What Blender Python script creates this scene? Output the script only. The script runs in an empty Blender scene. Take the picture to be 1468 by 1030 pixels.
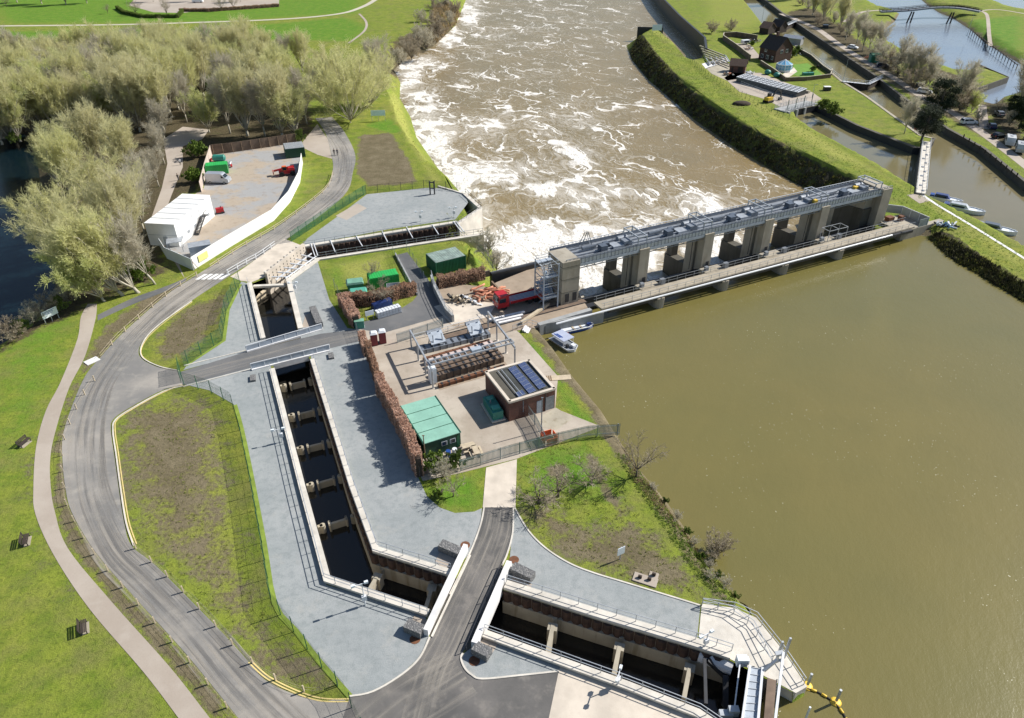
import bpy, bmesh, math, random
import numpy as np
from math import sin, cos, pi, radians, hypot, atan2
from mathutils import Vector, Matrix
from mathutils.geometry import delaunay_2d_cdt, tessellate_polygon

SC = bpy.context.scene
COL = SC.collection
rnd = random.Random(11)

# ------------------------------------------------------------------ camera geometry (survey: picture point -> place on the ground)
CX, CY, F = 734.0, 515.0, 1048.0
TH = radians(34.3)
CAMH = 64.0
STH, CTH = sin(TH), cos(TH)

def P(px, py, z=0.0):
    u = (px - CX) / F; v = (py - CY) / F
    t = (CAMH - z) / (STH + v * CTH)
    return Vector((u * t, t * (CTH - v * STH), z))

def Z(p, z):
    return Vector((p[0], p[1], z))

# ------------------------------------------------------------------ mesh builder
class MB:
    def __init__(s):
        s.v = []; s.f = []; s.mi = []; s.cur = 0
    def use(s, i): s.cur = i; return s
    def face(s, idx): s.f.append(idx); s.mi.append(s.cur)
    def quad(s, a, b, c, d):
        n = len(s.v); s.v += [tuple(a), tuple(b), tuple(c), tuple(d)]; s.face((n, n+1, n+2, n+3)); return s
    def tri(s, a, b, c):
        n = len(s.v); s.v += [tuple(a), tuple(b), tuple(c)]; s.face((n, n+1, n+2)); return s
    def hexa(s, b, t):
        n = len(s.v); s.v += [tuple(p) for p in b] + [tuple(p) for p in t]
        for q in ((3,2,1,0),(4,5,6,7),(0,1,5,4),(1,2,6,5),(2,3,7,6),(3,0,4,7)):
            s.face(tuple(n+i for i in q))
        return s
    def box(s, c, size, rz=0.0):
        """c = centre of the bottom"""
        hx, hy, h = size[0]/2, size[1]/2, size[2]
        ca, sa = cos(rz), sin(rz)
        pts = [(c[0]+x*ca-y*sa, c[1]+x*sa+y*ca) for x, y in ((-hx,-hy),(hx,-hy),(hx,hy),(-hx,hy))]
        return s.hexa([(x, y, c[2]) for x, y in pts], [(x, y, c[2]+h) for x, y in pts])
    def bar(s, p0, p1, w, h):
        """box beam from p0 to p1 (centre line), width w (level), height h"""
        p0 = Vector(p0); p1 = Vector(p1); d = p1 - p0
        if d.length < 1e-6: return s
        d.normalize()
        side = Vector((0, 0, 1)).cross(d)
        if side.length < 1e-4: side = Vector((1, 0, 0))
        side.normalize(); up = d.cross(side).normalized()
        a = side * (w/2); b = up * (h/2)
        return s.hexa([p0-a-b, p0+a-b, p0+a+b, p0-a+b], [p1-a-b, p1+a-b, p1+a+b, p1-a+b])
    def wall(s, p0, p1, w, z0, z1):
        p0 = Vector((p0[0], p0[1], 0)); p1 = Vector((p1[0], p1[1], 0))
        d = (p1-p0).normalized(); n = Vector((-d.y, d.x, 0))*(w/2)
        return s.hexa([Z(p0-n,z0), Z(p1-n,z0), Z(p1+n,z0), Z(p0+n,z0)], [Z(p0-n,z1), Z(p1-n,z1), Z(p1+n,z1), Z(p0+n,z1)])
    def tube(s, pts, r, sides=6, cap=True):
        pts = [Vector(p) for p in pts]; k = len(pts)
        rs = r if isinstance(r, (list, tuple)) else [r]*k
        n0 = len(s.v)
        for i, p in enumerate(pts):
            d = (pts[min(i+1, k-1)] - pts[max(i-1, 0)])
            d = d.normalized() if d.length > 1e-7 else Vector((0, 0, 1))
            a = d.orthogonal().normalized() if abs(d.z) > .95 else Vector((0, 0, 1)).cross(d).normalized()
            b = d.cross(a)
            for j in range(sides):
                t = 2*pi*j/sides
                s.v.append(tuple(p + (a*cos(t) + b*sin(t))*rs[i]))
        for i in range(k-1):
            for j in range(sides):
                j2 = (j+1) % sides
                s.face((n0+i*sides+j, n0+i*sides+j2, n0+(i+1)*sides+j2, n0+(i+1)*sides+j))
        if cap:
            s.face(tuple(n0+j for j in range(sides))[::-1]); s.face(tuple(n0+(k-1)*sides+j for j in range(sides)))
        return s
    def cyl(s, c, r, h, sides=12, r2=None):
        return s.tube([Vector(c), Vector(c)+Vector((0, 0, h))], [r, r if r2 is None else r2], sides)
    def prism(s, poly, z0, z1):
        """poly in plan (x, y), any simple outline"""
        poly = [Vector((p[0], p[1], 0)) for p in poly]
        a = sum(poly[i].x*poly[(i+1) % len(poly)].y - poly[(i+1) % len(poly)].x*poly[i].y for i in range(len(poly)))
        if a < 0: poly.reverse()
        n = len(s.v); k = len(poly)
        s.v += [(p.x, p.y, z1) for p in poly] + [(p.x, p.y, z0) for p in poly]
        for t in tessellate_polygon([poly]):
            a_, b_, c_ = (poly[i] for i in t)
            if (b_-a_).cross(c_-a_).z < 0: t = (t[0], t[2], t[1])
            s.face(tuple(n+i for i in t)); s.face(tuple(n+k+i for i in t[::-1]))
        for i in range(k):
            j = (i+1) % k
            s.face((n+k+i, n+k+j, n+j, n+i))
        return s
    def ball(s, c, r, seg=10, rings=6, sc=(1, 1, 1)):
        n = len(s.v); c = Vector(c)
        for i in range(rings+1):
            ph = pi*i/rings
            for j in range(seg):
                t = 2*pi*j/seg
                s.v.append((c.x+r*sc[0]*sin(ph)*cos(t), c.y+r*sc[1]*sin(ph)*sin(t), c.z+r*sc[2]*cos(ph)))
        for i in range(rings):
            for j in range(seg):
                j2 = (j+1) % seg
                s.face((n+i*seg+j, n+(i+1)*seg+j, n+(i+1)*seg+j2, n+i*seg+j2))
        return s
    def build(s, name, mats, parent=None, smooth=False, loc=None):
        me = bpy.data.meshes.new(name)
        me.from_pydata(s.v, [], s.f)
        if not isinstance(mats, (list, tuple)): mats = [mats]
        for m in mats: me.materials.append(m)
        if len(mats) > 1: me.polygons.foreach_set('material_index', s.mi)
        if smooth: me.polygons.foreach_set('use_smooth', [True]*len(s.f))
        me.update()
        o = bpy.data.objects.new(name, me)
        COL.objects.link(o)
        if parent is not None: o.parent = parent
        if loc is not None: o.location = loc
        return o

def tag(o, label, cat, group=None):
    o['label'] = label; o['category'] = cat
    if group: o['group'] = group
    return o
def thing(name, label, cat, loc=(0, 0, 0), rz=0.0, group=None):
    o = bpy.data.objects.new(name, None); COL.objects.link(o)
    o.location = loc; o.rotation_euler = (0, 0, rz); o.empty_display_size = .3
    return tag(o, label, cat, group)
def structure(o): o['kind'] = 'structure'; return o
def stuff(o): o['kind'] = 'stuff'; return o
def dup(o, loc=None, rz=None, label=None, sc=None, parent=None):
    c = o.copy(); COL.objects.link(c)
    if parent is not None: c.parent = parent
    if loc is not None: c.location = loc
    if rz is not None: c.rotation_euler = (0, 0, rz)
    if sc is not None: c.scale = (sc, sc, sc) if not isinstance(sc, tuple) else sc
    if label is not None: c['label'] = label
    for ch in list(o.children): dup(ch, parent=c)
    return c

def along(pts, step, start=0.0):
    """points every `step` metres along a polyline, with direction"""
    out = []; pts = [Vector(p) for p in pts]; acc = start
    for a, b in zip(pts, pts[1:]):
        L = (b-a).length; d = (b-a)/max(L, 1e-9)
        while acc < L:
            out.append((a + d*acc, d)); acc += step
        acc -= L
    return out
def smooth_line(pts, n=6):
    """Catmull-Rom through plan points"""
    pts = [Vector(p) for p in pts]; out = []
    for i in range(len(pts)-1):
        p0 = pts[max(i-1, 0)]; p1 = pts[i]; p2 = pts[i+1]; p3 = pts[min(i+2, len(pts)-1)]
        for k in range(n):
            t = k/n
            out.append(0.5*((2*p1) + (p2-p0)*t + (2*p0-5*p1+4*p2-p3)*t*t + (3*p1-p0-3*p2+p3)*t**3))
    out.append(pts[-1]); return out
def offset_line(pts, d):
    pts = [Vector((p[0], p[1], 0)) for p in pts]; out = []
    for i, p in enumerate(pts):
        a = pts[max(i-1, 0)]; b = pts[min(i+1, len(pts)-1)]
        t = (b-a).normalized(); n = Vector((-t.y, t.x, 0))
        if 0 < i < len(pts)-1:
            t0 = (p-a).normalized(); c = max(.5, t.dot(t0)); out.append(p + n*d/c)
        else: out.append(p + n*d)
    return out

# ------------------------------------------------------------------ materials
class NT:
    def __init__(s, name):
        s.m = bpy.data.materials.new(name); s.m.use_nodes = True
        s.t = s.m.node_tree; s.n = s.t.nodes; s.l = s.t.links
        s.bsdf = s.n['Principled BSDF']; s._co = None
    def co(s):
        if s._co is None: s._co = s.n.new('ShaderNodeNewGeometry').outputs['Position']
        return s._co
    def link(s, a, b): s.l.new(a, b)
    def set(s, sock, v):
        if isinstance(v, (int, float)): sock.default_value = v
        elif isinstance(v, (tuple, list)):
            sock.default_value = tuple(v) + ((1,) if len(v) == 3 and len(sock.default_value) == 4 else ())
        else: s.l.new(v, sock)
    def scale(s, vec, sc):
        n = s.n.new('ShaderNodeVectorMath'); n.operation = 'MULTIPLY'; s.set(n.inputs[0], vec); s.set(n.inputs[1], sc); return n.outputs[0]
    def add(s, a, b):
        n = s.n.new('ShaderNodeVectorMath'); n.operation = 'ADD'; s.set(n.inputs[0], a); s.set(n.inputs[1], b); return n.outputs[0]
    def rot(s, vec, a):
        n = s.n.new('ShaderNodeMapping'); s.set(n.inputs['Vector'], vec); n.inputs['Rotation'].default_value = (0, 0, a); return n.outputs[0]
    def noise(s, scale, detail=4, rough=.55, co=None, dist=0.0, color=False):
        n = s.n.new('ShaderNodeTexNoise'); s.set(n.inputs['Vector'], co if co is not None else s.co())
        n.inputs['Scale'].default_value = scale; n.inputs['Detail'].default_value = detail
        n.inputs['Roughness'].default_value = rough; n.inputs['Distortion'].default_value = dist
        return n.outputs['Color'] if color else n.outputs['Fac']
    def voro(s, scale, co=None, feature='F1', rand=1.0):
        n = s.n.new('ShaderNodeTexVoronoi'); n.feature = feature; s.set(n.inputs['Vector'], co if co is not None else s.co())
        n.inputs['Scale'].default_value = scale; n.inputs['Randomness'].default_value = rand
        return n.outputs
    def math(s, op, a, b=0.0, clamp=False):
        n = s.n.new('ShaderNodeMath'); n.operation = op; n.use_clamp = clamp; s.set(n.inputs[0], a); s.set(n.inputs[1], b); return n.outputs[0]
    def ramp(s, v, a, b, c=0.0, d=1.0, smooth=True):
        n = s.n.new('ShaderNodeMapRange'); n.interpolation_type = 'SMOOTHSTEP' if smooth else 'LINEAR'
        s.set(n.inputs['Value'], v); s.set(n.inputs['From Min'], a); s.set(n.inputs['From Max'], b)
        s.set(n.inputs['To Min'], c); s.set(n.inputs['To Max'], d); return n.outputs['Result']
    def mix(s, f, a, b, mode='MIX'):
        n = s.n.new('ShaderNodeMix'); n.data_type = 'RGBA'; n.blend_type = mode
        s.set(n.inputs['Factor'], f); s.set(n.inputs['A'], a); s.set(n.inputs['B'], b); return n.outputs['Result']
    def attr(s, name):
        n = s.n.new('ShaderNodeAttribute'); n.attribute_name = name; return n.outputs
    def sep(s, c):
        n = s.n.new('ShaderNodeSeparateColor'); s.set(n.inputs[0], c); return n.outputs
    def bump(s, h, strength=.3, dist=.1):
        n = s.n.new('ShaderNodeBump'); n.inputs['Strength'].default_value = strength; n.inputs['Distance'].default_value = dist
        s.set(n.inputs['Height'], h); s.link(n.outputs['Normal'], s.bsdf.inputs['Normal']); return s
    def out(s, color, rough=.8, metal=0.0, spec=None):
        s.set(s.bsdf.inputs['Base Color'], color); s.set(s.bsdf.inputs['Roughness'], rough); s.set(s.bsdf.inputs['Metallic'], metal)
        if spec is not None: s.bsdf.inputs['Specular IOR Level'].default_value = spec
        return s.m

def srgb(r, g, b):
    f = lambda c: (c/255/12.92) if c <= 10 else ((c/255+.055)/1.055)**2.4
    return (f(r), f(g), f(b))
def mul(c, k): return tuple(min(1, x*k) for x in c)

def plain(name, c, rough=.7, var=.18, scale=1.2, metal=0.0, grime=.25, bump=0.0, obj=True):
    """a real surface colour with blotchy wear at two sizes"""
    m = NT(name)
    co = None
    if obj:
        t = m.n.new('ShaderNodeTexCoord'); co = t.outputs['Object']
    a = m.noise(scale, 5, .6, co); b = m.noise(scale*7, 3, .6, co)
    k = m.mix(m.ramp(a, .3, .7), mul(c, 1-var), mul(c, 1+var*.6))
    if grime: k = m.mix(m.math('MULTIPLY', m.ramp(b, .52, .75), grime), k, mul(c, .45))
    if bump: m.bump(b, bump, .05)
    return m.out(k, rough, metal)

M = {}
M['white_paint'] = plain('white_paint', (.78, .78, .76), .5, .06, .4, 0, .10)
M['white_metal'] = plain('white_metal', (.66, .68, .70), .4, .06, 1, 0, .08)
M['galv'] = plain('galvanised_steel', (.42, .45, .48), .45, .15, 1.5, .35, .2)
M['galv_dark'] = plain('weathered_steel', (.24, .265, .30), .5, .2, 1.5, .3, .3)
M['blue_grey'] = plain('blue_grey_paint', (.38, .43, .49), .5, .15, 1.2, 0, .25)
M['dark_metal'] = plain('dark_metal', (.035, .037, .042), .5, .2, 1.5, .1, .2)
M['black_rubber'] = plain('black_rubber', (.018, .018, .019), .8, .2, 2)
M['sheetpile'] = plain('rusty_sheet_pile', (.075, .042, .028), .85, .35, 1.5, 0, .4)
M['rust'] = plain('rusty_steel', (.16, .065, .03), .85, .3, 1.5, 0, .4)
M['green_fence'] = plain('green_fence_paint', (.012, .11, .055), .5, .15, .5, 0, .1)
M['palisade'] = plain('galvanised_palisade', (.32, .36, .36), .5, .15, .8, .2, .2)
M['container_green'] = plain('container_green_paint', (.015, .12, .06), .55, .2, .8, 0, .25)
M['container_roof'] = plain('faded_green_roof', (.28, .36, .32), .7, .35, .7, 0, .6)
M['bright_green'] = plain('bright_green_paint', (.03, .42, .09), .5, .12, .6, 0, .1)
M['mint_roof'] = plain('mint_green_roof', (.24, .46, .36), .6, .12, .5, 0, .25)
M['cabin_green'] = plain('dark_green_cladding', (.008, .07, .04), .5, .12, .6, 0, .15)
M['teal'] = plain('teal_paint', (.03, .22, .17), .5, .15, 1, 0, .2)
M['red_paint'] = plain('red_paint', (.45, .02, .025), .35, .1, .8, 0, .1)
M['maroon'] = plain('maroon_plastic', (.20, .025, .04), .5, .1, 1)
M['orange'] = plain('orange_plastic', (.75, .14, .04), .5, .15, 1.5, 0, .1)
M['orange_boom'] = plain('faded_orange_boom', (.62, .26, .15), .6, .2, 1.5, 0, .15)
M['yellow'] = plain('yellow_paint', (.72, .48, .05), .5, .1, 1, 0, .15)
M['blue_paint'] = plain('blue_paint', (.02, .07, .28), .4, .12, 1, 0, .1)
M['sky_blue'] = plain('pale_blue_paint', (.30, .45, .62), .4, .1, 1, 0, .15)
M['silver'] = plain('silver_car_paint', (.50, .53, .57), .3, .05, 1, .5, .05)
M['car_white'] = plain('white_car_paint', (.76, .77, .78), .3, .04, 1, 0, .05)
M['car_blue'] = plain('dark_blue_car_paint', (.02, .035, .085), .25, .08, 1, .2, .05)
M['car_black'] = plain('black_car_paint', (.012, .013, .016), .25, .08, 1, .1, .05)
M['car_grey'] = plain('grey_car_paint', (.14, .16, .19), .3, .08, 1, .3, .05)
M['caravan'] = plain('caravan_panel', (.55, .57, .58), .4, .08, 1, 0, .2)
M['glass'] = plain('dark_window_glass', (.02, .027, .035), .08, .2, 1, 0, 0)
M['lit_glass'] = plain('pale_conservatory_glass', (.18, .42, .62), .15, .2, 1, 0, 0)
M['wood'] = plain('weathered_timber', (.24, .17, .11), .85, .25, 1.5, 0, .35)
M['pale_wood'] = plain('pale_timber', (.50, .42, .30), .8, .15, 1.5, 0, .25)
M['board_brown'] = plain('brown_hoarding_board', (.17, .12, .085), .8, .3, .7, 0, .3)
M['board_pale'] = plain('pale_hoarding_board', (.50, .42, .36), .8, .2, .7, 0, .3)
M['dark_wood'] = plain('dark_timber', (.05, .036, .028), .85, .25, 1.5, 0, .3)
M['tile_dark'] = plain('dark_roof_tile', (.045, .036, .032), .85, .25, 2.5, 0, .3)
M['tile_brown'] = plain('brown_roof_tile', (.14, .09, .065), .85, .25, 2.5, 0, .3)
M['skin'] = plain('skin', (.50, .30, .22), .6, .05, 2, 0, 0)
M['cloth_dark'] = plain('dark_clothing', (.018, .02, .028), .85, .2, 3, 0, 0)
M['cloth_navy'] = plain('navy_clothing', (.025, .03, .06), .85, .2, 3, 0, 0)
M['cloth_grey'] = plain('grey_clothing', (.10, .10, .11), .85, .2, 3, 0, 0)
M['cloth_red'] = plain('red_clothing', (.45, .03, .03), .8, .2, 3, 0, 0)
M['pvc_white'] = plain('white_plastic', (.70, .73, .76), .4, .08, 1, 0, .15)
M['tarp_blue'] = plain('blue_sheet', (.02, .045, .17), .5, .2, 1.5)
M['kick'] = plain('pale_girder_paint', (.54, .57, .60), .5, .12, 1.5, 0, .3)
M['note_yellow'] = plain('pale_yellow_notice', (.78, .72, .25), .6, .1, 1)
M['panel_white'] = plain('white_sign_panel', (.72, .78, .82), .4, .05, 1, 0, .05)
M['sign_blue'] = plain('pale_blue_sign_panel', (.70, .82, .90), .4, .08, 1, 0, .05)

def concrete(name, c, stain=.5, scale=.5, rough=.85):
    m = NT(name)
    a = m.noise(scale, 6, .6); b = m.noise(scale*8, 4, .65)
    st = m.noise(.9, 4, .6, m.scale(m.co(), (1, 1, .12)))          # streaks that run down walls
    k = m.mix(m.ramp(a, .25, .75), mul(c, .8), mul(c, 1.12))
    k = m.mix(m.math('MULTIPLY', m.ramp(st, .5, .72), stain), k, mul((c[0]*.95, c[1]*.85, c[2]*.66), .5))
    k = m.mix(m.math('MULTIPLY', m.ramp(b, .5, .8), .22), k, mul(c, .55))
    m.bump(b, .25, .04)
    return m.out(k, rough)
M['conc_white'] = concrete('pale_new_concrete', (.62, .58, .51), .16)
M['conc_bright'] = concrete('white_parapet_concrete', (.74, .73, .72), .12)
M['conc_pier'] = concrete('weathered_concrete', (.36, .325, .26), .45, .3)
M['conc_deck'] = concrete('worn_deck_concrete', (.37, .325, .25), .4, .4)
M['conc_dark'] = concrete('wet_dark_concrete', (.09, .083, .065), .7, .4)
M['conc_wall'] = concrete('stained_channel_concrete', (.40, .36, .28), .65, .35)
M['conc_yard'] = concrete('worn_yard_concrete', (.34, .27, .20), .3, .25)
M['conc_block'] = concrete('grey_concrete', (.33, .34, .34), .35, .5)
M['conc_cream'] = concrete('cream_concrete', (.60, .53, .44), .08, .4)

def brickm(name, c1, c2, mortar, sc=1.0):
    m = NT(name)
    t = m.n.new('ShaderNodeTexCoord').outputs['Object']
    # brick courses from height, bonds from the larger level run
    sx = m.n.new('ShaderNodeSeparateXYZ'); m.link(t, sx.inputs[0])
    u = m.math('ADD', sx.outputs[0], sx.outputs[1])
    cb = m.n.new('ShaderNodeCombineXYZ'); m.link(u, cb.inputs[0]); m.link(sx.outputs[2], cb.inputs[1])
    b = m.n.new('ShaderNodeTexBrick'); m.link(cb.outputs[0], b.inputs['Vector'])
    b.inputs['Scale'].default_value = 2.2*sc
    for k, v in (('Color1', c1), ('Color2', c2), ('Mortar', mortar)): b.inputs[k].default_value = v + (1,)
    n = m.noise(.8, 4, .6, t)
    k = m.mix(m.math('MULTIPLY', m.ramp(n, .4, .75), .45), b.outputs['Color'], mul(c1, .4))
    return m.out(k, .85)
M['brick'] = brickm('red_brown_brick', (.17, .065, .042), (.12, .048, .035), (.16, .12, .10))
M['brick_dark'] = brickm('dark_brick', (.085, .034, .026), (.06, .027, .022), (.09, .07, .06))

def gabion():
    m = NT('gabion_stone')
    v = m.voro(5.0); n = m.noise(6, 3)
    k = m.mix(m.ramp(v['Distance'], .05, .45), (.42, .40, .37), (.08, .08, .08))
    k = m.mix(m.math('MULTIPLY', n, .5), k, (.30, .30, .30))
    m.bump(v['Distance'], .8, .08)
    return m.out(k, .9)
M['gabion'] = gabion()

def solar():
    m = NT('solar_cells'); t = m.n.new('ShaderNodeTexCoord').outputs['Object']
    b = m.n.new('ShaderNodeTexBrick'); m.link(t, b.inputs['Vector']); b.offset = 0
    b.inputs['Scale'].default_value = 4.0; b.inputs['Mortar Size'].default_value = .012
    b.inputs['Color1'].default_value = (.045, .07, .17, 1); b.inputs['Color2'].default_value = (.06, .09, .20, 1); b.inputs['Mortar'].default_value = (.35, .40, .5, 1)
    return m.out(b.outputs['Color'], .15)
M['solar'] = solar()
# ------------------------------------------------------------------ water bodies: outline + slope of the bank behind each edge (20 = a wall)
ZD, ZU, ZL, ZC, ZS = -5.5, -1.5, -2.0, -1.8, -2.0
# the line of the sluice: from its abutment tower A along AX
A = P(832, 428, 1.0); A.z = 0
AXA = radians(26.2); AX = Vector((cos(AXA), sin(AXA), 0)); FL = Vector((-AX.y, AX.x, 0))   # FL = downstream
def S(a, b=0.0, z=0.0):
    """a metres along the sluice, b metres downstream"""
    p = A + AX*a + FL*b; return Vector((p.x, p.y, z))

WALL = 20.0
def G(x, y): return P(x, y, 0)
def body(z, items):
    return [(Z(p if isinstance(p, Vector) else P(p[0], p[1], z), z), s) for p, s in items]

RIVER = body(ZD, [((720,-70), .9), ((668,0), .9), ((652,38), .9), ((620,68), .9), ((582,83), .9), ((565,101), .9), ((574,119), 1), ((573,141), 1), ((588,167), 1), ((597,197), 1), ((614,222), 1.1),
    ((635,252), 1.3), ((657,273), 1.5), (G(688,300), WALL), (G(656,321), WALL), (G(690,336), 1.1), ((701,352), 1.0), ((714,374), 1.0), (G(708,397), WALL), (G(783,380), WALL), (S(-3.6,6), WALL), (S(-.2,6), WALL), (S(-.2,.75), WALL),
    (S(72.4,.75), WALL), (S(72.4,7), WALL), ((1196,291), .88), ((1180,283), .88), ((1150,268), .88), ((1100,240), .98), ((1050,210), 1.08), ((1000,175), 1.08), ((965,145), 1.0), ((930,115), .9), ((905,85), .8), ((898,66), .8), (G(914,40), WALL),
    (G(951,41), 1.6), (G(976,61), 1.6), (G(994,82), WALL), (G(1013,74), WALL), (G(1011,58), WALL), (G(975,26), WALL), (G(950,0), WALL), (G(920,-40), WALL), (G(900,-70), .9)])
RESERVOIR = body(ZU, [(G(772,470), WALL), (G(846,448), WALL), (S(0,-2.5), WALL), (S(0,0.72), WALL), (S(72.4,.72), WALL), (G(1258,338), WALL), (G(1316,327), .5), ((1330,341), .38), ((1365,371), .38), ((1406,395), .38), ((1468,433), .38), ((1560,487), .38),
    ((1800,700), .62), ((1800,1250), 1), ((1100,1250), WALL), (G(1096,1085), WALL), (G(1141,995), WALL), (G(1158,985), WALL), (G(1120,930), WALL), (G(1084,886), WALL), ((1062,864), 1), ((1032,835), 1), ((1006,803), 1), ((988,767), .9), ((957,722), 1), ((917,674), 1.2),
    ((893,640), 1.5), ((862,590), 1.5), ((821,541), 1.6), ((797,507), 1.7), ((776,482), WALL)])
LAKE = body(ZL, [((-260,178), .5), ((20,185), .5), ((46,192), .5), ((54,232), .5), ((62,300), .5), ((76,370), .5), ((80,420), .5), ((62,446), .5), ((22,480), .5), ((-10,500), .5), ((-260,600), .5)])
CANAL = body(ZC, [(G(1139,158), WALL), ((1141,170), .8), ((1173,193), .8), ((1213,214), .8), ((1260,240), .8), ((1315,274), .9), ((1333,288), .9), ((1395,317), 1), ((1442,344), 1), ((1480,365), 1), ((1800,560), 1), ((1800,420), WALL), (G(1480,270), WALL), (G(1410,213), WALL), (G(1358,185), WALL),
    (G(1293,139), WALL), (G(1253,108), WALL), (G(1162,47), WALL), (G(1120,18), WALL), (G(1090,-5), WALL), (G(1062,-5), WALL), (G(1098,40), WALL), (G(1162,79), WALL), (G(1206,116), WALL), (G(1242,138), WALL), (G(1289,172), WALL), (G(1321,195), WALL), (G(1340,199), WALL), (G(1330,213), WALL),
    (G(1310,212), WALL), (G(1228,180), WALL), (G(1172,152), WALL)])
STREAM = body(ZS, [((1190,-25), .6), ((1240,0), .6), ((1262,12), .6), ((1289,20), .6), ((1283,31), .6), ((1262,47), .6), ((1275,62), .6), ((1310,82), .5), ((1345,95), .5), ((1374,104), .5), (G(1399,91), WALL), (G(1446,111), WALL), (G(1396,129), WALL), ((1404,132), .6), ((1414,152), .6), ((1424,152), .6), ((1440,139), .6),
    ((1475,135), .6), ((1560,150), .6), ((1560,95), .6), ((1466,94), .6), ((1427,71), .6), ((1412,62), .6), ((1391,43), .6), ((1365,26), .6), ((1345,18), .6), ((1330,8), .6), ((1315,-5), .6), ((1290,-25), .6)])
POND = body(ZS, [((1410,-25), .6), ((1418,0), .6), ((1440,10), .6), ((1475,18), .6), ((1560,30), .6), ((1560,-25), .6)])
BODIES = [RIVER, RESERVOIR, LAKE, CANAL, STREAM, POND]

# the fish-pass channel: inner edges (near chain and far chain)
CH_NEAR = [(692,336), (455,372), (411,404), (428,474), (445,518), (501,700), (535,793), (643,827), (720,846), (860,890), (1000,932), (1046,947), (1141,995)]
CH_FAR = [(656,321), (436,356), (384,398), (361,407), (381,487), (394,531), (438,700), (474,831), (617,878), (695,907), (900,981), (1002,1021), (1096,1085)]
CHAN = [G(*p) for p in CH_NEAR] + [G(*p) for p in CH_FAR[::-1]]

# ------------------------------------------------------------------ terrain heights and ground cover, computed per vertex
def inside(poly, X, Y):
    c = np.zeros(X.shape, bool); n = len(poly)
    for i in range(n):
        x0, y0 = poly[i][0], poly[i][1]; x1, y1 = poly[(i+1) % n][0], poly[(i+1) % n][1]
        if y0 == y1: continue
        cond = (y0 > Y) != (y1 > Y)
        xi = (x1-x0)*(Y-y0)/(y1-y0)+x0
        c ^= cond & (X < xi)
    return c
def segdist(a, b, X, Y):
    dx, dy = b[0]-a[0], b[1]-a[1]; L = dx*dx+dy*dy+1e-12
    t = np.clip(((X-a[0])*dx+(Y-a[1])*dy)/L, 0, 1)
    return np.hypot(X-a[0]-t*dx, Y-a[1]-t*dy)
def sdist(poly, X, Y):
    d = np.full(X.shape, 1e9); n = len(poly)
    for i in range(n): d = np.minimum(d, segdist(poly[i], poly[(i+1) % n], X, Y))
    return np.where(inside(poly, X, Y), d, -d)

def terrain_z(X, Y):
    z = np.zeros(X.shape)
    for B in BODIES:
        w = B[0][0].z; n = len(B); pts = [b[0] for b in B]
        best = np.full(X.shape, 1e9); dmin = np.full(X.shape, 1e9)
        for i in range(n):
            d = segdist(pts[i], pts[(i+1) % n], X, Y)
            best = np.minimum(best, w + d*B[i][1]); dmin = np.minimum(dmin, d)
        ins = inside(pts, X, Y)
        z = np.where(ins, np.minimum(z, w - np.minimum(1.5, dmin*2)), np.minimum(z, best))
    return z

def ground_height(x, y):
    return float(terrain_z(np.array([x]), np.array([y]))[0])

g = np.random.default_rng(3)
xs = np.arange(-90, 1561, 5.5); ys = np.concatenate([np.arange(-75, 220, 4.0), np.arange(220, 1100, 5.5)])
gx, gy = np.meshgrid(xs, ys)
gx = gx + g.uniform(-1.6, 1.6, gx.shape); gy = gy + g.uniform(-1.2, 1.2, gy.shape)
u = (gx-CX)/F; v = (gy-CY)/F; t = CAMH/(STH+v*CTH)
PX = (u*t).ravel(); PY = (t*(CTH-v*STH)).ravel()
far = [(R*cos(a), R*sin(a)+200) for R in (700, 1100, 1800, 3000) for a in np.linspace(0, 2*pi, 24, endpoint=False)]
far += [(x, y) for x in range(-220, 260, 40) for y in range(-120, 30, 30)]
pts2 = [Vector((float(x), float(y))) for x, y in zip(PX, PY)] + [Vector(p) for p in far]
edges = []
def add_loop(poly, closed=True):
    n0 = len(pts2)
    for p in poly: pts2.append(Vector((p[0], p[1])))
    k = len(poly)
    for i in range(k if closed else k-1): edges.append((n0+i, n0+(i+1) % k))
for B in BODIES:
    pl = [b[0] for b in B]; add_loop(pl)
    ar = sum(pl[i].x*pl[(i+1) % len(pl)].y-pl[(i+1) % len(pl)].x*pl[i].y for i in range(len(pl)))
    for i in range(len(pl)):
        if B[i][1] == WALL:
            a, b = pl[i], pl[(i+1) % len(pl)]; d = (b-a).normalized(); nn = Vector((d.y, -d.x, 0))*(1 if ar > 0 else -1)
            add_loop([a+nn*.33, b+nn*.33], False)
        elif pl[i].z < -3:
            a, b = pl[i], pl[(i+1) % len(pl)]; d = (b-a).normalized(); nn = Vector((d.y, -d.x, 0))*(1 if ar > 0 else -1); q = -pl[i].z/B[i][1]
            add_loop([a+nn*q, b+nn*q], False)
add_loop(CHAN)
vo, eo, fo, _, _, _ = delaunay_2d_cdt(pts2, edges, [], 0, 1e-4)
VX = np.array([p[0] for p in vo]); VY = np.array([p[1] for p in vo])
VZ = terrain_z(VX, VY)
fo = [f for f in fo if len(f) == 3]
fa = np.array(fo); cx_ = VX[fa].mean(1); cy_ = VY[fa].mean(1)
keep = ~inside(CHAN, cx_, cy_)
faces = fa[keep]

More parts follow.
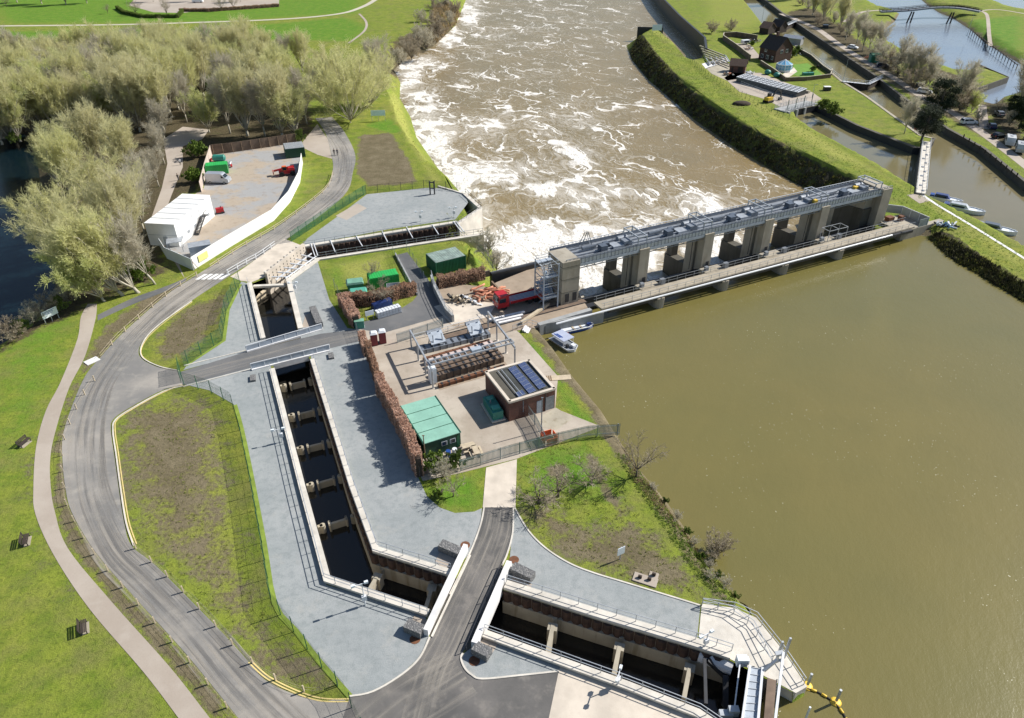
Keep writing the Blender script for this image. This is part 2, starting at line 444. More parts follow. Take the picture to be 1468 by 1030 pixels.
# ground cover: (channel, polygon in picture points, soft edge in metres, weight)
DIRT, DRY, SCRUB, LITTER, LUSH = range(5)
COVER = [
 (DIRT, [(170,590),(240,570),(300,575),(318,640),(312,700),(290,790),(225,790),(172,690)], 7, .84),
 (DIRT, [(172,600),(240,575),(318,600),(345,700),(365,800),(400,900),(440,960),(400,985),(330,930),(240,820),(182,760)], 3, .52),
 (DRY, [(172,600),(240,575),(318,600),(345,700),(365,800),(400,900),(440,960),(400,985),(330,930),(240,820),(182,760)], 3, .55),
 (DIRT, [(330,930),(420,920),(480,985),(430,990),(380,970)], 3, .75),
 (DIRT, [(222,490),(250,450),(320,418),(330,430),(300,480),(262,515),(225,515)], 2.5, .8),
 (DIRT, [(515,195),(560,190),(585,230),(598,262),(530,268),(512,250)], 1.5, 1),
 (DIRT, [(76,640),(92,620),(97,720),(140,795),(200,865),(270,940),(345,1035),(300,1035),(240,955),(160,862),(96,780),(78,735)], 1.0, .75),
 (DIRT, [(120,540),(145,515),(175,478),(240,425),(285,400),(270,400),(200,430),(150,470),(135,490),(100,555),(78,640),(90,640)], 1.2, .7),
 (DIRT, [(30,640),(60,600),(50,700),(52,740),(75,800),(128,875),(120,880),(60,800),(35,730)], 2.2, .55),
 (DIRT, [(20,760),(70,760),(90,830),(30,850)], 5, .4),
 (DIRT, [(745,740),(790,720),(840,760),(900,740),(960,780),(1000,830),(1010,865),(950,850),(860,825),(790,790)], 4, .78),
 (DIRT, [(870,690),(905,700),(940,760),(985,820),(960,830),(905,770)], 2, .45),
 (DIRT, [(780,670),(810,662),(818,676),(790,684)], 1, .9),
 (DIRT, [(838,650),(856,655),(870,690),(900,740),(890,745),(850,690)], 1, .75),
 (DIRT, [(640,300),(700,340),(730,390),(700,395),(680,350)], 2, .5),
 (DIRT, [(690,345),(712,360),(735,385),(712,395)], 1.5, .5),
 (DIRT, [(470,375),(560,365),(600,400),(560,420),(500,410)], 4, .25),
 (LITTER, [(-300,90),(120,105),(300,125),(440,150),(450,190),(425,205),(305,212),(285,265),(215,320),(240,390),(90,450),(60,440),(80,420),(60,300),(46,192),(-300,178)], 4, 1),
 (LITTER, [(560,60),(650,20),(665,30),(640,70),(590,90),(545,100)], 4, .8),
 (LITTER, [(0,490),(70,450),(110,430),(120,445),(60,470),(0,505)], 2, .9),
 (LITTER, [(1125,18),(1165,10),(1235,60),(1262,82),(1300,104),(1262,100),(1215,70),(1160,36)], 3, .85),
 (LITTER, [(1240,70),(1300,95),(1400,140),(1440,200),(1468,230),(1468,160),(1380,110),(1300,85)], 3, .8),
 (DIRT, [(1100,20),(1160,20),(1230,75),(1300,110),(1370,150),(1430,185),(1475,215),(1475,250),(1420,205),(1350,165),(1240,100),(1150,50)], 2, .75),
 (DIRT, [(1405,135),(1418,150),(1420,185),(1405,185),(1400,160)], 1, .9),
 (DIRT, [(1270,30),(1290,20),(1292,34),(1275,44)], 1.5, 1),
 (SCRUB, [(900,62),(916,42),(940,75),(975,112),(1020,148),(1070,178),(1130,208),(1190,238),(1252,266),(1262,300),(1195,300),(1100,245),(1000,180),(930,120),(896,80)], .8, 1),
 (SCRUB, [(1325,335),(1345,328),(1365,335),(1400,362),(1468,402),(1600,480),(1600,520),(1468,440),(1365,380)], .8, 1),
 (SCRUB, [(1136,165),(1150,160),(1320,268),(1318,278),(1260,245)], .8, .35),
 (SCRUB, [(1000,800),(1012,790),(1050,830),(1080,880),(1060,880),(1030,850)], 1.5, .5),
 (DRY, [(1240,-10),(1000,-10),(1000,40),(1060,45),(1090,40)], 8, .5),
 (DRY, [(920,40),(950,45),(1000,95),(1070,150),(1190,225),(1260,250),(1320,290),(1468,390),(1468,370),(1320,280),(1150,180),(1050,120),(990,80)], 3, .85),
 (DRY, [(560,90),(575,130),(600,210),(640,265),(620,265),(580,200),(555,150)], 1.5, .75),
 (DRY, [(470,380),(560,360),(560,400),(500,408)], 2.5, .7),
 (DRY, [(245,700),(330,690),(350,830),(290,850),(240,780)], 6, .45),
 (DRY, [(0,820),(80,860),(140,1030),(0,1030)], 8, .35),
 (LUSH, [(0,470),(110,450),(80,550),(40,640),(0,700)], 8, .8),
 (LUSH, [(-50,-20),(540,-20),(520,20),(300,34),(0,36)], 10, .8),
 (LUSH, [(0,45),(320,40),(500,24),(530,40),(510,60),(400,58),(0,60)], 6, .9),
 (LUSH, [(520,180),(560,170),(580,190),(560,192)], 1.5, .9),
 (LUSH, [(610,700),(690,672),(693,728),(640,735)], 2, .9),
 (LUSH, [(750,640),(835,628),(870,660),(900,720),(820,715),(745,720)], 4, .8),
 (LUSH, [(740,487),(772,490),(800,540),(860,612),(825,615),(790,545)], 2, .9),
 (LUSH, [(460,380),(690,345),(700,390),(640,350),(500,375),(500,465)], 2, .6),
 (LUSH, [(1380,30),(1468,20),(1468,85),(1440,80)], 6, .9),
]
cov = np.zeros((5, len(VX)))
for ch, poly, soft, wgt in COVER:
    pw = [P(*q) for q in poly]
    x0 = min(p.x for p in pw)-soft*2; x1 = max(p.x for p in pw)+soft*2; y0 = min(p.y for p in pw)-soft*2; y1 = max(p.y for p in pw)+soft*2
    sel = np.where((VX > x0) & (VX < x1) & (VY > y0) & (VY < y1))[0]
    if not len(sel): continue
    sd = sdist(pw, VX[sel], VY[sel])
    cov[ch][sel] = np.maximum(cov[ch][sel], wgt*np.clip(sd/(2*soft)+.5, 0, 1))
# eroded soil right at the water's edge
for B, k, wd in ((RESERVOIR, 1.0, 2.6), (LAKE, .8, 2.5), (STREAM, .7, 1.5)):
    pl = [b[0] for b in B]
    d = np.full(VX.shape, 1e9)
    for i in range(len(pl)):
        if B[i][1] != WALL: d = np.minimum(d, segdist(pl[i], pl[(i+1) % len(pl)], VX, VY))
    cov[DIRT] = np.maximum(cov[DIRT], k*np.clip(1.4-d/wd, 0, 1)*(cov[SCRUB] < .3))

def ground_material():
    m = NT('meadow_ground')
    c1 = m.sep(m.attr('cover')['Color']); c2 = m.sep(m.attr('cover_b')['Color'])
    big = m.noise(.035, 5, .6); mid = m.noise(.35, 6, .65); fine = m.noise(2.2, 5, .7); vf = m.noise(9, 3, .7)
    clump = m.voro(.55, m.add(m.co(), m.scale(m.noise(.6, 3, .6, color=True), (2, 2, 2))))['Distance']
    grass = m.mix(m.ramp(big, .3, .7), (.225, .295, .034), (.30, .315, .052))
    grass = m.mix(m.ramp(mid, .38, .68), grass, (.140, .210, .022))
    worn = m.noise(.16, 6, .7)
    grass = m.mix(m.math('MULTIPLY', m.ramp(worn, .46, .68), .62), grass, (.215, .20, .075))
    grass = m.mix(m.math('MULTIPLY', m.ramp(m.noise(.9, 5, .7), .5, .68), .36), grass, (.085, .135, .018))
    lush = m.mix(m.ramp(mid, .3, .7), (.085, .225, .015), (.165, .295, .028))
    grass = m.mix(m.ramp(m.math('ADD', c2[1], m.math('MULTIPLY', m.math('SUBTRACT', mid, .5), .8)), .3, .8), grass, lush)
    drycol = m.mix(m.ramp(mid, .3, .7), (.40, .39, .10), (.33, .36, .075))
    grass = m.mix(m.ramp(m.math('ADD', c1[1], m.math('MULTIPLY', m.math('SUBTRACT', mid, .5), .9)), .3, .8), grass, drycol)
    grass = m.mix(m.math('MULTIPLY', m.ramp(fine, .47, .68), .55), grass, mul((.075, .11, .018), .75))
    grass = m.mix(m.math('MULTIPLY', m.ramp(clump, .35, .75), .22), grass, (.22, .23, .06))
    soil = m.mix(m.ramp(mid, .35, .7), (.15, .118, .075), (.24, .195, .13))
    soil = m.mix(m.math('MULTIPLY', m.ramp(fine, .45, .7), .6), soil, (.085, .075, .042))
    jit = m.math('ADD', m.math('MULTIPLY', m.math('SUBTRACT', mid, .5), 1.25), m.math('MULTIPLY', m.math('SUBTRACT', fine, .5), .7))
    k = m.mix(m.math('MULTIPLY', m.ramp(m.math('ADD', c1[0], jit), .30, .64), .95), grass, soil)
    lit = m.mix(m.ramp(fine, .3, .7), (.055, .042, .025), (.13, .105, .06))
    lit = m.mix(m.ramp(mid, .55, .75), lit, (.06, .085, .018))
    k = m.mix(m.ramp(m.math('ADD', c2[0], jit), .3, .6), k, lit)
    scr = m.mix(m.ramp(mid, .42, .62), (.045, .04, .024), (.10, .115, .02))
    scr = m.mix(m.ramp(fine, .5, .72), scr, (.15, .13, .085))
    k = m.mix(m.ramp(m.math('ADD', c1[2], m.math('MULTIPLY', jit, .5)), .35, .6), k, scr)
    k = m.mix(m.math('MULTIPLY', m.ramp(vf, .4, .75), .45), k, mul((.08, .08, .03), .7))
    h = m.math('ADD', m.math('MULTIPLY', fine, .6), m.math('MULTIPLY', vf, .4))
    h = m.math('ADD', h, m.math('MULTIPLY', m.math('MULTIPLY', c1[2], mid), 4))
    m.bump(h, .8, .3)
    return m.out(k, .95, 0, .15)
M['ground'] = ground_material()

me = bpy.data.meshes.new('ground')
lump = np.where(cov[SCRUB] > .4, g.uniform(-.25, .35, VX.shape), g.uniform(-.02, .02, VX.shape)*(VZ < -.3))
me.from_pydata(np.stack([VX, VY, VZ+lump], 1).tolist(), [], faces.tolist())
ca = me.color_attributes.new('cover', 'FLOAT_COLOR', 'POINT'); cb = me.color_attributes.new('cover_b', 'FLOAT_COLOR', 'POINT')
one = np.ones(len(VX))
ca.data.foreach_set('color', np.stack([cov[DIRT], cov[DRY], cov[SCRUB], one], 1).ravel())
cb.data.foreach_set('color', np.stack([cov[LITTER], cov[LUSH], one*0, one], 1).ravel())
me.polygons.foreach_set('use_smooth', [True]*len(me.polygons))
me.materials.append(M['ground']); me.update()
ground = bpy.data.objects.new('ground', me); COL.objects.link(ground); structure(ground)
if sum(p.normal.z for p in me.polygons[:200]) < 0: me.flip_normals()

# ------------------------------------------------------------------ water
def water_mat(name, c1, c2, rough=.12, wave=.5, wscale=.5, specks=0.0, spec=.5):
    m = NT(name)
    a = m.noise(.02, 4, .6); b = m.noise(wscale, 5, .65, m.scale(m.rot(m.co(), .4), (1, .55, 1))); c = m.noise(.11, 4, .55)
    k = m.mix(m.ramp(a, .3, .7), c1, c2)
    k = m.mix(m.math('MULTIPLY', m.ramp(c, .4, .75), .25), k, mul(c2, .85))
    cur = m.noise(.05, 5, .65, m.scale(m.rot(m.co(), .5), (1, .22, 1)))
    k = m.mix(m.math('MULTIPLY', m.ramp(cur, .45, .75), .3), k, mul(c1, 1.22))
    if specks:
        wco = m.add(m.co(), m.scale(m.noise(1.5, 2, color=True), (.6, .6, 0)))
        vo_ = m.voro(2.4, m.scale(wco, (1, 1, 0)))
        cl = m.ramp(m.noise(.06, 3, .6), .40, .62)
        ss = m.sep(vo_['Color'])
        dot = m.math('LESS_THAN', vo_['Distance'], m.math('MULTIPLY', m.math('MULTIPLY', ss[0], .15), m.math('MULTIPLY', cl, m.math('GREATER_THAN', ss[1], .30))))
        k = m.mix(m.math('MULTIPLY', dot, specks), k, (.75, .72, .55))
    m.bump(m.math('ADD', b, m.math('MULTIPLY', m.noise(wscale*5, 3), .25)), wave, .12)
    return m.out(k, rough, 0, spec)
M['reservoir'] = water_mat('silty_green_brown_water', (.170, .142, .044), (.146, .132, .042), .2, .25, .9, .7)
M['canal'] = water_mat('still_canal_water', (.19, .16, .085), (.16, .145, .07), .1, .08, .5)
M['lake'] = water_mat('dark_lake_water', (.003, .009, .013), (.005, .014, .018), .2, .1, .6, 0, .2)
M['stream'] = water_mat('rippled_stream_water', (.16, .20, .26), (.20, .23, .27), .12, .5, .6, .5)  # bluish base colour paints in the sky reflected at a grazing angle
M['chan_water'] = water_mat('dark_channel_water', (.012, .013, .014), (.022, .019, .012), .05, .12, 1.2)  # near-black base carries the channel's shade and the reflected dark walls

def sheet(name, poly, z, mat, struct=True):
    o = MB().prism(poly, z-.02, z).build(name, mat)
    return structure(o) if struct else o
def grown(B, d=.5):
    """plan outline pushed outward, so the water runs in under its banks"""
    pl = [Vector((b[0].x, b[0].y, 0)) for b in B]; n = len(pl)
    ar = sum(pl[i].x*pl[(i+1) % n].y-pl[(i+1) % n].x*pl[i].y for i in range(n)); sg = 1 if ar > 0 else -1
    out = []
    for i in range(n):
        a, b, c = pl[i-1], pl[i], pl[(i+1) % n]
        n1 = Vector(((b-a).y, -(b-a).x, 0)).normalized(); n2 = Vector(((c-b).y, -(c-b).x, 0)).normalized()
        m = (n1+n2); m = m.normalized() if m.length > .2 else n1
        out.append(b + m*sg*min(d/max(.4, m.dot(n1)), 2*d))
    return out
def flat_water(name, B, mat, d=.25):
    pl = grown(B, d); m = MB()
    vv = [Vector((p.x, p.y, 0)) for p in pl]; n = len(m.v); m.v += [(p.x, p.y, B[0][0].z) for p in vv]
    for t in tessellate_polygon([vv]):
        a, b, c = (vv[i] for i in t)
        m.face(t if (b-a).cross(c-a).z > 0 else t[::-1])
    return structure(m.build(name, mat))
flat_water('reservoir_water', RESERVOIR, M['reservoir'])
flat_water('lake_water', LAKE, M['lake'])
flat_water('canal_water', CANAL, M['canal'])
flat_water('stream_water', STREAM, M['stream'])
flat_water('pond_water', POND, M['stream'])

# the river below the weir: its own grid so that foam density can vary from place to place
rp = [b[0] for b in RIVER]; rg = grown(RIVER, .25)
xs = np.arange(540, 1260, 5.0); ys = np.arange(-66, 460, 3.6); gx, gy = np.meshgrid(xs, ys)
u = (gx-CX)/F; v = (gy-CY)/F; t = (CAMH-ZD)/(STH+v*CTH)
RX = (u*t).ravel(); RY = (t*(CTH-v*STH)).ravel()
ok = sdist(rg, RX, RY) > .4
pts2 = [Vector((float(x), float(y))) for x, y in zip(RX[ok], RY[ok])]; edges = []
add_loop(rg)
vo, eo, fo, _, _, _ = delaunay_2d_cdt(pts2, edges, [], 0, 1e-4)
WX = np.array([p[0] for p in vo]); WY = np.array([p[1] for p in vo])
fa = np.array([f for f in fo if len(f) == 3]); kk = inside(rg, WX[fa].mean(1), WY[fa].mean(1)); fa = fa[kk]
# (picture x, y, radius x, radius y in picture points, density)
FOAM = [(800,385,55,35,1.2), (880,350,60,35,1.1), (950,322,60,26,.95), (760,345,60,32,.95), (1010,300,55,22,.7), (700,300,40,36,.7), (720,250,60,28,.75), (800,270,70,30,.6), (660,255,34,34,.9), (630,208,26,42,.9), (604,160,26,40,.95),
        (586,112,24,22,.9), (612,88,26,14,.66), (642,56,18,22,.9), (672,16,18,22,.85), (700,180,60,30,.55), (765,190,60,26,.62), (820,165,60,26,.55), (690,125,50,26,.45), (730,60,70,30,.55), (800,30,80,30,.45), (860,60,50,30,.42), (900,110,35,26,.30), (840,110,50,22,.32),
        (760,110,60,26,.42), (790,225,80,26,.66), (860,215,50,24,.45), (900,170,50,26,.34), (960,160,24,16,.45), (1095,250,26,9,.62), (1122,268,22,8,.62), (940,250,50,18,.30), (1040,215,22,10,.34), (870,290,60,24,.7), (940,282,50,20,.5), (1030,340,40,24,.8), (1110,330,26,18,.6), (905,75,14,30,.5), (960,150,20,24,.5),
        (915,390,40,26,1.0), (1010,365,40,22,.8), (840,410,30,26,1.1), (710,350,26,30,.9), (740,380,30,20,1.0)]
px_d = WY*CTH + (CAMH-ZD)*STH; ppx = CX+F*WX/px_d; ppy = CY-F*(WY*STH-(CAMH-ZD)*CTH)/px_d
fd = np.full(WX.shape, .01)
for x, y, rx, ry, w in FOAM:
    fd = np.maximum(fd, (w if w > .65 else w*(.78 if y > 130 else .46)*(.62 if x > 830 else 1.0))*np.exp(-.75*(((ppx-x)/rx)**2+((ppy-y)/ry)**2)))
rgl = [Vector((p.x, p.y, 0)) for p in rp]
me = bpy.data.meshes.new('river_water')
chop = np.clip(fd-.45, 0, 1)
zz = ZD + g.normal(0, 1, WX.shape)*chop*.16
edge = sdist([Vector((p.x, p.y, 0)) for p in rg], WX, WY) < .3
zz[edge] = ZD
me.from_pydata(np.stack([WX, WY, zz], 1).tolist(), [], fa.tolist())
ca = me.color_attributes.new('foam', 'FLOAT_COLOR', 'POINT')
ca.data.foreach_set('color', np.stack([fd, fd, fd, np.ones(len(fd))], 1).ravel())
me.polygons.foreach_set('use_smooth', [True]*len(me.polygons))

def foam_material():
    m = NT('foaming_brown_river')
    dens = m.sep(m.attr('foam')['Color'])[0]
    co = m.scale(m.co(), (1, 1, 0))
    co = m.scale(m.rot(co, -.35), (1, .62, 1))                   # strands drawn out along the flow
    w1 = m.scale(m.add(m.noise(.05, 2, .5, co, color=True), (-.5, -.5, -.5)), (15, 15, 0))
    w2 = m.scale(m.add(m.noise(.25, 2, .5, co, color=True), (-.5, -.5, -.5)), (4.5, 4.5, 0))
    w3 = m.scale(m.add(m.noise(1.1, 2, .5, co, color=True), (-.5, -.5, -.5)), (.9, .9, 0))
    wc = m.add(m.add(m.add(co, w1), w2), w3)
    n3 = m.noise(.9, 4, .65, wc)
    patch = m.noise(.055, 3, .6, co)
    d = m.math('MULTIPLY', dens, m.ramp(patch, .30, .68, .12, 1.55, False))
    def strand(scale, gain, det=2):
        n = m.noise(scale, det, .5, wc)
        r = m.math('ABSOLUTE', m.math('SUBTRACT', n, .5))         # 0 on the strand
        wd = m.math('MULTIPLY', d, gain)
        return m.ramp(m.math('DIVIDE', r, m.math('ADD', wd, .001)), 1.0, .55)
    f1 = strand(.058, .070); f2 = strand(.125, .055, 3); f3 = strand(.42, .070, 3)
    f = m.math('MAXIMUM', f1, m.math('MAXIMUM', m.math('MULTIPLY', f2, .95), m.math('MULTIPLY', f3, m.ramp(d, .38, .75))))
    gap = m.ramp(m.noise(.11, 3, .6, wc), .40, .60)
    f = m.math('MULTIPLY', f, m.math('MAXIMUM', m.ramp(gap, 0, 1, .22, 1.0), m.ramp(d, .22, .5)))
    blot = m.ramp(m.math('ADD', m.math('MULTIPLY', n3, .55), m.math('MULTIPLY', d, .62)), .80, .98)
    f = m.math('MAXIMUM', f, blot)
    f = m.math('MULTIPLY', f, m.ramp(m.noise(2.2, 4, .7, wc), .30, .52, .35, 1.0))
    thin = m.math('MULTIPLY', m.ramp(m.math('ADD', n3, m.math('MULTIPLY', d, .6)), .52, .95), .42)
    f = m.math('MAXIMUM', f, thin)
    silt = m.mix(m.ramp(m.noise(.05, 4, .6), .3, .7), (.25, .182, .078), (.215, .16, .068))
    k = m.mix(m.math('MULTIPLY', f, .92), silt, (.84, .82, .77))
    st = m.noise(.35, 4, .6, m.scale(m.rot(co, -1.0), (1, .3, 1)))
    st2 = m.noise(.16, 5, .7, m.scale(m.rot(co, .6), (1, .22, 1)))
    h = m.math('ADD', m.math('ADD', m.math('MULTIPLY', m.math('ADD', n3, m.math('MULTIPLY', st2, 1.6)), .8), m.math('MULTIPLY', f, .9)), m.math('MULTIPLY', st, .8))
    m.bump(h, .5, .35)
    return m.out(k, m.ramp(f, 0, 1, .25, .7), 0, .35)
M['river'] = foam_material()
me.materials.append(M['river']); me.update()
if sum(p.normal.z for p in me.polygons[:200]) < 0: me.flip_normals()
river = bpy.data.objects.new('river_water', me); COL.objects.link(river); structure(river)

# ------------------------------------------------------------------ ground sheets
def paving_mat():
    m = NT('blue_grey_gravel_paving')
    a = m.noise(.12, 5, .6); b = m.noise(1.1, 5, .65); c = m.noise(10, 4, .7)
    k = m.mix(m.ramp(a, .3, .7), (.275, .297, .298), (.345, .36, .357))
    k = m.mix(m.math('MULTIPLY', m.ramp(b, .42, .70), .62), k, (.21, .235, .235))
    k = m.mix(m.math('MULTIPLY', m.ramp(m.noise(.3, 6, .7), .54, .70), .4), k, (.40, .39, .36))
    k = m.mix(m.math('MULTIPLY', m.ramp(c, .45, .75), .5), k, (.15, .17, .175))
    m.bump(c, .5, .05)
    return m.out(k, .9)
M['paving'] = paving_mat()
def asphalt_mat(name, dark, light, dust):
    m = NT(name)
    a = m.noise(.09, 5, .6); b = m.noise(.5, 5, .65); c = m.noise(8, 4, .7)
    k = m.mix(m.ramp(a, .38, .66), dark, light)
    k = m.mix(m.math('MULTIPLY', m.ramp(b, .48, .72), .5), k, dust)
    k = m.mix(m.math('MULTIPLY', m.ramp(c, .5, .8), .35), k, mul(dark, .6))
    m.bump(c, .3, .03)
    return m.out(k, .9)
M['asphalt_dusty'] = asphalt_mat('dusty_worn_asphalt', (.195, .19, .18), (.33, .305, .27), (.39, .36, .31))
M['asphalt'] = asphalt_mat('worn_asphalt', (.085, .083, .08), (.16, .15, .14), (.27, .245, .215))
M['asphalt_dark'] = asphalt_mat('dark_asphalt', (.10, .105, .11), (.15, .15, .15), (.19, .18, .17))
M['path'] = asphalt_mat('buff_bound_gravel', (.36, .305, .25), (.42, .365, .305), (.44, .39, .33))
M['far_path'] = asphalt_mat('pale_gravel_path', (.46, .43, .34), (.52, .48, .38), (.54, .50, .42))
def gravel_mat():
    m = NT('compound_hardcore')
    a = m.noise(.10, 5, .6); b = m.noise(.6, 5, .65); c = m.noise(6, 4, .7)
    k = m.mix(m.ramp(a, .44, .56), (.33, .33, .325), (.39, .325, .25))
    k = m.mix(m.math('MULTIPLY', m.ramp(b, .5, .7), .5), k, (.24, .19, .14))
    k = m.mix(m.math('MULTIPLY', m.ramp(c, .5, .8), .4), k, (.14, .13, .12))
    m.bump(b, .4, .15)
    return m.out(k, .95)
M['gravel'] = gravel_mat()
def yard_mat():
    m = NT('pinkish_yard_concrete')
    a = m.noise(.15, 5, .6); b = m.noise(.9, 5, .65); c = m.noise(7, 4, .7)
    k = m.mix(m.ramp(a, .35, .65), (.35, .295, .235), (.46, .405, .335))
    k = m.mix(m.math('MULTIPLY', m.ramp(b, .5, .75), .45), k, (.24, .21, .16))
    k = m.mix(m.math('MULTIPLY', m.ramp(c, .5, .8), .25), k, (.16, .14, .11))
    m.bump(c, .25, .03)
    return m.out(k, .9)
M['yard'] = yard_mat()
def flat(name, pxs, z, mat, world=False):
    """paved surface: a thin slab lying on the ground"""
    poly = pxs if world else [P(x, y) for x, y in pxs]
    m = MB(); vv = [Vector((p[0], p[1], 0)) for p in poly]
    m.v += [(p.x, p.y, z) for p in vv]
    for t in tessellate_polygon([vv]):
        a, b, c = (vv[i] for i in t)
        m.face(t if (b-a).cross(c-a).z > 0 else t[::-1])
    return structure(m.build(name, mat))
def ribbon(name, line, w, z, mat, struct=True, parent=None):
    L = offset_line(line, w/2); R = offset_line(line, -w/2); m = MB()
    for i in range(len(L)-1): m.quad(Z(R[i], z), Z(R[i+1], z), Z(L[i+1], z), Z(L[i], z))
    o = m.build(name, mat, parent)
    return structure(o) if struct else o
def kerb(name, line, w=.18, h=.10, mat=None):
    m = MB(); L = offset_line(line, w/2); R = offset_line(line, -w/2)
    for i in range(len(L)-1):
        m.hexa([Z(R[i],0), Z(R[i+1],0), Z(L[i+1],0), Z(L[i],0)], [Z(R[i],h), Z(R[i+1],h), Z(L[i+1],h), Z(L[i],h)])
    return structure(m.build(name, mat or M['conc_white']))
def SM(pxs, n=5): return smooth_line([P(*p) for p in pxs], n)

# main road past the works
RL = [(452,170),(466,190),(475,222),(477,245),(464,273),(404,321),(343,356),(280,396),(239,423),(175,479),(143,514),(122,540),(102,586),(90,627),(90,665),(94,700),(103,735),(138,793),(199,863),(266,937),(346,1035),(400,1100)]
RR = [(476,168),(494,190),(509,221),(506,247),(492,282),(413,342),(329,396),(274,432),(227,467),(204,490),(200,511),(224,526),(258,533)]
RR2 = [(262,553),(233,560),(189,583),(163,601),(159,618),(164,655),(170,700),(178,750),(189,783),(224,812),(301,889),(346,937),(380,975),(423,996),(459,1006),(501,1009),(540,1100)]
flat('road', SM(RL)+SM(RR)[::-1][0:0]+SM(RR2)[::-1]+SM(RR)[::-1], .024, M['asphalt_dusty'], True)
flat('bridge_road', [(258,534),(353,505),(460,479),(514,473),(519,489),(472,500),(359,528),(262,553)], .05, M['asphalt_dark'])
# access road from the bottom edge up to the ramp
AL = [(470,1100),(501,1000),(535,992),(577,967),(602,943),(616,914),(645,853),(673,795),(685,765),(691,745),(694,728)]
AR = [(736,728),(735,764),(727,795),(698,865),(663,937),(661,945),(666,958),(676,968),(692,974),(801,963),(772,1100)]
flat('access_road', [P(470,1100)]+SM(AL[1:6])+SM(AL[6:])+SM(AR[:5])+SM(AR[5:9])+[P(801,963), P(772,1100)], .028, M['asphalt'], True)
flat('concrete_ramp', [(697,671),(741,659),(739,728),(692,728)], .045, M['conc_cream'])
flat('concrete_apron', [(803,956),(1003,1023),(1080,1080),(1080,1120),(765,1120),(801,963)], .022, M['conc_cream'])
# footpath
FLL = [(126,436),(116,455),(111,487),(87,548),(66,589),(52,640),(48,700),(51,738),(77,796),(128,873),(205,963),(256,1030),(300,1090)]
FRR = [(139,436),(137,458),(122,511),(99,557),(79,621),(72,660),(73,700),(79,735),(97,786),(160,863),(243,956),(301,1030),(350,1090)]
flat('footpath', SM(FLL)+SM(FRR)[::-1], .03, M['path'], True)
flat('tarmac_path', SM([(140,452),(190,428),(240,410),(268,398)])+SM([(266,404),(240,417),(190,437),(140,460)]), .02, M['asphalt_dark'], True)
ribbon('park_path', SM([(-60,38),(0,37.5),(150,36),(250,33.5),(400,28),(480,21),(515,12),(540,-2),(560,-25)]), 2.8, .02, M['far_path'])
ribbon('worn_trail', SM([(515,20),(525,32),(522,45),(500,62)]), 1.1, .02, M['path'])
def dusty(name, c):
    m = NT(name); t = m.attr('UVMap'); a = m.noise(.12, 4, .6); b = m.noise(1.2, 4, .7)
    uvn = m.n.new('ShaderNodeUVMap').outputs[0]; s_ = m.noise(1.0, 5, .65, m.scale(uvn, (.05, 7, 0)))
    m.out(c, .95); tr = m.n.new('ShaderNodeBsdfTransparent'); mx = m.n.new('ShaderNodeMixShader')
    m.set(mx.inputs[0], m.math('MULTIPLY', m.math('MULTIPLY', m.ramp(s_, .42, .66), m.ramp(a, .3, .6, .3, 1.0)), .5)); m.link(tr.outputs[0], mx.inputs[1]); m.link(m.bsdf.outputs[0], mx.inputs[2]); m.link(mx.outputs[0], m.n['Material Output'].inputs[0])
    return m.m
M['dust_pale'] = dusty('pale_wheel_dust', (.46, .42, .36)); M['dust_dark'] = dusty('dark_tyre_marks', (.15, .148, .145))
def wheel_marks(line, w, z, mat):
    L = offset_line(line, w/2); R = offset_line(line, -w/2); m = MB(); uv = []; acc = 0
    for i in range(len(L)-1):
        d = (L[i+1]-L[i]).length; m.quad(Z(R[i],z), Z(R[i+1],z), Z(L[i+1],z), Z(L[i],z)); uv += [(acc,0),(acc+d,0),(acc+d,1),(acc,1)]; acc += d
    o = m.build('wheel_marks', mat); ul = o.data.uv_layers.new(name='UVMap'); ul.data.foreach_set('uv', [c for p in uv for c in p]); return structure(o)
mid = SM([(463,182),(488,212),(492,245),(478,277),(410,331),(337,375),(277,414),(234,445),(192,485),(165,520),(140,560),(126,610),(124,660),(132,715),(165,788),(212,836),(284,912),(345,985),(420,1060)])
wheel_marks(mid, 4.6, .029, M['dust_pale']); wheel_marks(offset_line(mid, .4), 3.6, .031, M['dust_dark'])
ac = SM([(716,732),(710,765),(690,815),(665,870),(640,925),(620,965),(600,1040)])
wheel_marks(ac, 3.4, .033, M['dust_pale']); wheel_marks(SM([(262,544),(330,526),(400,507),(470,489),(515,480)]), 2.6, .055, M['dust_pale'])
wheel_marks(SM([(660,960),(620,985),(580,1010),(520,1060)]), 6, .034, M['dust_pale'])
# paving by the fish pass
flat('paving', [(262,551),(300,560),(335,580),(346,619),(378,780),(393,866),(423,905),(457,949),(501,998),(535,991),(577,966),(602,942),(615,915),(610,879),(468,839),(434,700),(389,529),(386,518),(359,525)], .03, M['paving'])
flat('paving', [(446,518),(446,503),(519,484),(562,592),(600,686),(612,712),(630,728),(652,736),(680,734),(691,729),(689,750),(672,795),(647,824),(540,789),(505,700)], .03, M['paving'])
flat('paving', [(738,729),(758,762),(783,787),(816,808),(851,822),(897,836),(989,864),(1004,869),(998,929),(860,885),(723,842),(730,812),(734,764)], .03, M['paving'])
flat('paving', [(664,938),(661,945),(666,958),(676,968),(692,974),(801,963),(803,956),(698,913)], .032, M['paving'])
flat('paving', [(346,404),(359,408),(381,487),(382,497),(353,507),(263,531),(268,524),(320,489),(326,445)], .03, M['paving'])
flat('paving', [(413,405),(455,374),(472,430),(498,471),(514,473),(519,482),(432,488),(429,474)], .03, M['paving'])
flat('paving', [(432,353),(441,342),(481,313),(526,279),(610,270),(630,270),(666,279),(671,291),(653,315),(557,329)], .03, M['paving'])
flat('concrete_quay', [(1006,866),(1052,872),(1084,886),(1120,930),(1156,985),(1141,992),(1046,945),(1000,930)], .034, M['conc_white'])
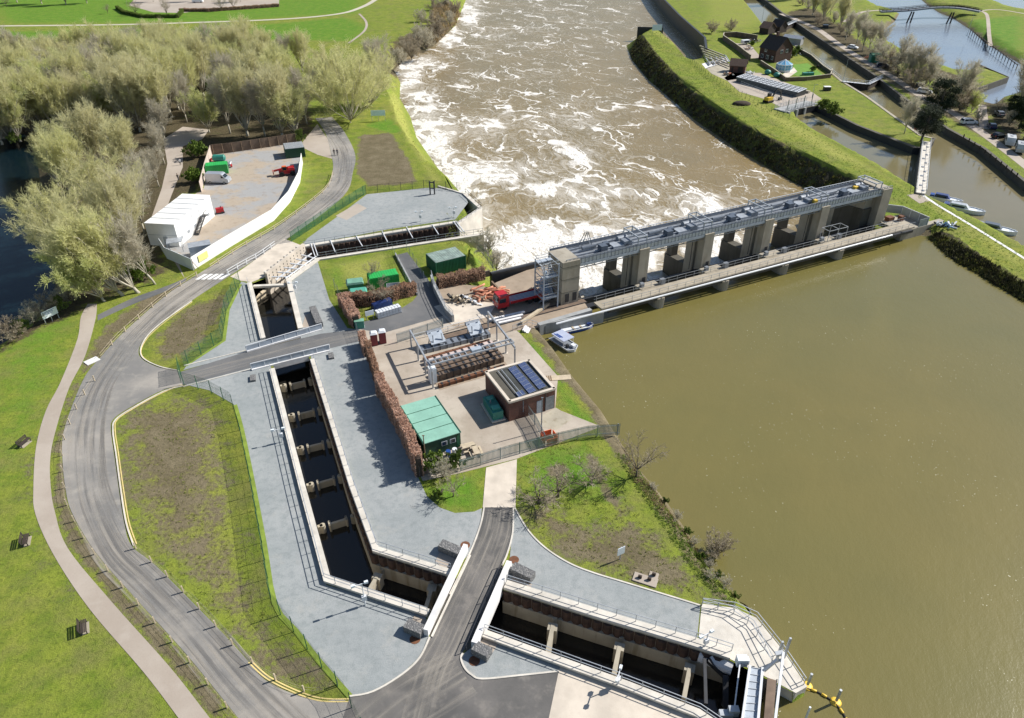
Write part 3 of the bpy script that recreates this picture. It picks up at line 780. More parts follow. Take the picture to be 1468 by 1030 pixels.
flat('buff_slab', [(330,397),(345,388),(408,343),(419,347),(436,354),(384,396),(361,405),(345,403)], .034, M['conc_cream'])
flat('gravel_patch', [(481,310),(512,292),(526,299),(497,316)], .036, M['path'])
# depot ground
flat('yard', [(513,472),(549,478),(640,452),(655,468),(700,440),(745,478),(800,540),(796,586),(862,612),(741,658),(662,678),(606,690),(562,592)], .022, M['yard'])
flat('quay_yard', [(622,404),(700,412),(712,405),(800,370),(834,428),(846,447),(772,470),(700,480),(652,470),(640,462)], .024, M['conc_yard'])
flat('depot_lane', [(568,366),(584,362),(622,412),(640,452),(590,470),(549,478),(513,472),(520,462),(560,452),(592,432),(598,424)], .02, M['asphalt_dark'])
flat('pale_yard', [(622,440),(660,428),(712,436),(700,455),(648,466)], .03, M['conc_cream'])
flat('compound_yard', [(292,270),(305,214),(424,206),(434,232),(429,262),(414,290),(384,321),(329,354),(278,384),(240,368),(222,345),(218,322)], .02, M['gravel'])
flat('track', [(265,400),(215,318),(232,270),(240,235),(234,200),(262,182),(300,186),(290,200),(262,210),(262,240),(246,280),(232,318)], .012, M['path'])
flat('worn_verge', [(433,205),(455,178),(470,200),(476,228),(455,222),(434,212)], .014, M['path'])
# markings
m = MB()
for i in range(5):
    a0 = P(287+10.2*i, 394.5-.2*i); d = (P(300, 390)-P(287, 400)); 
    w = (P(320,396)-P(285,394)).normalized(); l = (P(300,392.5)-P(290,398.5)).normalized()
    c = P(289+8.2*i, 397.3-.1*i)
    m.quad(Z(c-w*.35-l*1.2,.034), Z(c+w*.35-l*1.2,.034), Z(c+w*.35+l*1.2,.034), Z(c-w*.35+l*1.2,.034))
structure(m.build('zebra_crossing', M['white_paint']))
M['line_yellow'] = plain('yellow_line_paint', (.70, .55, .22), .7, .15, 1.2, 0, .25, obj=False)
for name, pts in (('yellow_lines', [(274,433),(227,468),(205,491),(201,511),(225,527),(256,534)]), ('yellow_lines', [(261,551),(233,561),(190,584),(164,602),(160,618),(165,655),(171,700),(179,750),(190,783)]), ('yellow_lines', [(354,952),(381,976),(423,997),(459,1008),(499,1009)])):
    L = SM(pts); m = MB()
    for off in (.12, .38) if len(pts) != 6 else (.2,):
        s_ = -1 if pts[0][0] in (261, 354) else -1
        a = offset_line(L, off*s_*-1); b = offset_line(L, (off+.13)*s_*-1)
        for i in range(len(a)-1): m.quad(Z(a[i],.034), Z(a[i+1],.034), Z(b[i+1],.034), Z(b[i],.034))
    structure(m.build(name, M['line_yellow']))
kerb('kerb', SM([(501,999),(535,992),(577,967),(602,943),(616,914)]))
kerb('kerb', SM([(645,853),(673,795),(685,765),(691,745),(694,728)]))
kerb('kerb', SM([(736,728),(735,764),(727,795),(719,812)]))
kerb('kerb', SM([(663,937),(661,945),(666,958),(676,968),(692,974),(745,969),(801,963)]))
kerb('kerb', SM([(738,729),(758,762),(783,787),(816,808),(851,822),(897,836),(989,864),(1004,869)]))
kerb('kerb', SM([(275,432),(228,466),(206,490),(203,511),(226,525),(256,532)]), .16, .1)
kerb('kerb', SM([(262,554),(234,562),(191,585),(166,602),(162,618),(167,655),(173,700),(181,750),(192,783)]), .16, .1)
kerb('kerb', SM([(264,525),(353,503)]), .16, .12); kerb('kerb', SM([(263,555),(359,530)]), .16, .12)
M['verge'] = plain('bright_verge_grass', (.20, .27, .035), .95, .25, .8, 0, .3, obj=False)
ribbon('grass_verge', SM([(337,581),(347.5,619),(362,690),(379,780),(394,866),(424,905),(458,949),(502,999)], 3), .55, .045, M['verge'])
ribbon('grass_verge', [P(345,408), P(327,445), P(321,489), P(266,525)], .55, .045, M['verge'])
# ------------------------------------------------------------------ fish pass: walls, water, baffles
flat_ = [Vector((p.x, p.y, 0)) for p in CHAN]
def flat_poly(name, poly, z, mat):
    m = MB(); m.v += [(p[0], p[1], z) for p in poly]; vv = [Vector((p[0], p[1], 0)) for p in poly]
    for t in tessellate_polygon([vv]):
        a, b, c = (vv[i] for i in t)
        m.face(t if (b-a).cross(c-a).z > 0 else t[::-1])
    return structure(m.build(name, mat))
chw = [(b, 0) for b in flat_]
flat_poly('channel_water', grown([(Z(p, 0), 1) for p in flat_], .2), -3.4, M['chan_water'])
flat_poly('reservoir_water', [G(1103,972), G(1143,996), G(1098,1088), G(1080,1060)], ZU+.01, M['reservoir'])

def outward(a, b):
    """side of the edge a-b that lies away from the channel: +1 = left of a->b"""
    mid = (a+b)/2; d = (b-a).normalized(); n = Vector((-d.y, d.x, 0))
    q = mid + n*.6
    return -1 if inside(CHAN, np.array([q.x]), np.array([q.y]))[0] else 1

def railing(name, pts, z, h=1.1, mat=None, parent=None, step=2.0, rails=2, r=.03):
    m = MB(); L = sum((b-a).length for a, b in zip(pts, pts[1:]))
    pos = [p for p, d in along(pts, step)] + [Vector(pts[-1])]
    for p in pos: m.bar(Z(p, z), Z(p, z+h), r*2, r*2)
    for k in range(rails):
        zz = z + h*(1-k*.5)
        for a, b in zip(pts, pts[1:]): m.bar(Z(a, zz), Z(b, zz), r*2, r*1.6)
    return m.build(name, mat or M['galv'], parent)

def channel_wall(label, pxs, coping_m, top=.45, w=.62, face='conc_wall', rail=True, floor=-4.6, pile=False, facez=None):
    pts = [G(*p) for p in pxs]
    sg = outward(pts[0], pts[1])
    t = thing('channel_wall', label, 'wall', Z(pts[0], 0))
    o = pts[0]; loc = [p-o for p in pts]
    out = offset_line(loc, sg*w); inn = offset_line(loc, -sg*.04); out2 = offset_line(loc, sg*(w+.05))
    m = MB()
    for i in range(len(loc)-1):
        m.hexa([Z(loc[i],floor), Z(loc[i+1],floor), Z(out[i+1],floor), Z(out[i],floor)], [Z(loc[i],top-.28), Z(loc[i+1],top-.28), Z(out[i+1],top-.28), Z(out[i],top-.28)])
    m.build('wall_face', M[face], t)
    m = MB()
    for i in range(len(loc)-1):
        m.hexa([Z(inn[i],top-.28), Z(inn[i+1],top-.28), Z(out2[i+1],top-.28), Z(out2[i],top-.28)], [Z(inn[i],top), Z(inn[i+1],top), Z(out2[i+1],top), Z(out2[i],top)])
    m.build('coping', M[coping_m], t)
    if pile:                                               # corrugated sheet piles standing proud of the face
        m = MB()
        for p, d in along(loc, 1.1, .4):
            n = Vector((-d.y, d.x, 0))*(-sg)
            m.hexa([Z(p-d*.54,floor), Z(p+d*.54,floor), Z(p+d*.2+n*.3,floor), Z(p-d*.2+n*.3,floor)], [Z(p-d*.54,top-.5), Z(p+d*.54,top-.5), Z(p+d*.2+n*.3,top-.5), Z(p-d*.2+n*.3,top-.5)])
        m.build('sheet_pile', M['sheetpile'], t)
    if facez is not None:                                  # a paler concrete band below the piles
        m = MB(); inn2 = offset_line(loc, -sg*.34)
        for i in range(len(loc)-1):
            m.hexa([Z(inn2[i],floor), Z(inn2[i+1],floor), Z(loc[i+1],floor), Z(loc[i],floor)], [Z(inn2[i],facez), Z(inn2[i+1],facez), Z(loc[i+1],facez), Z(loc[i],facez)])
        m.build('capping_beam', M['conc_wall'], t)
    if rail:
        railing('railing', offset_line(loc, sg*(.12 if rail == 'in' else w*.85)), top, 1.05, M['galv'], t)
    return t
channel_wall('pale coping wall of the outfall channel along the depot lawn', [(692,336),(455,372)], 'conc_white', .3, .8, rail='in')
channel_wall('pale coping wall slanting beside the white steel ladder frames', [(455,372),(411,404),(428,474)], 'conc_white', .4, .75, rail=False)
channel_wall('long pale coping wall between fish pass and hedge side paving', [(445,518),(501,700),(535,793),(643,827)], 'conc_white', .4, .7, rail=True, pile=True, facez=-1.5)
channel_wall('pale coping wall of the intake channel under the grass bank', [(722,846),(860,890),(1000,932),(1046,947)], 'conc_white', .4, 1.0, rail=True, pile=True, facez=-1.5)
channel_wall('pale coping wall of the outfall channel with rusty sheet piles', [(656,321),(436,356)], 'conc_white', .3, .9, rail='in', pile=True)
channel_wall('pale coping wall beside dark water below the zebra crossing', [(361,407),(381,487)], 'conc_white', .4, .75)
channel_wall('long pale coping wall of the fish pass casting a ladder shadow', [(394,531),(438,700),(474,831),(617,878)], 'conc_white', .45, .7)
channel_wall('pale coping wall of the intake channel beside the cream apron', [(696,907),(900,981),(1002,1021),(1096,1085)], 'conc_white', .45, .75, rail='in')

# the pale wall with slots beside the chamber, and its sill
t = thing('slotted_wall', 'pale slotted concrete wall beside the road at the zebra crossing', 'wall', G(382,398))
o = G(382,398); a = G(382,399)-o; b = G(436,356)-o
m = MB(); m.wall(a, b, .5, -4.6, 1.0); m.build('wall_face', M['conc_cream'], t)
d = (b-a).normalized(); n = Vector((d.y, -d.x, 0)); L = (b-a).length
m = MB()
for k in range(3):
    for i in range(11):
        q = a + d*(L*(i+.5)/11); m.bar(Z(q+n*.26-d*.09, -.9+k*.62), Z(q+n*.26+d*.09, -.9+k*.62), .03, .3)
m.build('slot', M['dark_metal'], t)
m = MB()
for i in range(6):
    q = a + d*(L*(i+.5)/6) - n*.3; m.box(Z(q-n*.5, 1.0-1.0), (.5, .5, .75), atan2(d.y, d.x))
m.build('bollard_block', M['conc_white'], t)
t = thing('weir_sill', 'mossy concrete sill at the upper end of the dark chamber', 'sill', G(361,405))
o = G(361,405); a = G(363,409)-o; b = G(409,407)-o
m = MB(); m.wall(a, b, .7, -.5, -.1); m.build('sill_beam', M['conc_white'], t)
m = MB(); a2 = P(368,432,-3.2)-o; b2 = P(403,408,-3.2)-o
m.hexa([Z(a2,-3.5), Z(b2,-3.5), Z(b2+Vector((.3,1.6,0)),-3.5), Z(a2+Vector((.3,1.6,0)),-3.5)], [Z(a2,-2.4), Z(b2,-2.4), Z(b2+Vector((.3,1.6,0)),-2.2), Z(a2+Vector((.3,1.6,0)),-2.2)])
m.build('mossy_ledge', M['pale_wood'], t)
# steel ladder frames over the slanting chamber
o = G(400,398); t = thing('ladder_frame', 'white steel ladder frames across the slanting chamber by the slotted wall', 'frame', o)
p0, p1 = G(396,404)-o, G(447,366)-o; q0, q1 = G(411,404)-o, G(455,372)-o
m = MB(); m.bar(Z(p0,.35), Z(p1,.35), .18, .2); m.bar(Z(q0+Vector((-.2,.2,0)),.55), Z(q1+Vector((-.2,.2,0)),.55), .14, .2); m.build('side_beam', M['white_metal'], t)
for i in range(6):
    k = (i+.3)/6; m = MB(); a = p0.lerp(p1, k)-Vector((1.3,-.6,0)); m.bar(Z(a,.38), Z(q0.lerp(q1, k+.05),.5), .22, .16); m.build('cross_beam', M['white_metal'], t)
m = MB()
for i in range(5):
    k = (i+.55)/6; c = p0.lerp(p1, k); c2 = q0.lerp(q1, k); m.bar(Z(c, -1.2), Z(c2, -1.2), 1.0, .12)
m.build('grating', M['conc_wall'], t)

for i, (a, b) in enumerate((((446,352),(452,370)), ((474,347),(481,364)), ((511,341),(520,356)), ((548,334),(556,350)), ((583,328),(592,344)), ((620,325),(629,339)), ((650,320),(662,336)))):
    o = G(*a); e = G(*b)-o
    m = MB(); m.bar(Z(Vector((0,0,0)),.38), Z(e,.38), .16, .2)
    if i in (0, 6):
        dd = Vector((.55, .1, 0)); m.bar(Z(dd,.38), Z(e+dd,.38), .16, .2)
    s_ = m.build('channel_strut', M['white_metal'], None, loc=o)
    tag(s_, ['twin white steel strut nearest the slotted wall across the outfall channel', 'white steel strut second along from the slotted wall', 'white steel strut third along from the slotted wall', 'white steel strut midway along the outfall channel',
             'white steel strut just beyond the middle of the outfall channel', 'white steel strut next to the river end of the channel', 'twin white steel strut at the river mouth of the outfall channel'][i], 'strut', 'struts across the outfall channel')
# quay end wall
m = MB(); q = [G(666,279), G(689,300), G(656,322)]
t = thing('quay_wall', 'pale concrete wall round the pointed end of the grey quay by the river', 'wall', q[0])
lo = [p-q[0] for p in q]; 
m.wall(lo[0], lo[1], .9, -5.6, .25); m.wall(lo[1], lo[2], .9, -5.6, .25); m.wall(P(628,268)-q[0], lo[0], .5, -5, .25); m.build('wall_face', M['conc_white'], t)
railing('railing', offset_line(lo, .2), .25, 1.1, M['dark_metal'], t)

# baffles
def baffle(label, a, b, zt=-2.2, post=None):
    pa, pb = P(*a, zt), P(*b, zt); o = Z((pa+pb)/2, -3.4); d = (pb-pa); L = d.length; d.normalize(); rz = atan2(d.y, d.x)
    t = thing('baffle', label, 'baffle', o, rz, 'concrete baffles standing in the fish pass')
    h = zt+3.4
    for s_ in (-1, 1):
        m = MB(); x = s_*(L/2-.05); m.box((x, 0, -1), (.6, .42, h+1)); m.cyl((x-s_*.3, 0, -1), .34, h+1, 12); m.build('wall_stub', M['conc_wall'], t)
    m = MB(); w = L*.46; m.box((0, 0, -1), (w, .32, h+.8)); m.build('blade', M['conc_wall'], t)
    for s_ in (-1, 1):
        m = MB(); m.box((s_*w/2, 0, -1), (.28, .55, h+.95)); m.cyl((s_*w/2, .28, -1), .14, h+.95, 8); m.cyl((s_*w/2, -.28, -1), .14, h+.95, 8); m.build('blade_end', M['conc_wall'], t)
    return t
BL = ['concrete baffle just below the middle road bridge', 'concrete baffle second down from the middle road bridge', 'concrete baffle halfway down the long fish pass', 'concrete baffle fourth down from the middle road bridge', 'concrete baffle lowest in the straight fish pass, above the corner']
for lb, a, b in zip(BL, ((404,552.6),(415.5,595),(428,642),(442,694.6),(458,754)), ((447.5,542),(461.4,584),(475,630.5),(491,680.7),(510,738))): baffle(lb, a, b)
def fin(label, a, b, zt=-1.2):
    pa, pb = P(*a, zt), P(*b, zt); o = Z(pa, -3.4); d = pb-pa; L = d.length; rz = atan2(d.y, d.x)
    t = thing('baffle', label, 'baffle', o, rz, 'concrete baffles standing in the fish pass')
    m = MB(); m.box((L/2, 0, -1), (L, .42, zt+4.3)); m.build('blade', M['conc_wall'], t)
    m = MB(); m.box((.3, 0, -1), (.9, 1.0, zt+4.25)); m.build('blade_end', M['conc_wall'], t)
    m = MB(); m.box((-1.4, 0, -1), (.9, .6, zt+4.2)); m.cyl((-1.0, 0, -1), .3, zt+4.2); m.build('wall_stub', M['conc_wall'], t)
fin('concrete fin at the corner where the fish pass turns', (542,822), (526,850), -1.5)
fin('concrete fin beside the white parapet of the lower road bridge', (620,838), (610,872), -1.3)
fin('concrete fin first beyond the lower road bridge in the intake', (793,894), (785,934), -1.1)
fin('concrete fin second beyond the lower road bridge in the intake', (889,922), (880,966), -1.1)
fin('concrete fin closest to the screen cleaner in the intake', (990,952), (981,1000), -1.1)

# ------------------------------------------------------------------ road bridges
def bridge(name, label, deck, zs, parapets, mat='conc_bright'):
    pts = [G(*p) for p in deck]; o = sum((p for p in pts), Vector())/len(pts)
    t = thing(name, label, 'bridge', o)
    m = MB(); m.prism([p-o for p in pts], -.85, .0+.018); m.build('deck', M['conc_dark'], t)
    return t, o
t, o = bridge('road_bridge', 'grey road bridge over the fish pass with panelled white parapets', [(352,504),(362,531),(476,503),(462,477)], 0, None)
def parapet(t, o, p0, p1, w, h, panel, ends=True, lab=None):
    a, b = G(*p0)-o, G(*p1)-o; d = (b-a).normalized(); n = Vector((-d.y, d.x, 0))
    m = MB(); m.wall(a, b, w, -.7, h); pa = m.build('parapet', M['conc_bright'], t)
    if panel:
        m = MB(); m.wall(a, b, .06, h, h+.75); m.build('panel', M['blue_grey'], pa)
        m = MB(); L = (b-a).length
        for k in range(int(L/2)+1):
            q = a + d*(L*k/int(L/2)); m.bar(Z(q,h), Z(q,h+.95), .1, .1)
        m.bar(Z(a,h+.92), Z(b,h+.92), .12, .1); m.build('handrail', M['white_metal'], pa)
    return pa
pa = parapet(t, o, (354,505), (462,473), .4, .25, True); pa = parapet(t, o, (361,531), (473,503), .55, .25, True)
for q in ((363,544), (475,512)):
    m = MB(); c = G(*q)-o; m.box(Z(c,-1), (.8, 1.5, 1.35), .3); m.build('end_block', M['gabion'], t)
t, o = bridge('road_bridge', 'dark asphalt road bridge over the intake with broad white parapets', [(672,795),(643,853),(614,910),(676,936),(700,880),(731,815)], 0, None)
parapet(t, o, (668,789), (611,912), .5, 1.0, False)
parapet(t, o, (730,813), (680,930), .6, 1.0, False)
railing('guard_rail', [G(720,813)-o, G(697,865)-o, G(668,935)-o], 0, 1.0, M['dark_metal'], t, 2.4)
m = MB(); m.wall(G(674,797)-o, G(619,914)-o, .2, 0, .16); m.build('kerb_stone', M['conc_white'], t)

def gabion_wall(label, a, b, patch):
    pa, pb = G(*a), G(*b); d = (pb-pa).normalized()
    m = MB(); m.wall(Vector((0,0,0)), pb-pa, 1.1, -.3, .95); w = m.build('gabion_wall', M['gabion'], None, loc=Z(pa,0))
    tag(w, label, 'gabion', 'gabion wing walls at the lower road bridge')
    flat('bare_earth', patch, .055, M['path'])
M['earth'] = plain('brown_earth', (.26, .19, .12), .95, .3, 1.5, 0, .4, obj=False)
gabion_wall('stone filled gabion wall on the paving above the fish pass turn', (632,786), (660,798), [(624,806),(630,793),(655,803),(646,823)])
gabion_wall('stone filled gabion wall beneath the grass bank', (735,819), (764,833), [(728,842),(736,826),(763,839),(757,850)])
gabion_wall('stone filled gabion wall beside the lamp bracket by the turn', (583,901), (607,911), [(588,895),(594,883),(614,891),(608,905)])
gabion_wall('stone filled gabion wall at the corner of the cream apron', (680,933), (702,944), [(683,930),(692,916),(714,924),(704,940)])
for (x, y), lb in (((667,782),'pair'), ((737,803),'x'), ((680,948),'y'), ((595,917),'z')):
    m = MB(); m.cyl((0,0,.03), .55, .02, 16); c_ = m.build('inspection_cover', M['rust'], None, loc=G(x,y))
    tag(c_, {'pair': 'round rusty cover on the paving above the stone gabion', 'x': 'round rusty cover on the paving under the grass bank', 'y': 'round rusty cover near the rounded apron kerb', 'z': 'round rusty cover beside the lower gabion and fish pass'}[lb], 'cover', 'round covers set in the paving')

# ------------------------------------------------------------------ fences
def mesh_fence(label, pxs, h=2.4, mat='green_fence', pitch=.085, wire=.022, name='mesh_fence', world=False, closed=False):
    pts = pxs if world else [G(*p) for p in pxs]; o = Z(pts[0], 0); pts = [Z(p-o, 0) for p in pts]
    t = thing(name, label, 'fence', o)
    for p, d in along(pts, 2.7):
        m = MB(); m.box(Z(p, 0), (.07, .07, h+.08), atan2(d.y, d.x)); m.build('post', M[mat], t)
    m = MB()
    for p, d in along(pts, pitch): m.quad(Z(p-d*wire/2,.05), Z(p+d*wire/2,.05), Z(p+d*wire/2,h), Z(p-d*wire/2,h))
    for a, b in zip(pts, pts[1:]):
        for k in range(4):
            zz = .08+(h-.12)*k/3; n = Vector((0,0,.012)); m.quad(Z(a,zz)-n, Z(b,zz)-n, Z(b,zz)+n, Z(a,zz)+n)
    m.build('mesh_panel', M[mat], t)
    return t
mesh_fence('green mesh fence curving along the long fish pass paving to the bottom edge', [(264,552),(300,563),(334,582),(345,619),(360,690),(376,780),(390,866),(421,906),(455,950),(497,1000),(540,1090)])
mesh_fence('green mesh fence beside the brown verge above the middle road bridge', [(344,406),(325,445),(318,489),(264,526)])
mesh_fence('green mesh fence dividing the quay from the bend in the road', [(418,347),(480,306),(525,278)], 2.2, pitch=.07, wire=.034)
mesh_fence('dark green mesh fence along the back of the quay by the river', [(525,278),(612,270),(660,274)], 2.0, 'dark_metal', .12)
t = mesh_fence('green steel gate across the access road by the yellow lines', [(260,549),(258,527)], 2.6, 'green_fence', .09, .04, 'steel_gate')
t = mesh_fence('grey mesh fence beside the green skips and brown hedge', [(480,414),(492,437),(508,466),(518,492)], 1.9, 'galv', .16, .02)
mesh_fence('grey mesh fence round the back of the depot lane', [(563,360),(588,417)], 1.6, 'galv', .2, .02); mesh_fence('grey mesh fence in front of the dark green container', [(583,358),(616,415)], 1.6, 'galv', .2, .02)
mesh_fence('tall thin grey fence along the hedge foot beside the paving', [(519,496),(545,545),(560,590),(603,688)], 2.0, 'galv', .14, .02)

def palisade(label, pxs, h=2.0, mat='palisade'):
    pts = [G(*p) for p in pxs]; o = Z(pts[0], 0); pts = [Z(p-o, 0) for p in pts]
    t = thing('palisade_fence', label, 'fence', o); m = MB()
    for p, d in along(pts, .17): m.bar(Z(p,.05), Z(p,h), .09, .03) if False else m.quad(Z(p-d*.05,.05), Z(p+d*.05,.05), Z(p+d*.05,h), Z(p-d*.05,h))
    m.build('pale', M[mat], t)
    m = MB()
    for a, b in zip(pts, pts[1:]):
        m.bar(Z(a,.45), Z(b,.45), .05, .07); m.bar(Z(a,h-.3), Z(b,h-.3), .05, .07)
    m.build('rail', M[mat], t)
    for p, d in along(pts, 2.75):
        m = MB(); m.box(Z(p,0), (.1,.1,h)); m.build('post', M[mat], t)
palisade('grey palisade fence across the depot front ending out over the water', [(660,676),(730,655),(785,640),(842,627),(888,624)])
palisade('grey palisade fence running from the brick building to the orange barrier', [(755,593),(768,612),(782,640)])
palisade('pale palisade fence on the river bank behind the dark green container', [(686,359),(697,372),(708,388)], 1.8)
palisade('short grey palisade fence at the edge of the stop log yard', [(570,492),(600,482),(636,470)], 1.8)

# hoardings round the contractor's compound
def hoarding(label, pxs, h, mat, name='hoarding', board=None, side=-1):
    pts = [G(*p) for p in pxs]; o = Z(pts[0], 0); pts = [Z(p-o, 0) for p in pts]
    t = thing(name, label, 'hoarding', o); m = MB()
    for a, b in zip(pts, pts[1:]): m.wall(a, b, .08, 0, h)
    m.build('panel', M[mat], t)
    m = MB()
    for p, d in along(pts, 2.4, .02):
        n = Vector((-d.y, d.x, 0))*side; m.bar(Z(p+n*.1,0), Z(p+n*.1,h-.05), .1, .1)
        m.bar(Z(p+n*.1,h*.8), Z(p+n*1.0,.02), .08, .08)
    m.build('brace', M['wood'], t)
    if board:
        m = MB()
        for p, d in along(pts, board):
            m.bar(Z(p+Vector((d.y,-d.x,0))*.05,0), Z(p+Vector((d.y,-d.x,0))*.05,h+.02), .06, .02)
        m.build('joint_strip', M['wood'], t)
    return t
hoarding('long white hoarding curving along the road around the compound', [(434,234),(430,262),(416,290),(392,317),(329,355),(278,387)], 2.6, 'white_paint')
hoarding('pale grey hoarding at the compound front beside the trees', [(278,388),(240,371),(232,358)], 2.4, 'panel_white')
hoarding('brown board hoarding at the back of the compound below the wood', [(425,205),(380,212),(331,219),(304,222)], 2.6, 'board_brown', board=1.2, side=1)
hoarding('pale striped board hoarding beside the van and the track', [(304,222),(296,248),(289,276)], 2.5, 'board_pale', board=.6, side=-1)
t = [o for o in COL.objects if o.get('label', '').startswith('long white hoarding')][0]
a, b = G(287,382)-t.location, G(300,374)-t.location
dd = (b-a).normalized(); nn = Vector((dd.y, -dd.x, 0))*.06; nn = nn if nn.y < 0 else -nn
m = MB(); m.bar(Z(a+nn,1.5), Z(b+nn,1.5), .03, 1.3); m.build('yellow_notice', M['note_yellow'], t)

# knee-high post and wire fences along the roads (each run one fence)
def post_fence(label, pxs, step, h=1.05, wires=(1.0,), mat='wood', rw=.05, rh=.09):
    pts = SM(pxs); o = Z(pts[0], 0); pts = [Z(p-o, 0) for p in pts]
    t = thing('post_and_rail_fence', label, 'fence', o)
    for p, d in along(pts, step, .3):
        m = MB(); m.box(Z(p,0), (.13,.13,h), atan2(d.y, d.x)); m.build('post', M[mat], t)
    m = MB()
    for zz in wires:
        for a, b in zip(pts, pts[1:]): m.bar(Z(a,zz), Z(b,zz), rw, rh)
    m.build('rail', M[mat], t)
post_fence('low timber post fence between the footpath and the road', [(137,545),(112,583),(91,640),(93,700),(101,735),(136,795),(197,865),(264,940),(330,1020),(380,1080)], 3.4, 1.0, (.85,.45), 'pale_wood', .012, .014)
post_fence('low timber post fence on the grass side of the grey road', [(193,785),(224,812),(262,848),(301,889),(345,936),(400,978),(450,994),(484,982)], 3.2, 1.0, (.85,.45), 'pale_wood', .012, .014)
post_fence('pale timber rail fence along the white hoarding roadside', [(478,250),(466,275),(404,323),(345,358),(302,386)], 4.2, 1.05, (.5,.9), 'pale_wood')
post_fence('pale timber rail fence between the tarmac path and the road', [(284,396),(240,424),(176,480),(145,514)], 4.0, 1.0, (.45,.9), 'pale_wood', .03, .04)
post_fence('pale rail fence along the kerb opposite the slotted wall', [(326,395),(352,380),(372,369),(395,353)], 2.4, 1.1, (.55,1.05), 'white_metal')
# ------------------------------------------------------------------ the sluice: piers, gates, gantry, footbridge (local axes: x along the weir, y downstream)
SL = thing('sluice', 'concrete river sluice of five gates under a long steel gantry', 'sluice', A, AXA)
PX_ = [0, 14.4, 28.8, 43.2, 57.7]
TOP = 7.3
def pier(x):
    m = MB()
    # twin towers with the gate slot between, joined at the foot and the head
    for y0, y1 in ((.7, 2.5), (3.3, 5.7)):
        m.hexa([(x-2.1,y0,-6),(x,y0,-6),(x,y1,-6),(x-2.1,y1,-6)], [(x-2.1,y0,TOP),(x,y0,TOP),(x,y1,TOP),(x-2.1,y1,TOP)])
    m.hexa([(x-1.6,2.5,-6),(x-.5,2.5,-6),(x-.5,3.3,-6),(x-1.6,3.3,-6)], [(x-1.6,2.5,TOP-.1),(x-.5,2.5,TOP-.1),(x-.5,3.3,TOP-.1),(x-1.6,3.3,TOP-.1)])
    p = m.build('pier', M['conc_pier'], SL)
    m = MB(); m.hexa([(x-2.0,5.7,-6),(x-.1,5.7,-6),(x-.1,11.5,-6),(x-2.0,11.5,-6)], [(x-2.0,5.7,-.9),(x-.1,5.7,-.9),(x-.1,11.5,-1.3),(x-2.0,11.5,-1.3)])
    m.cyl((x-1.05,11.5,-6), .95, 4.7, 14); m.box((x-1.05,10.8,-1.35), (1.5,1.6,2.9)); m.build('pier_nose', M['conc_dark'], p)
    m = MB(); m.bar((x-.6,10.6,2.0), (x-.6,5.9,5.6), .22, .3); m.bar((x-1.5,10.6,2.0), (x-1.5,5.9,5.6), .22, .3)
    for k in range(5): q = (k+.5)/5; m.bar((x-1.5,10.6-4.7*q,2.0+3.6*q), (x-.6,10.6-4.7*q,2.0+3.6*q), .1, .1)
    m.build('inclined_stair', M['galv'], p)
    m = MB(); m.box((x-.7,.69,.1), (.7,.06,1.5)); m.build('doorway', M['dark_metal'], p)
    m = MB(); m.cyl((x-1.05,-4.6,-4), 1.05, 4.4, 16); m.box((x-1.05,-2.6,-4), (2.1,4.0,4.4)); m.build('cutwater', M['conc_pier'], p)
for x in PX_[1:]: pier(x)
# near abutment tower
m = MB(); m.hexa([(-3.4,.7,-2),(0,.7,-2),(0,5.8,-2),(-3.4,5.8,-2)], [(-3.4,.7,8.2),(0,.7,8.2),(0,5.8,8.2),(-3.4,5.8,8.2)])
tw = m.build('abutment_tower', M['conc_pier'], SL)
for zz in (2.4, 4.9, 7.2):
    m = MB(); m.box((-1.7,3.25,zz), (3.46,5.16,.06)); m.build('pour_joint', M['conc_dark'], tw)
for xx in (-2.3, -.8):
    m = MB(); m.box((xx,.69,.5), (.8,.06,1.6)); m.build('doorway', M['dark_metal'], tw)
m = MB(); m.box((-.5,7.4,-6), (1.0,5.0,6.6)); m.build('wing_wall', M['conc_dark'], tw)
# far abutment
m = MB(); m.hexa([(72.3,.7,-6),(75.0,.7,-6),(75.0,7.5,-6),(72.3,7.5,-6)], [(72.3,.7,8.0),(75.0,.7,8.0),(75.0,7.5,8.0),(72.3,7.5,8.0)])
m2 = MB(); m2.hexa([(69.9,2.3,-6),(72.28,2.3,-6),(72.28,9.5,-6),(69.9,9.5,-6)], [(70.0,2.3,3.6),(72.28,2.3,3.6),(72.28,9.5,2.6),(70.0,9.5,2.6)]); m2.build('shaded_wet_wall', M['conc_dark'], SL)  # dark colour paints in the last bay's shade along with the wet
m.hexa([(70.2,2.6,-6),(72.3,2.6,-6),(72.3,7.5,-6),(70.2,7.5,-6)], [(70.2,2.6,7.6),(72.3,2.6,7.6),(72.3,7.5,7.6),(70.2,7.5,7.6)])
m.hexa([(72.3,7.5,-6),(73.2,7.5,-6),(76.0,17,-6),(75.0,17,-6)], [(72.3,7.5,3.0),(73.2,7.5,3.0),(76.0,17,.2),(75.0,17,.2)])
m.build('far_abutment', M['conc_pier'], SL)
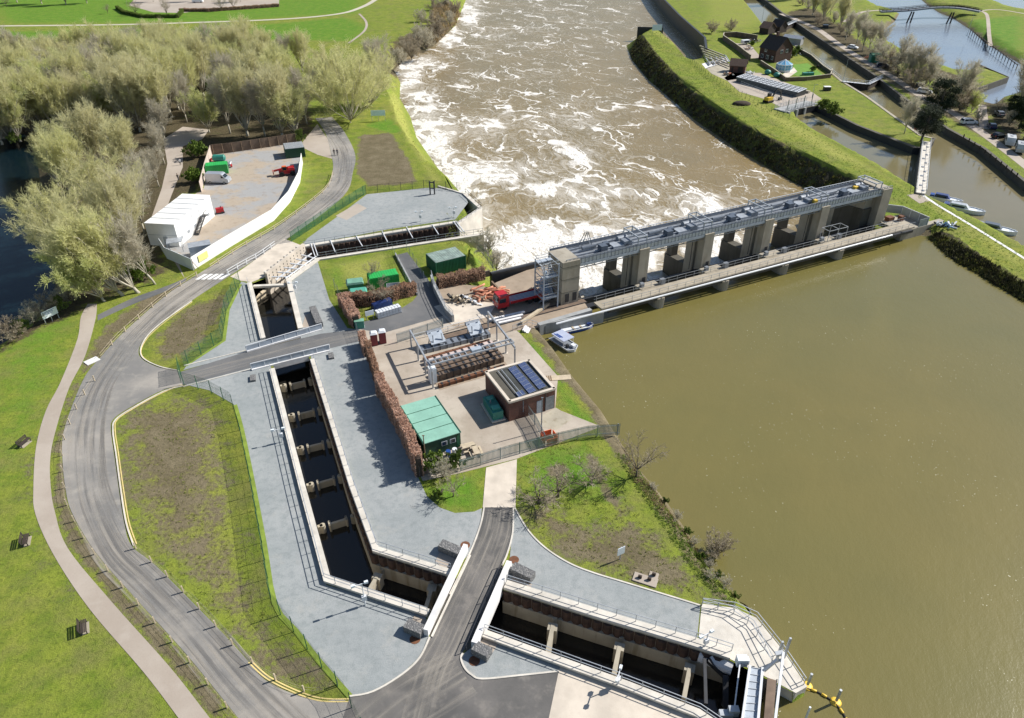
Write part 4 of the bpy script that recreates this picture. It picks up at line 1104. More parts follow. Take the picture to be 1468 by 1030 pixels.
# sill and gates
for i in range(5):
    x0 = PX_[i]; x1 = (PX_+[72.3])[i+1] - (2.1 if i < 4 else 0)
    m = MB(); m.box(((x0+x1)/2, 3.4, -7), (x1-x0-.06, 6.0, 1.6)); m.build('sill', M['conc_dark'], SL)
    m = MB(); m.hexa([(x0+.03,1.1,-6),(x1-.03,1.1,-6),(x1-.03,1.7,-6),(x0+.03,1.7,-6)], [(x0+.03,1.1,-.1),(x1-.03,1.1,-.1),(x1-.03,1.7,-.1),(x0+.03,1.7,-.1)])
    for k in range(3): m.box(((x0+x1)/2, 2.0, -1.0-k*1.5), (x1-x0-.3, .6, .3))
    m.build('sluice_gate', M['dark_metal'], SL)
    m = MB(); m.box(((x0+x1)/2, -.2, -.9), (x1-x0-.06, 1.2, .2)); m.build('gate_walkway', M['dark_metal'], SL)
    for xx in (x0+.9, x1-.9): m = MB(); m.bar((xx,2.9,-.5), (xx,2.9,7.0), .09, .09); m.build('hoist_rod', M['dark_metal'], SL)
# gantry
G0, G1 = -2.6, 75.0
m = MB(); m.box(((G0+G1)/2, 3.9, TOP), (G1-G0, 5.6, .18)); gd = m.build('gantry_deck', M['galv_dark'], SL)
for y, nm, mat in ((1.05, 'upstream_girder', 'blue_grey'), (6.75, 'downstream_girder', 'galv_dark')):
    m = MB(); m.bar((G0,y,TOP-.35), (G1,y,TOP-.35), .22, .5); gg = m.build(nm, M[mat], SL)
    m = MB(); m.bar((G0,y,TOP+.35), (G1,y,TOP+.35), .04, .75); m.build('kick_panel', M['kick' if y < 3 else 'galv_dark'], gg)
    m = MB(); n = int((G1-G0)/.75)
    for k in range(n+1): xx = G0+(G1-G0)*k/n; m.bar((xx,y-(.06 if y < 3 else -.06),TOP-.55), (xx,y-(.06 if y < 3 else -.06),TOP+1.12), .07, .07)
    m.bar((G0,y,TOP+1.12), (G1,y,TOP+1.12), .10, .10); m.bar((G0,y,TOP+.78), (G1,y,TOP+.78), .06, .06); m.build('guard_rail', M['galv_dark' if y < 3 else 'white_metal'], gg)
m = MB()
for k in range(4):
    m.bar((G0+.5,2.0+k*1.2,TOP+.4), (G1-.5,2.0+k*1.2,TOP+.4), .16, .22)
m.build('drive_shaft', M['galv'], SL)
for i, x in enumerate([13.2, 27.6, 42.0, 56.5, 71.5]):
    m = MB()
    for yy in (1.6, 6.2):
        for dx in (-.9, .9): m.bar((x+dx,yy,TOP+.1), (x+dx,yy,TOP+2.0), .16, .16)
    for dx in (-.9, .9): m.bar((x+dx,1.5,TOP+2.0), (x+dx,6.3,TOP+2.0), .2, .2)
    for yy in (1.6, 6.2): m.bar((x-.9,yy,TOP+2.0), (x+.9,yy,TOP+2.0), .16, .16)
    hf = m.build('hoist_frame', M['galv'], SL)
    m = MB(); m.box((x-2.2,3.4,TOP+.18), (1.6,1.4,1.0)); m.tube([(x-3.2,4.8,TOP+.9),(x-1.2,4.8,TOP+.9)], .5, 12); m.build('winch', M['galv_dark'], hf)
for i, x in enumerate([6, 20, 34.5, 49, 63.5]):
    m = MB(); m.box((x,3.2,TOP+.18), (1.3,1.3,1.1)); m.box((x+1.4,4.4,TOP+.18), (1.0,.9,.8)); m.tube([(x-3.5,4.4,TOP+.8),(x-.7,4.4,TOP+.8)], .28, 8); m.build('gearbox', M['car_grey'], SL)
    m = MB(); m.box((x+3.6,3.6,TOP+.18), (3.2,1.8,.45)); m.build('cover_plate', M['galv'], SL)
for xx, yy in ((68,4.2),(55,2.5)): m = MB(); m.box((xx,yy,TOP+.18), (.9,.8,.9)); m.build('yellow_motor', M['yellow'], SL)
m = MB()
for dx in (-.5, .5): m.bar((4.2+dx*2.4,5.6,TOP), (4.2+dx*.3,5.6,TOP+3.0), .1, .1); m.bar((4.2+dx*2.4,6.6,TOP), (4.2+dx*.3,6.1,TOP+3.0), .1, .1)
m.build('davit', M['galv_dark'], SL)
for i in range(5):        # lower lattice under the deck
    x0 = PX_[i]; x1 = (PX_+[72.3])[i+1]-2.1
    m = MB(); m.bar((x0,1.3,TOP-1.1), (x1,1.3,TOP-1.1), .12, .12); m.bar((x0,6.5,TOP-.8), (x1,6.5,TOP-.8), .2, .3)
    n = 8
    for k in range(n): m.bar((x0+(x1-x0)*k/n,1.3,TOP-1.1), (x0+(x1-x0)*(k+.5)/n,1.3,TOP-.4), .07, .07); m.bar((x0+(x1-x0)*(k+.5)/n,1.3,TOP-.4), (x0+(x1-x0)*(k+1)/n,1.3,TOP-1.1), .07, .07)
    m.build('lattice', M['galv_dark'], SL)

# footbridge upstream of the gates
FB = thing('footbridge', 'pale concrete footbridge running along the upstream side of the sluice', 'footbridge', A, AXA)
E0, E1 = 1.5, 78.0
m = MB(); m.box(((E0+E1)/2, -3.3, .55), (E1-E0, 2.7, .35)); m.build('deck', M['conc_deck'], FB)
m = MB(); m.box(((E0+E1)/2, -5.0, .1), (E1-E0-2, .5, .55)); m.build('edge_beam', M['dark_metal'], FB)
m = MB(); m.tube([(-8,-5.7,1.1),(E1-8,-5.7,1.1)], .17, 8); m.build('white_pipe', M['white_metal'], FB)
for k in range(26):
    m = MB(); m.bar((E0+1+2.85*k,-5.7,1.0), (E0+1+2.85*k,-4.7,.6), .1, .12); m.build('pipe_bracket', M['galv_dark'], FB)
for y, h in ((-2.05, 1.1), (-4.55, 1.0)):
    m = MB()
    for k in range(40): m.bar((E0+.5+1.9*k,y,.9), (E0+.5+1.9*k,y,.9+h), .05, .05)
    m.bar((E0,y,.9+h), (E1,y,.9+h), .05, .05); m.bar((E0,y,.9+h*.5), (E1,y,.9+h*.5), .04, .04); m.build('handrail', M['galv'], FB)
for i, x in enumerate(PX_[1:]):
    m = MB(); m.box((x-1,-1.2,.45), (4.2,2.2,.5)); m.build('landing', M['conc_deck'], FB)
    m = MB(); m.box((x+1.6,-1.8,.95), (.9,.7,1.0)); m.box((x-2.4,-1.2,.95), (.7,.6,.8)); m.build('control_box', M['galv_dark'], FB)
m = MB()
for x in (56, 58.5, 61):
    m.bar((x,-2,.9), (x,-2,3.2), .09, .09)
    m.bar((x,0,.9), (x,0,3.2), .09, .09); m.bar((x,-2,3.2), (x,0,3.2), .09, .09)
m.bar((56,-2,3.2),(61,-2,3.2),.09,.09); m.bar((56,0,3.2),(61,0,3.2),.09,.09); m.bar((56,-2,1.9),(61,-2,1.9),.07,.07)
m.build('guard_frame', M['galv'], FB)
# the far landing with its solid blue-grey balustrade
LB = thing('landing_stage', 'concrete landing with blue grey panel railing at the bank end of the sluice', 'landing', A, AXA)
m = MB(); m.box((78.0,-1.5,-4), (7.5,6.6,4.6)); m.box((84,-3.9,-4), (7.0,1.2,4.4)); m.build('slab', M['conc_pier'], LB)
m = MB()
for a, b in (((81.7,-4.7),(81.7,1.8)), ((81.7,1.8),(75.2,8.5)), ((81.7,-4.7),(79,-4.7))):
    m.bar((a[0],a[1],1.45), (b[0],b[1],1.45), .06, 1.7)
m.build('panel', M['palisade'], LB)
m = MB()
for x, y in ((81.7,-4.7),(81.7,-2.5),(81.7,-.3),(81.7,1.8),(79.5,4.0),(77.4,6.2),(75.2,8.5)): m.bar((x,y,.3), (x,y,2.4), .12, .12)
m.bar((81.7,-4.7,2.35),(81.7,1.8,2.35),.12,.1); m.bar((81.7,1.8,2.35),(75.2,8.5,2.35),.12,.1); m.build('rail', M['white_metal'], LB)
m = MB(); m.box((76.5,.5,.6), (1.6,1.2,.9)); m.box((78.6,-.6,.6), (.9,.9,1.1)); m.build('plant_box', M['rust'], LB)

# quay wall upstream of the yard, and river side wall
m = MB(); a, b = G(772,469), G(847,447); m.wall(Vector((0,0,0)), b-a, .9, -3, .55); m.wall(Vector((0,0,0)), S(1.6,-5)-a, .5, -3, .5)
w = m.build('quay_wall', M['conc_block'], None, loc=Z(a,0)); tag(w, 'grey concrete quay wall above the moored work boats', 'wall')
a, b = G(704,398), G(784,379)
t = thing('river_wall', 'dark river wall behind the orange booms on the foaming side', 'wall', Z(a,0)); m = MB(); m.wall(Vector((0,0,0)), b-a, 1.0, -6, .9); m.build('wall_face', M['dark_metal'], t)
m = MB(); m.bar(Z(Vector((0,-.4,0)),1.25), Z(b-a+Vector((0,-.4,0)),1.25), .14, .14); m.build('rail', M['galv_dark'], t)

# steel stair tower beside the abutment
ST = thing('stair_tower', 'blue grey steel stair tower against the concrete abutment', 'stair tower', S(-5.6,2.2,0), AXA)
for x in (-1.4, 1.4):
    for y in (-1.6, 1.6):
        m = MB(); m.bar((x,y,0), (x,y,8.4), .18, .18); m.build('post', M['blue_grey'], ST)
for k in range(4):
    z0 = 2.0*k+.05; m = MB(); m.box((0, 1.1 if k % 2 else -1.1, z0+2.0), (2.9,1.0,.1)); m.build('landing', M['blue_grey'], ST)
    s_ = 1 if k % 2 == 0 else -1; m = MB()
    for dx in (-.9, .9): m.bar((dx,1.0*s_,z0), (dx,-1.0*s_,z0+2.0), .1, .22)
    for q in range(8): m.box((0, (1.0-2.0*q/8)*s_, z0+2.0*q/8), (1.8,.24,.05))
    m.build('stair_flight', M['galv'], ST)
    m = MB()
    for y in (-1.6, 1.6): m.bar((-1.4,y,z0+2.9), (1.4,y,z0+2.9), .07, .07); m.bar((-1.4,y,z0+2.4), (1.4,y,z0+2.4), .07, .07)
    for x in (-1.4, 1.4): m.bar((x,-1.6,z0+2.9), (x,1.6,z0+2.9), .07, .07); m.bar((x,-1.6,z0+2.0), (x,1.6,z0+2.0), .1, .12)
    m.build('guard_rail', M['galv'], ST)
# ------------------------------------------------------------------ helpers for boxes set out from three corners on the ground
def base3(a, b, c, z=0.0):
    pa, pb, pc = P(*a, z), P(*b, z), P(*c, z); d = pb-pa; w = d.length; d.normalize(); n = Vector((-d.y, d.x, 0))
    return pa, atan2(d.y, d.x), w, abs((pc-pa).dot(n))

def container(label, pos, rz, L, W, H, wall, roof, door=True, name='shipping_container', group=None):
    t = thing(name, label, 'container', pos, rz, group)
    m = MB(); m.box((L/2, W/2, .12), (L-.08, W-.08, H-.16))
    for i in range(int(L/.3)):
        x = .15+i*.3
        for y in (0, W): m.box((x, y, .15), (.13, .09, H-.3))
    for i in range(int(W/.3)):
        y = .15+i*.3
        for x in (0, L): m.box((x, y, .15), (.09, .13, H-.3))
    for x in (0, L):
        for y in (0, W): m.box((x, y, 0), (.16, .16, H))
    m.build('wall', wall, t)
    m = MB(); m.box((L/2, W/2, H-.04), (L, W, .09))
    for i in range(int(L/.45)): m.box((.25+i*.45, W/2, H+.05), (.18, W-.2, .035))
    m.build('roof', roof, t)
    if door:
        m = MB(); m.box((L+.06, W*.27, .2), (.04, W*.42, H-.35)); d = m.build('door', wall, t)
        m = MB()
        for q in (.15, .35): m.tube([(L+.12, W*q, .3), (L+.12, W*q, H-.25)], .03, 6)
        m.build('lock_bar', M['galv'], d)
    return t

# ---------------- contractor's compound
pa, rz, w_, d_ = base3((258,354), (308,310), (224,347))
t = thing('site_cabin', 'white two storey site cabin block with black outside stair', 'cabin', pa, rz)
H = 4.7; d_ = 6.2
m = MB(); m.box((w_/2, d_/2, 0), (w_, d_, H)); m.build('wall', M['white_paint'], t)
m = MB(); m.box((w_/2, d_/2, H), (w_+.1, d_+.1, .1)); rf = m.build('roof', M['white_paint'], t)
m = MB()
for k in range(1, 6): m.box((w_*k/6, d_/2, H+.1), (.12, d_, .05))
m.build('roof_seam', M['galv'], rf)
m = MB(); m.box((w_/2, -.01, H/2-.04), (w_, .03, .08)); m.box((-.01, d_/2, H/2-.04), (.03, d_, .08)); m.build('storey_joint', M['galv'], t)
for k in range(5):
    for zz in (1.0, 3.3):
        if k == 3: continue
        m = MB(); m.box((1.4+k*2.9, -.02, zz), (1.1, .05, .8)); f = m.build('window', M['white_metal'], t); m = MB(); m.box((1.4+k*2.9, -.05, zz+.08), (.9, .03, .62)); m.build('pane', M['galv'] if zz < 2 else M['white_metal'], f)
m = MB(); m.box((-.02, 2.6, .1), (.05, .9, 2.0)); m.build('door', M['galv'], t)
m = MB(); m.box((10.1, -.03, 2.4), (.9, .05, 2.0)); m.build('door', M['white_metal'], t)
m = MB()
for k in range(13): m.box((5.6+.3*k, -.75, .15+.185*k), (.32, .95, .06))
for yy in (-1.2, -.3): m.bar((5.5,yy,.1), (9.5,yy,2.45), .08, .3)
m.box((10.1, -.75, 2.35), (1.3, 1.1, .08)); m.bar((5.5,-1.2,1.1), (9.5,-1.2,3.45), .06, .06); m.bar((9.5,-1.2,3.45), (10.8,-1.2,3.45), .06, .06)
for q in (0, .5, 1): m.bar((5.5+4*q,-1.2,.1+2.35*q), (5.5+4*q,-1.2,1.1+2.35*q), .06, .06)
m.build('outside_stair', M['dark_metal'], t)

def wheel(m, c, r, w, axis):
    c = Vector(c); a = Vector(axis)*(w/2); m.tube([c-a, c+a], r, 14)

def car(label, body, kind='hatch', group='cars parked by the lock', name='parked_car', cat='car'):
    """length along x, centred"""
    t = thing(name, label, cat, (0,0,0), 0, group)
    if kind == 'van':
        L, W, H = 5.6, 2.0, 2.45
        prof = [(-2.8,.35),(-2.8,2.3),(-2.65,2.45),(1.1,2.45),(1.45,2.3),(2.15,1.45),(2.7,1.2),(2.8,.9),(2.8,.35)]
        gl = [[(1.25,2.12),(2.02,1.45),(1.15,1.45)]]
        ws = ((1.44,2.26),(2.14,1.47)); rear = None
    elif kind == 'suv':
        L, W, H = 4.6, 1.9, 1.7
        prof = [(-2.3,.35),(-2.3,1.0),(-2.05,1.6),(-1.8,1.7),(.3,1.68),(.55,1.6),(1.15,1.08),(2.1,.95),(2.3,.75),(2.3,.35)]
        gl = [[(-1.85,1.55),(-2.0,1.1),(-.75,1.1),(-.75,1.57)], [(-.65,1.57),(-.65,1.1),(1.0,1.1),(.45,1.56)]]
        ws = ((.54,1.58),(1.14,1.1)); rear = ((-2.06,1.56),(-2.28,1.05))
    else:
        L, W, H = 4.2, 1.76, 1.45
        prof = [(-2.1,.33),(-2.12,.85),(-1.9,1.0),(-1.35,1.4),(-1.1,1.45),(.2,1.45),(.45,1.38),(1.05,.95),(1.95,.8),(2.1,.62),(2.1,.33)]
        gl = [[(-1.3,1.34),(-1.65,1.0),(-.55,1.0),(-.55,1.36)], [(-.47,1.36),(-.47,1.0),(.95,1.0),(.4,1.33)]]
        ws = ((.46,1.36),(1.03,.97)); rear = ((-1.37,1.37),(-1.88,1.02))
    m = MB(); n = len(prof); hw = W/2; zmax = max(p[1] for p in prof)
    def yy(z): return hw*(1-.16*max(0, (z-.95)/(zmax-.95))) if kind != 'van' else hw*(1-.07*max(0, (z-1.2)/1.3))
    m.v += [(x, -yy(z), z) for x, z in prof] + [(x, yy(z), z) for x, z in prof]
    for i in range(n):
        j = (i+1) % n; m.face((i, j, n+j, n+i))
    vv = [Vector((x, z, 0)) for x, z in prof]
    for tr in tessellate_polygon([vv]):
        m.face(tuple(tr)); m.face(tuple(n+q for q in tr[::-1]))
    b = m.build('body', body, t)
    for s_ in (-1, 1):
        for g_ in gl:
            m = MB(); k = len(g_); m.v += [(x, s_*(yy(z)+.012), z) for x, z in g_]; m.face(tuple(range(k))); m.build('side_window', M['glass'], t)
    for nm, e in (('windscreen', ws), ('rear_window', rear)):
        if e:
            (x0, z0), (x1, z1) = e; dx = .015 if nm == 'windscreen' else -.015
            m = MB(); m.quad((x1+dx,-yy(z1)*.9,z1+.02), (x1+dx,yy(z1)*.9,z1+.02), (x0+dx,yy(z0)*.86,z0+.02), (x0+dx,-yy(z0)*.86,z0+.02)); m.build(nm, M['glass'], t)
    for sx in (-1, 1):
        for sy in (-1, 1):
            m = MB(); wheel(m, (sx*L*.31, sy*(hw-.1), .33), .33, .22, (0,1,0)); wq = m.build('wheel', M['black_rubber'], t)
            m = MB(); wheel(m, (sx*L*.31, sy*(hw+.012), .33), .19, .02, (0,1,0)); m.build('rim', M['galv'], wq)
    for sy in (-1, 1):
        m = MB(); m.box((L/2-.03, sy*hw*.68, .62), (.08, .34, .16)); m.build('headlight', M['panel_white'], t)
        m = MB(); m.box((-L/2+.03, sy*hw*.74, .75), (.08, .26, .2)); m.build('tail_light', M['red_paint'], t)
    return t
t = car('silver panel van parked against the striped hoarding', M['silver'], 'van', None, 'panel_van', 'van'); t.location = P(314,262); t.rotation_euler = (0,0,radians(-4))
pa, rz, w_, d_ = base3((297,252), (318,250), (298,242))
container('bright green steel skip container beside the silver van', pa, rz, 5.0, 2.6, 2.3, M['bright_green'], M['bright_green'])
t = thing('fuel_tank', 'dark green round ended tank behind the bright green container', 'tank', P(315,232), .1)
m = MB(); m.tube([(-1.6,0,1.0),(-1.3,0,1.0),(1.3,0,1.0),(1.6,0,1.0)], [.5,.85,.85,.5], 14); m.build('shell', M['teal'], t)
m = MB(); m.box((-1,0,0), (.3,1.3,.4)); m.box((1,0,0), (.3,1.3,.4)); m.build('cradle', M['rust'], t)
def scrap(label, pos, cat, cols, n, rad, seed, name):
    t = thing(name, label, cat, pos); r = random.Random(seed)
    for c in cols:
        m = MB()
        for i in range(n):
            a = r.uniform(0, 6.3); q = rad*r.uniform(.1, 1)
            m.bar((q*cos(a), q*sin(a)*.7, r.uniform(.1,.5)), (q*cos(a)+r.uniform(-1,1), q*sin(a)*.7+r.uniform(-1,1), r.uniform(.1,1.1)), r.uniform(.1,.4), r.uniform(.08,.4))
        m.build('offcut', c, t)
    return t
scrap('heap of red and white tools and bags beside the dark green tank', P(325,240), 'heap', [M['red_paint'], M['pvc_white'], M['galv']], 7, 1.8, 4, 'material_heap')
scrap('heap of red fittings behind the bright green container', P(303,230), 'heap', [M['red_paint']], 8, 1.0, 9, 'material_heap')
# telehandler
t = thing('telehandler', 'red telehandler parked inside the curve of the white hoarding', 'telehandler', P(412,251), radians(200))
m = MB(); m.box((0,0,.6), (3.8,1.7,.8)); m.hexa([(-1.9,-.8,1.4),(-.2,-.8,1.4),(-.2,.8,1.4),(-1.9,.8,1.4)], [(-1.7,-.7,1.9),(-.4,-.7,1.9),(-.4,.7,1.9),(-1.7,.7,1.9)]); m.build('chassis', M['red_paint'], t)
m = MB(); m.hexa([(-.1,-.1,1.3),(1.2,-.1,1.3),(1.2,.85,1.3),(-.1,.85,1.3)], [(.0,0,2.4),(1.0,0,2.4),(1.0,.8,2.4),(.0,.8,2.4)]); cb_ = m.build('cab', M['orange'], t)
m = MB(); m.box((1.11,.42,1.5), (.05,.7,.7)); m.box((.5,.87,1.5), (.9,.05,.7)); m.build('window', M['glass'], cb_)
m = MB(); m.bar((-1.9,-.45,1.9), (3.0,-.45,1.2), .35, .4); m.box((3.2,-.45,.5), (.2,1.3,.8)); m.build('boom', M['red_paint'], t)
for sx in (-1, 1):
    for sy in (-1, 1):
        m = MB(); wheel(m, (sx*1.3, sy*.95, .6), .6, .4, (0,1,0)); m.build('wheel', M['black_rubber'], t)
t = thing('generator', 'small red generator on the hardcore beside the white cabin', 'generator', P(316,306), .5)
m = MB(); m.box((0,0,.35), (1.6,.9,.9)); m.build('casing', M['red_paint'], t)
m = MB(); m.box((0,0,.1), (1.8,1.0,.25)); wheel(m, (.4,.5,.25), .25, .15, (0,1,0)); wheel(m, (.4,-.5,.25), .25, .15, (0,1,0)); m.build('chassis', M['dark_metal'], t)
m = MB(); m.tube([(.3,0,1.2),(.3,0,1.6)], .08, 8); m.build('exhaust', M['dark_metal'], t)
pa, rz, w_, d_ = base3((411,233), (430,222), (408,219))
t = container('dark green store with pale corrugated roof at the hoarding corner', P(411,228), radians(20), 4.8, 5.0, 2.5, M['cabin_green'], M['galv'])
t = thing('welfare_unit', 'small grey welfare hut with slatted roof behind the front hoarding', 'hut', P(276,371), radians(25))
m = MB(); m.box((1.8,1.2,0), (4.0,2.4,2.2)); m.build('wall', M['blue_grey'], t); m = MB(); m.box((1.8,1.2,2.2), (4.1,2.5,.1)); m.build('roof', M['galv'], t)
m = MB(); m.box((3.82,1.2,.1), (.04,.9,1.9)); m.build('door', M['white_metal'], t)
t = thing('smoking_shelter', 'open flat roofed shelter between the cabin and the grey hoarding', 'shelter', P(243,364), radians(20))
m = MB(); m.box((1.3,1.1,2.1), (2.8,2.3,.1)); m.build('roof', M['galv'], t); m = MB()
for x in (0,2.6):
    for y in (0,2.2): m.bar((x,y,0),(x,y,2.1),.08,.08)
m.build('frame', M['galv_dark'], t)
car_ = car('white van at the very top of the field in the far car park', M['car_white'], 'van', None, 'panel_van', 'van'); car_.location = P(284,4); car_.rotation_euler = (0,0,.1)
t = scrap('stack of white bags and green sheets beside the front hoarding', P(302,361), 'stack', [M['pvc_white'], M['bright_green']], 8, 1.2, 5, 'bag_stack')

# ---------------- depot
pa, rz, w_, d_ = base3((626,396), (665,386), (616,383))
container('dark green shipping container with mottled grey roof on the lawn', pa, rz, 6.06, 4.3, 2.7, M['container_green'], M['container_roof'])
pa, rz, w_, d_ = base3((533,417), (573,410), (529,408))
t = container('bright green steel container beside the bare bush', P(532,416), rz, 5.2, 2.4, 2.2, M['bright_green'], M['bright_green'])
def skip(label, pos, rz, lid):
    t = thing('lidded_skip', label, 'skip', pos, rz); m = MB()
    m.hexa([(-1.2,-.8,.15),(1.2,-.8,.15),(1.2,.8,.15),(-1.2,.8,.15)], [(-1.5,-1,1.6),(1.5,-1,1.6),(1.5,1,1.6),(-1.5,1,1.6)]); m.build('body', M['teal'], t)
    m = MB(); m.hexa([(-1.55,-1.05,1.62),(1.55,-1.05,1.62),(1.55,1.05,1.62),(-1.55,1.05,1.62)], [(-1.3,-.9,1.95),(1.3,-.9,1.95),(1.3,.9,1.95),(-1.3,.9,1.95)]); m.build('lid', lid, t)
    m = MB()
    for x in (-1,1): m.box((x,0,0),(.15,1.5,.2))
    m.build('runner', M['dark_metal'], t)
M['skip_lid'] = plain('faded_green_lid', (.17, .36, .26), .6, .2, .8, 0, .2); M['skip_lid_b'] = plain('sea_green_lid', (.08, .36, .26), .6, .15, .8, 0, .2)
skip('pale lidded green skip furthest back along the grey fence', P(510,416), .25, M['skip_lid']); skip('sea green lidded skip against the brown hedge', P(515,430), .25, M['skip_lid_b'])
t = thing('open_bin', 'grey open topped bin tucked beside the bright green container', 'bin', P(565,418), .2)
m = MB()
for a, b in (((-1.2,-1),(1.2,-1)),((1.2,-1),(1.2,1)),((1.2,1),(-1.2,1)),((-1.2,1),(-1.2,-1))): m.bar((a[0],a[1],.6),(b[0],b[1],.6),.08,1.2)
m.box((0,0,0),(2.4,2.0,.12)); m.build('body', M['galv'], t)
# wire racks of white drums
a, b = P(540,456), P(574,446); rz = atan2((b-a).y, (b-a).x); L = (b-a).length
for i in range(8):
    c = a + (b-a)*((i+.5)/8)
    t = thing('water_tank', 'white plastic tank in a wire cage in the row before the brown hedge', 'tank', c, rz, 'caged white tanks in a row')
    m = MB(); m.box((0,0,.12), (L/8-.1,1.25,1.05)); m.cyl((0,0,1.17),.14,.06,10); m.build('bottle', M['pvc_white'], t)
    m = MB(); hw = L/16-.03
    for x in (-hw,0,hw):
        for y in (-.66,.66): m.bar((x,y,0),(x,y,1.2),.03,.03)
    for zz in (.15,.65,1.19):
        for y in (-.66,.66): m.bar((-hw,y,zz),(hw,y,zz),.03,.03)
    m.build('cage', M['galv'], t); m = MB(); m.box((0,0,0),(L/8-.08,1.3,.11)); m.build('pallet', M['galv_dark'], t)
m = MB(); m.hexa([(-1.8,-.7,0),(1.8,-.7,0),(1.8,.7,0),(-1.8,.7,0)], [(-1.7,-.5,1.1),(1.7,-.5,1.3),(1.7,.5,1.3),(-1.7,.5,1.1)]); tag(m.build('covered_stack', M['tarp_blue'], None, loc=P(548,441)), 'blue sheeted stack behind the row of white tanks', 'stack').rotation_euler = (0,0,rz)
def signboard(label, pos, rz, w, h, z0, mat, legs=2, tilt=0, text=0):
    t = thing('sign_board', label, 'sign', pos, rz)
    m = MB(); m.box((0,0,z0), (w,.06,h)); p = m.build('panel', mat, t)
    m = MB()
    for k in range(legs): x = -w/2+.15+(w-.3)*k/max(1, legs-1) if legs > 1 else 0; m.bar((x,.08,0),(x,.08,z0+h),.09,.09)
    m.build('post', M['galv'], t)
    if text:
        m = MB()
        for k in range(text): m.box((-.05*w, -.035, z0+h*(.8-.5*k/text)), (w*(.75-.12*(k % 3)),.012,h*.06))
        m.build('printing', M['blue_paint'], p)
    return t
signboard('white sign on two posts beside the row of caged tanks', P(531,459), .5, 1.5, .9, .9, M['panel_white'])
t = thing('electrical_cabinet', 'green electrical cabinet at the corner of the bridge road', 'cabinet', P(516,470), .2); m = MB(); m.box((0,0,.1),(1.5,.9,1.3)); m.build('casing', M['teal'], t); m = MB(); m.box((0,0,1.4),(1.6,1.0,.07)); m.build('lid', M['skip_lid'], t); m = MB(); m.box((0,0,0),(1.6,1.0,.1)); m.build('plinth', M['conc_block'], t)
for (x, y), lb in (((537,494),'maroon portable toilet with white roof, the one beside the brown hedge'), ((549,491),'maroon portable toilet with white roof, the one away from the hedge')):
    t = thing('portable_toilet', lb, 'toilet', P(x,y), .25, 'portable toilets'); m = MB(); m.box((0,0,.1),(1.1,1.1,2.0)); m.build('cubicle', M['maroon'], t)
    m = MB(); m.hexa([(-.58,-.58,2.1),(.58,-.58,2.1),(.58,.58,2.1),(-.58,.58,2.1)], [(-.35,-.35,2.4),(.35,-.35,2.4),(.35,.35,2.4),(-.35,.35,2.4)]); m.build('roof', M['pvc_white'], t)
    m = MB(); m.box((0,-.56,.2),(.75,.03,1.75)); m.build('door', M['maroon'], t)
# low retaining wall by the lane
pts = [G(619,403), G(624,420), G(640,452), G(650,462)]; o = Z(pts[0],0); t = thing('retaining_wall', 'pale grey retaining wall between the depot lane and the quay yard', 'wall', o); m = MB()
for a, b in zip(pts, pts[1:]): m.wall(a-o, b-o, .4, -.2, 1.3)
m.build('wall_face', M['conc_block'], t); railing('railing', [p-o for p in pts], 1.3, .9, M['galv'], t)
pts = [G(567,366), G(598,424)]; a, b = pts; m = MB(); m.wall(Vector(), b-a, .25, 0, .5); tag(m.build('low_wall', M['conc_block'], None, loc=Z(a,0)), 'low grey wall along the tarmac strip on the lawn', 'wall')
a, b = G(625,410), G(702,396); m = MB(); m.wall(Vector(), b-a, .3, 0, 1.2); tag(m.build('yard_wall', M['conc_yard'], None, loc=Z(a,0)), 'concrete wall in front of the clipped brown hedge by the quay yard', 'wall')
# quay yard: orange booms, red lorry, plant
t = thing('boom_pile', 'tangled pile of faded orange floating booms', 'pile', P(696,424)); r = random.Random(8)
for i in range(17):
    p = Vector((r.uniform(-2.7,1.2), r.uniform(-1.3,1.2), .3+r.uniform(0,.6))); a = r.uniform(-.9,.9); pts = [p]
    for k in range(5): a += r.uniform(-.7,.7); pts.append(pts[-1]+Vector((cos(a)*.7, sin(a)*.55, r.uniform(-.12,.12))))
    for q in pts: q.z = max(.2, q.z)
    m = MB(); m.tube(pts, .19, 8); m.build('boom', M['orange_boom'], t, True)
def logs(label, pos, rz, n, L, r_, mat, name, cat, pyramid=True):
    t = thing(name, label, cat, pos, rz)
    for k in range(n): m = MB(); m.tube([(-L/2,(k-n/2)*r_*2.2,r_),(L/2,(k-n/2)*r_*2.2,r_)], r_, 8); m.build('pole', mat, t)
scrap('heap of planks and white sacks beside the orange booms', P(668,432), 'heap', [M['wood'], M['pvc_white'], M['dark_metal'], M['pale_wood']], 7, 2.6, 3, 'timber_heap')
scrap('heap of tyres, cable and planks by the retaining wall', P(652,432), 'heap', [M['black_rubber'], M['pale_wood']], 6, 1.6, 13, 'timber_heap')
m = MB(); a, b = G(705,410), G(722,428); m.wall(Vector(), b-a, .3, 0, 1.0); tag(m.build('timber_wall', M['wood'], None, loc=Z(a,0)), 'brown timber retaining boards between orange booms and raised concrete', 'wall')
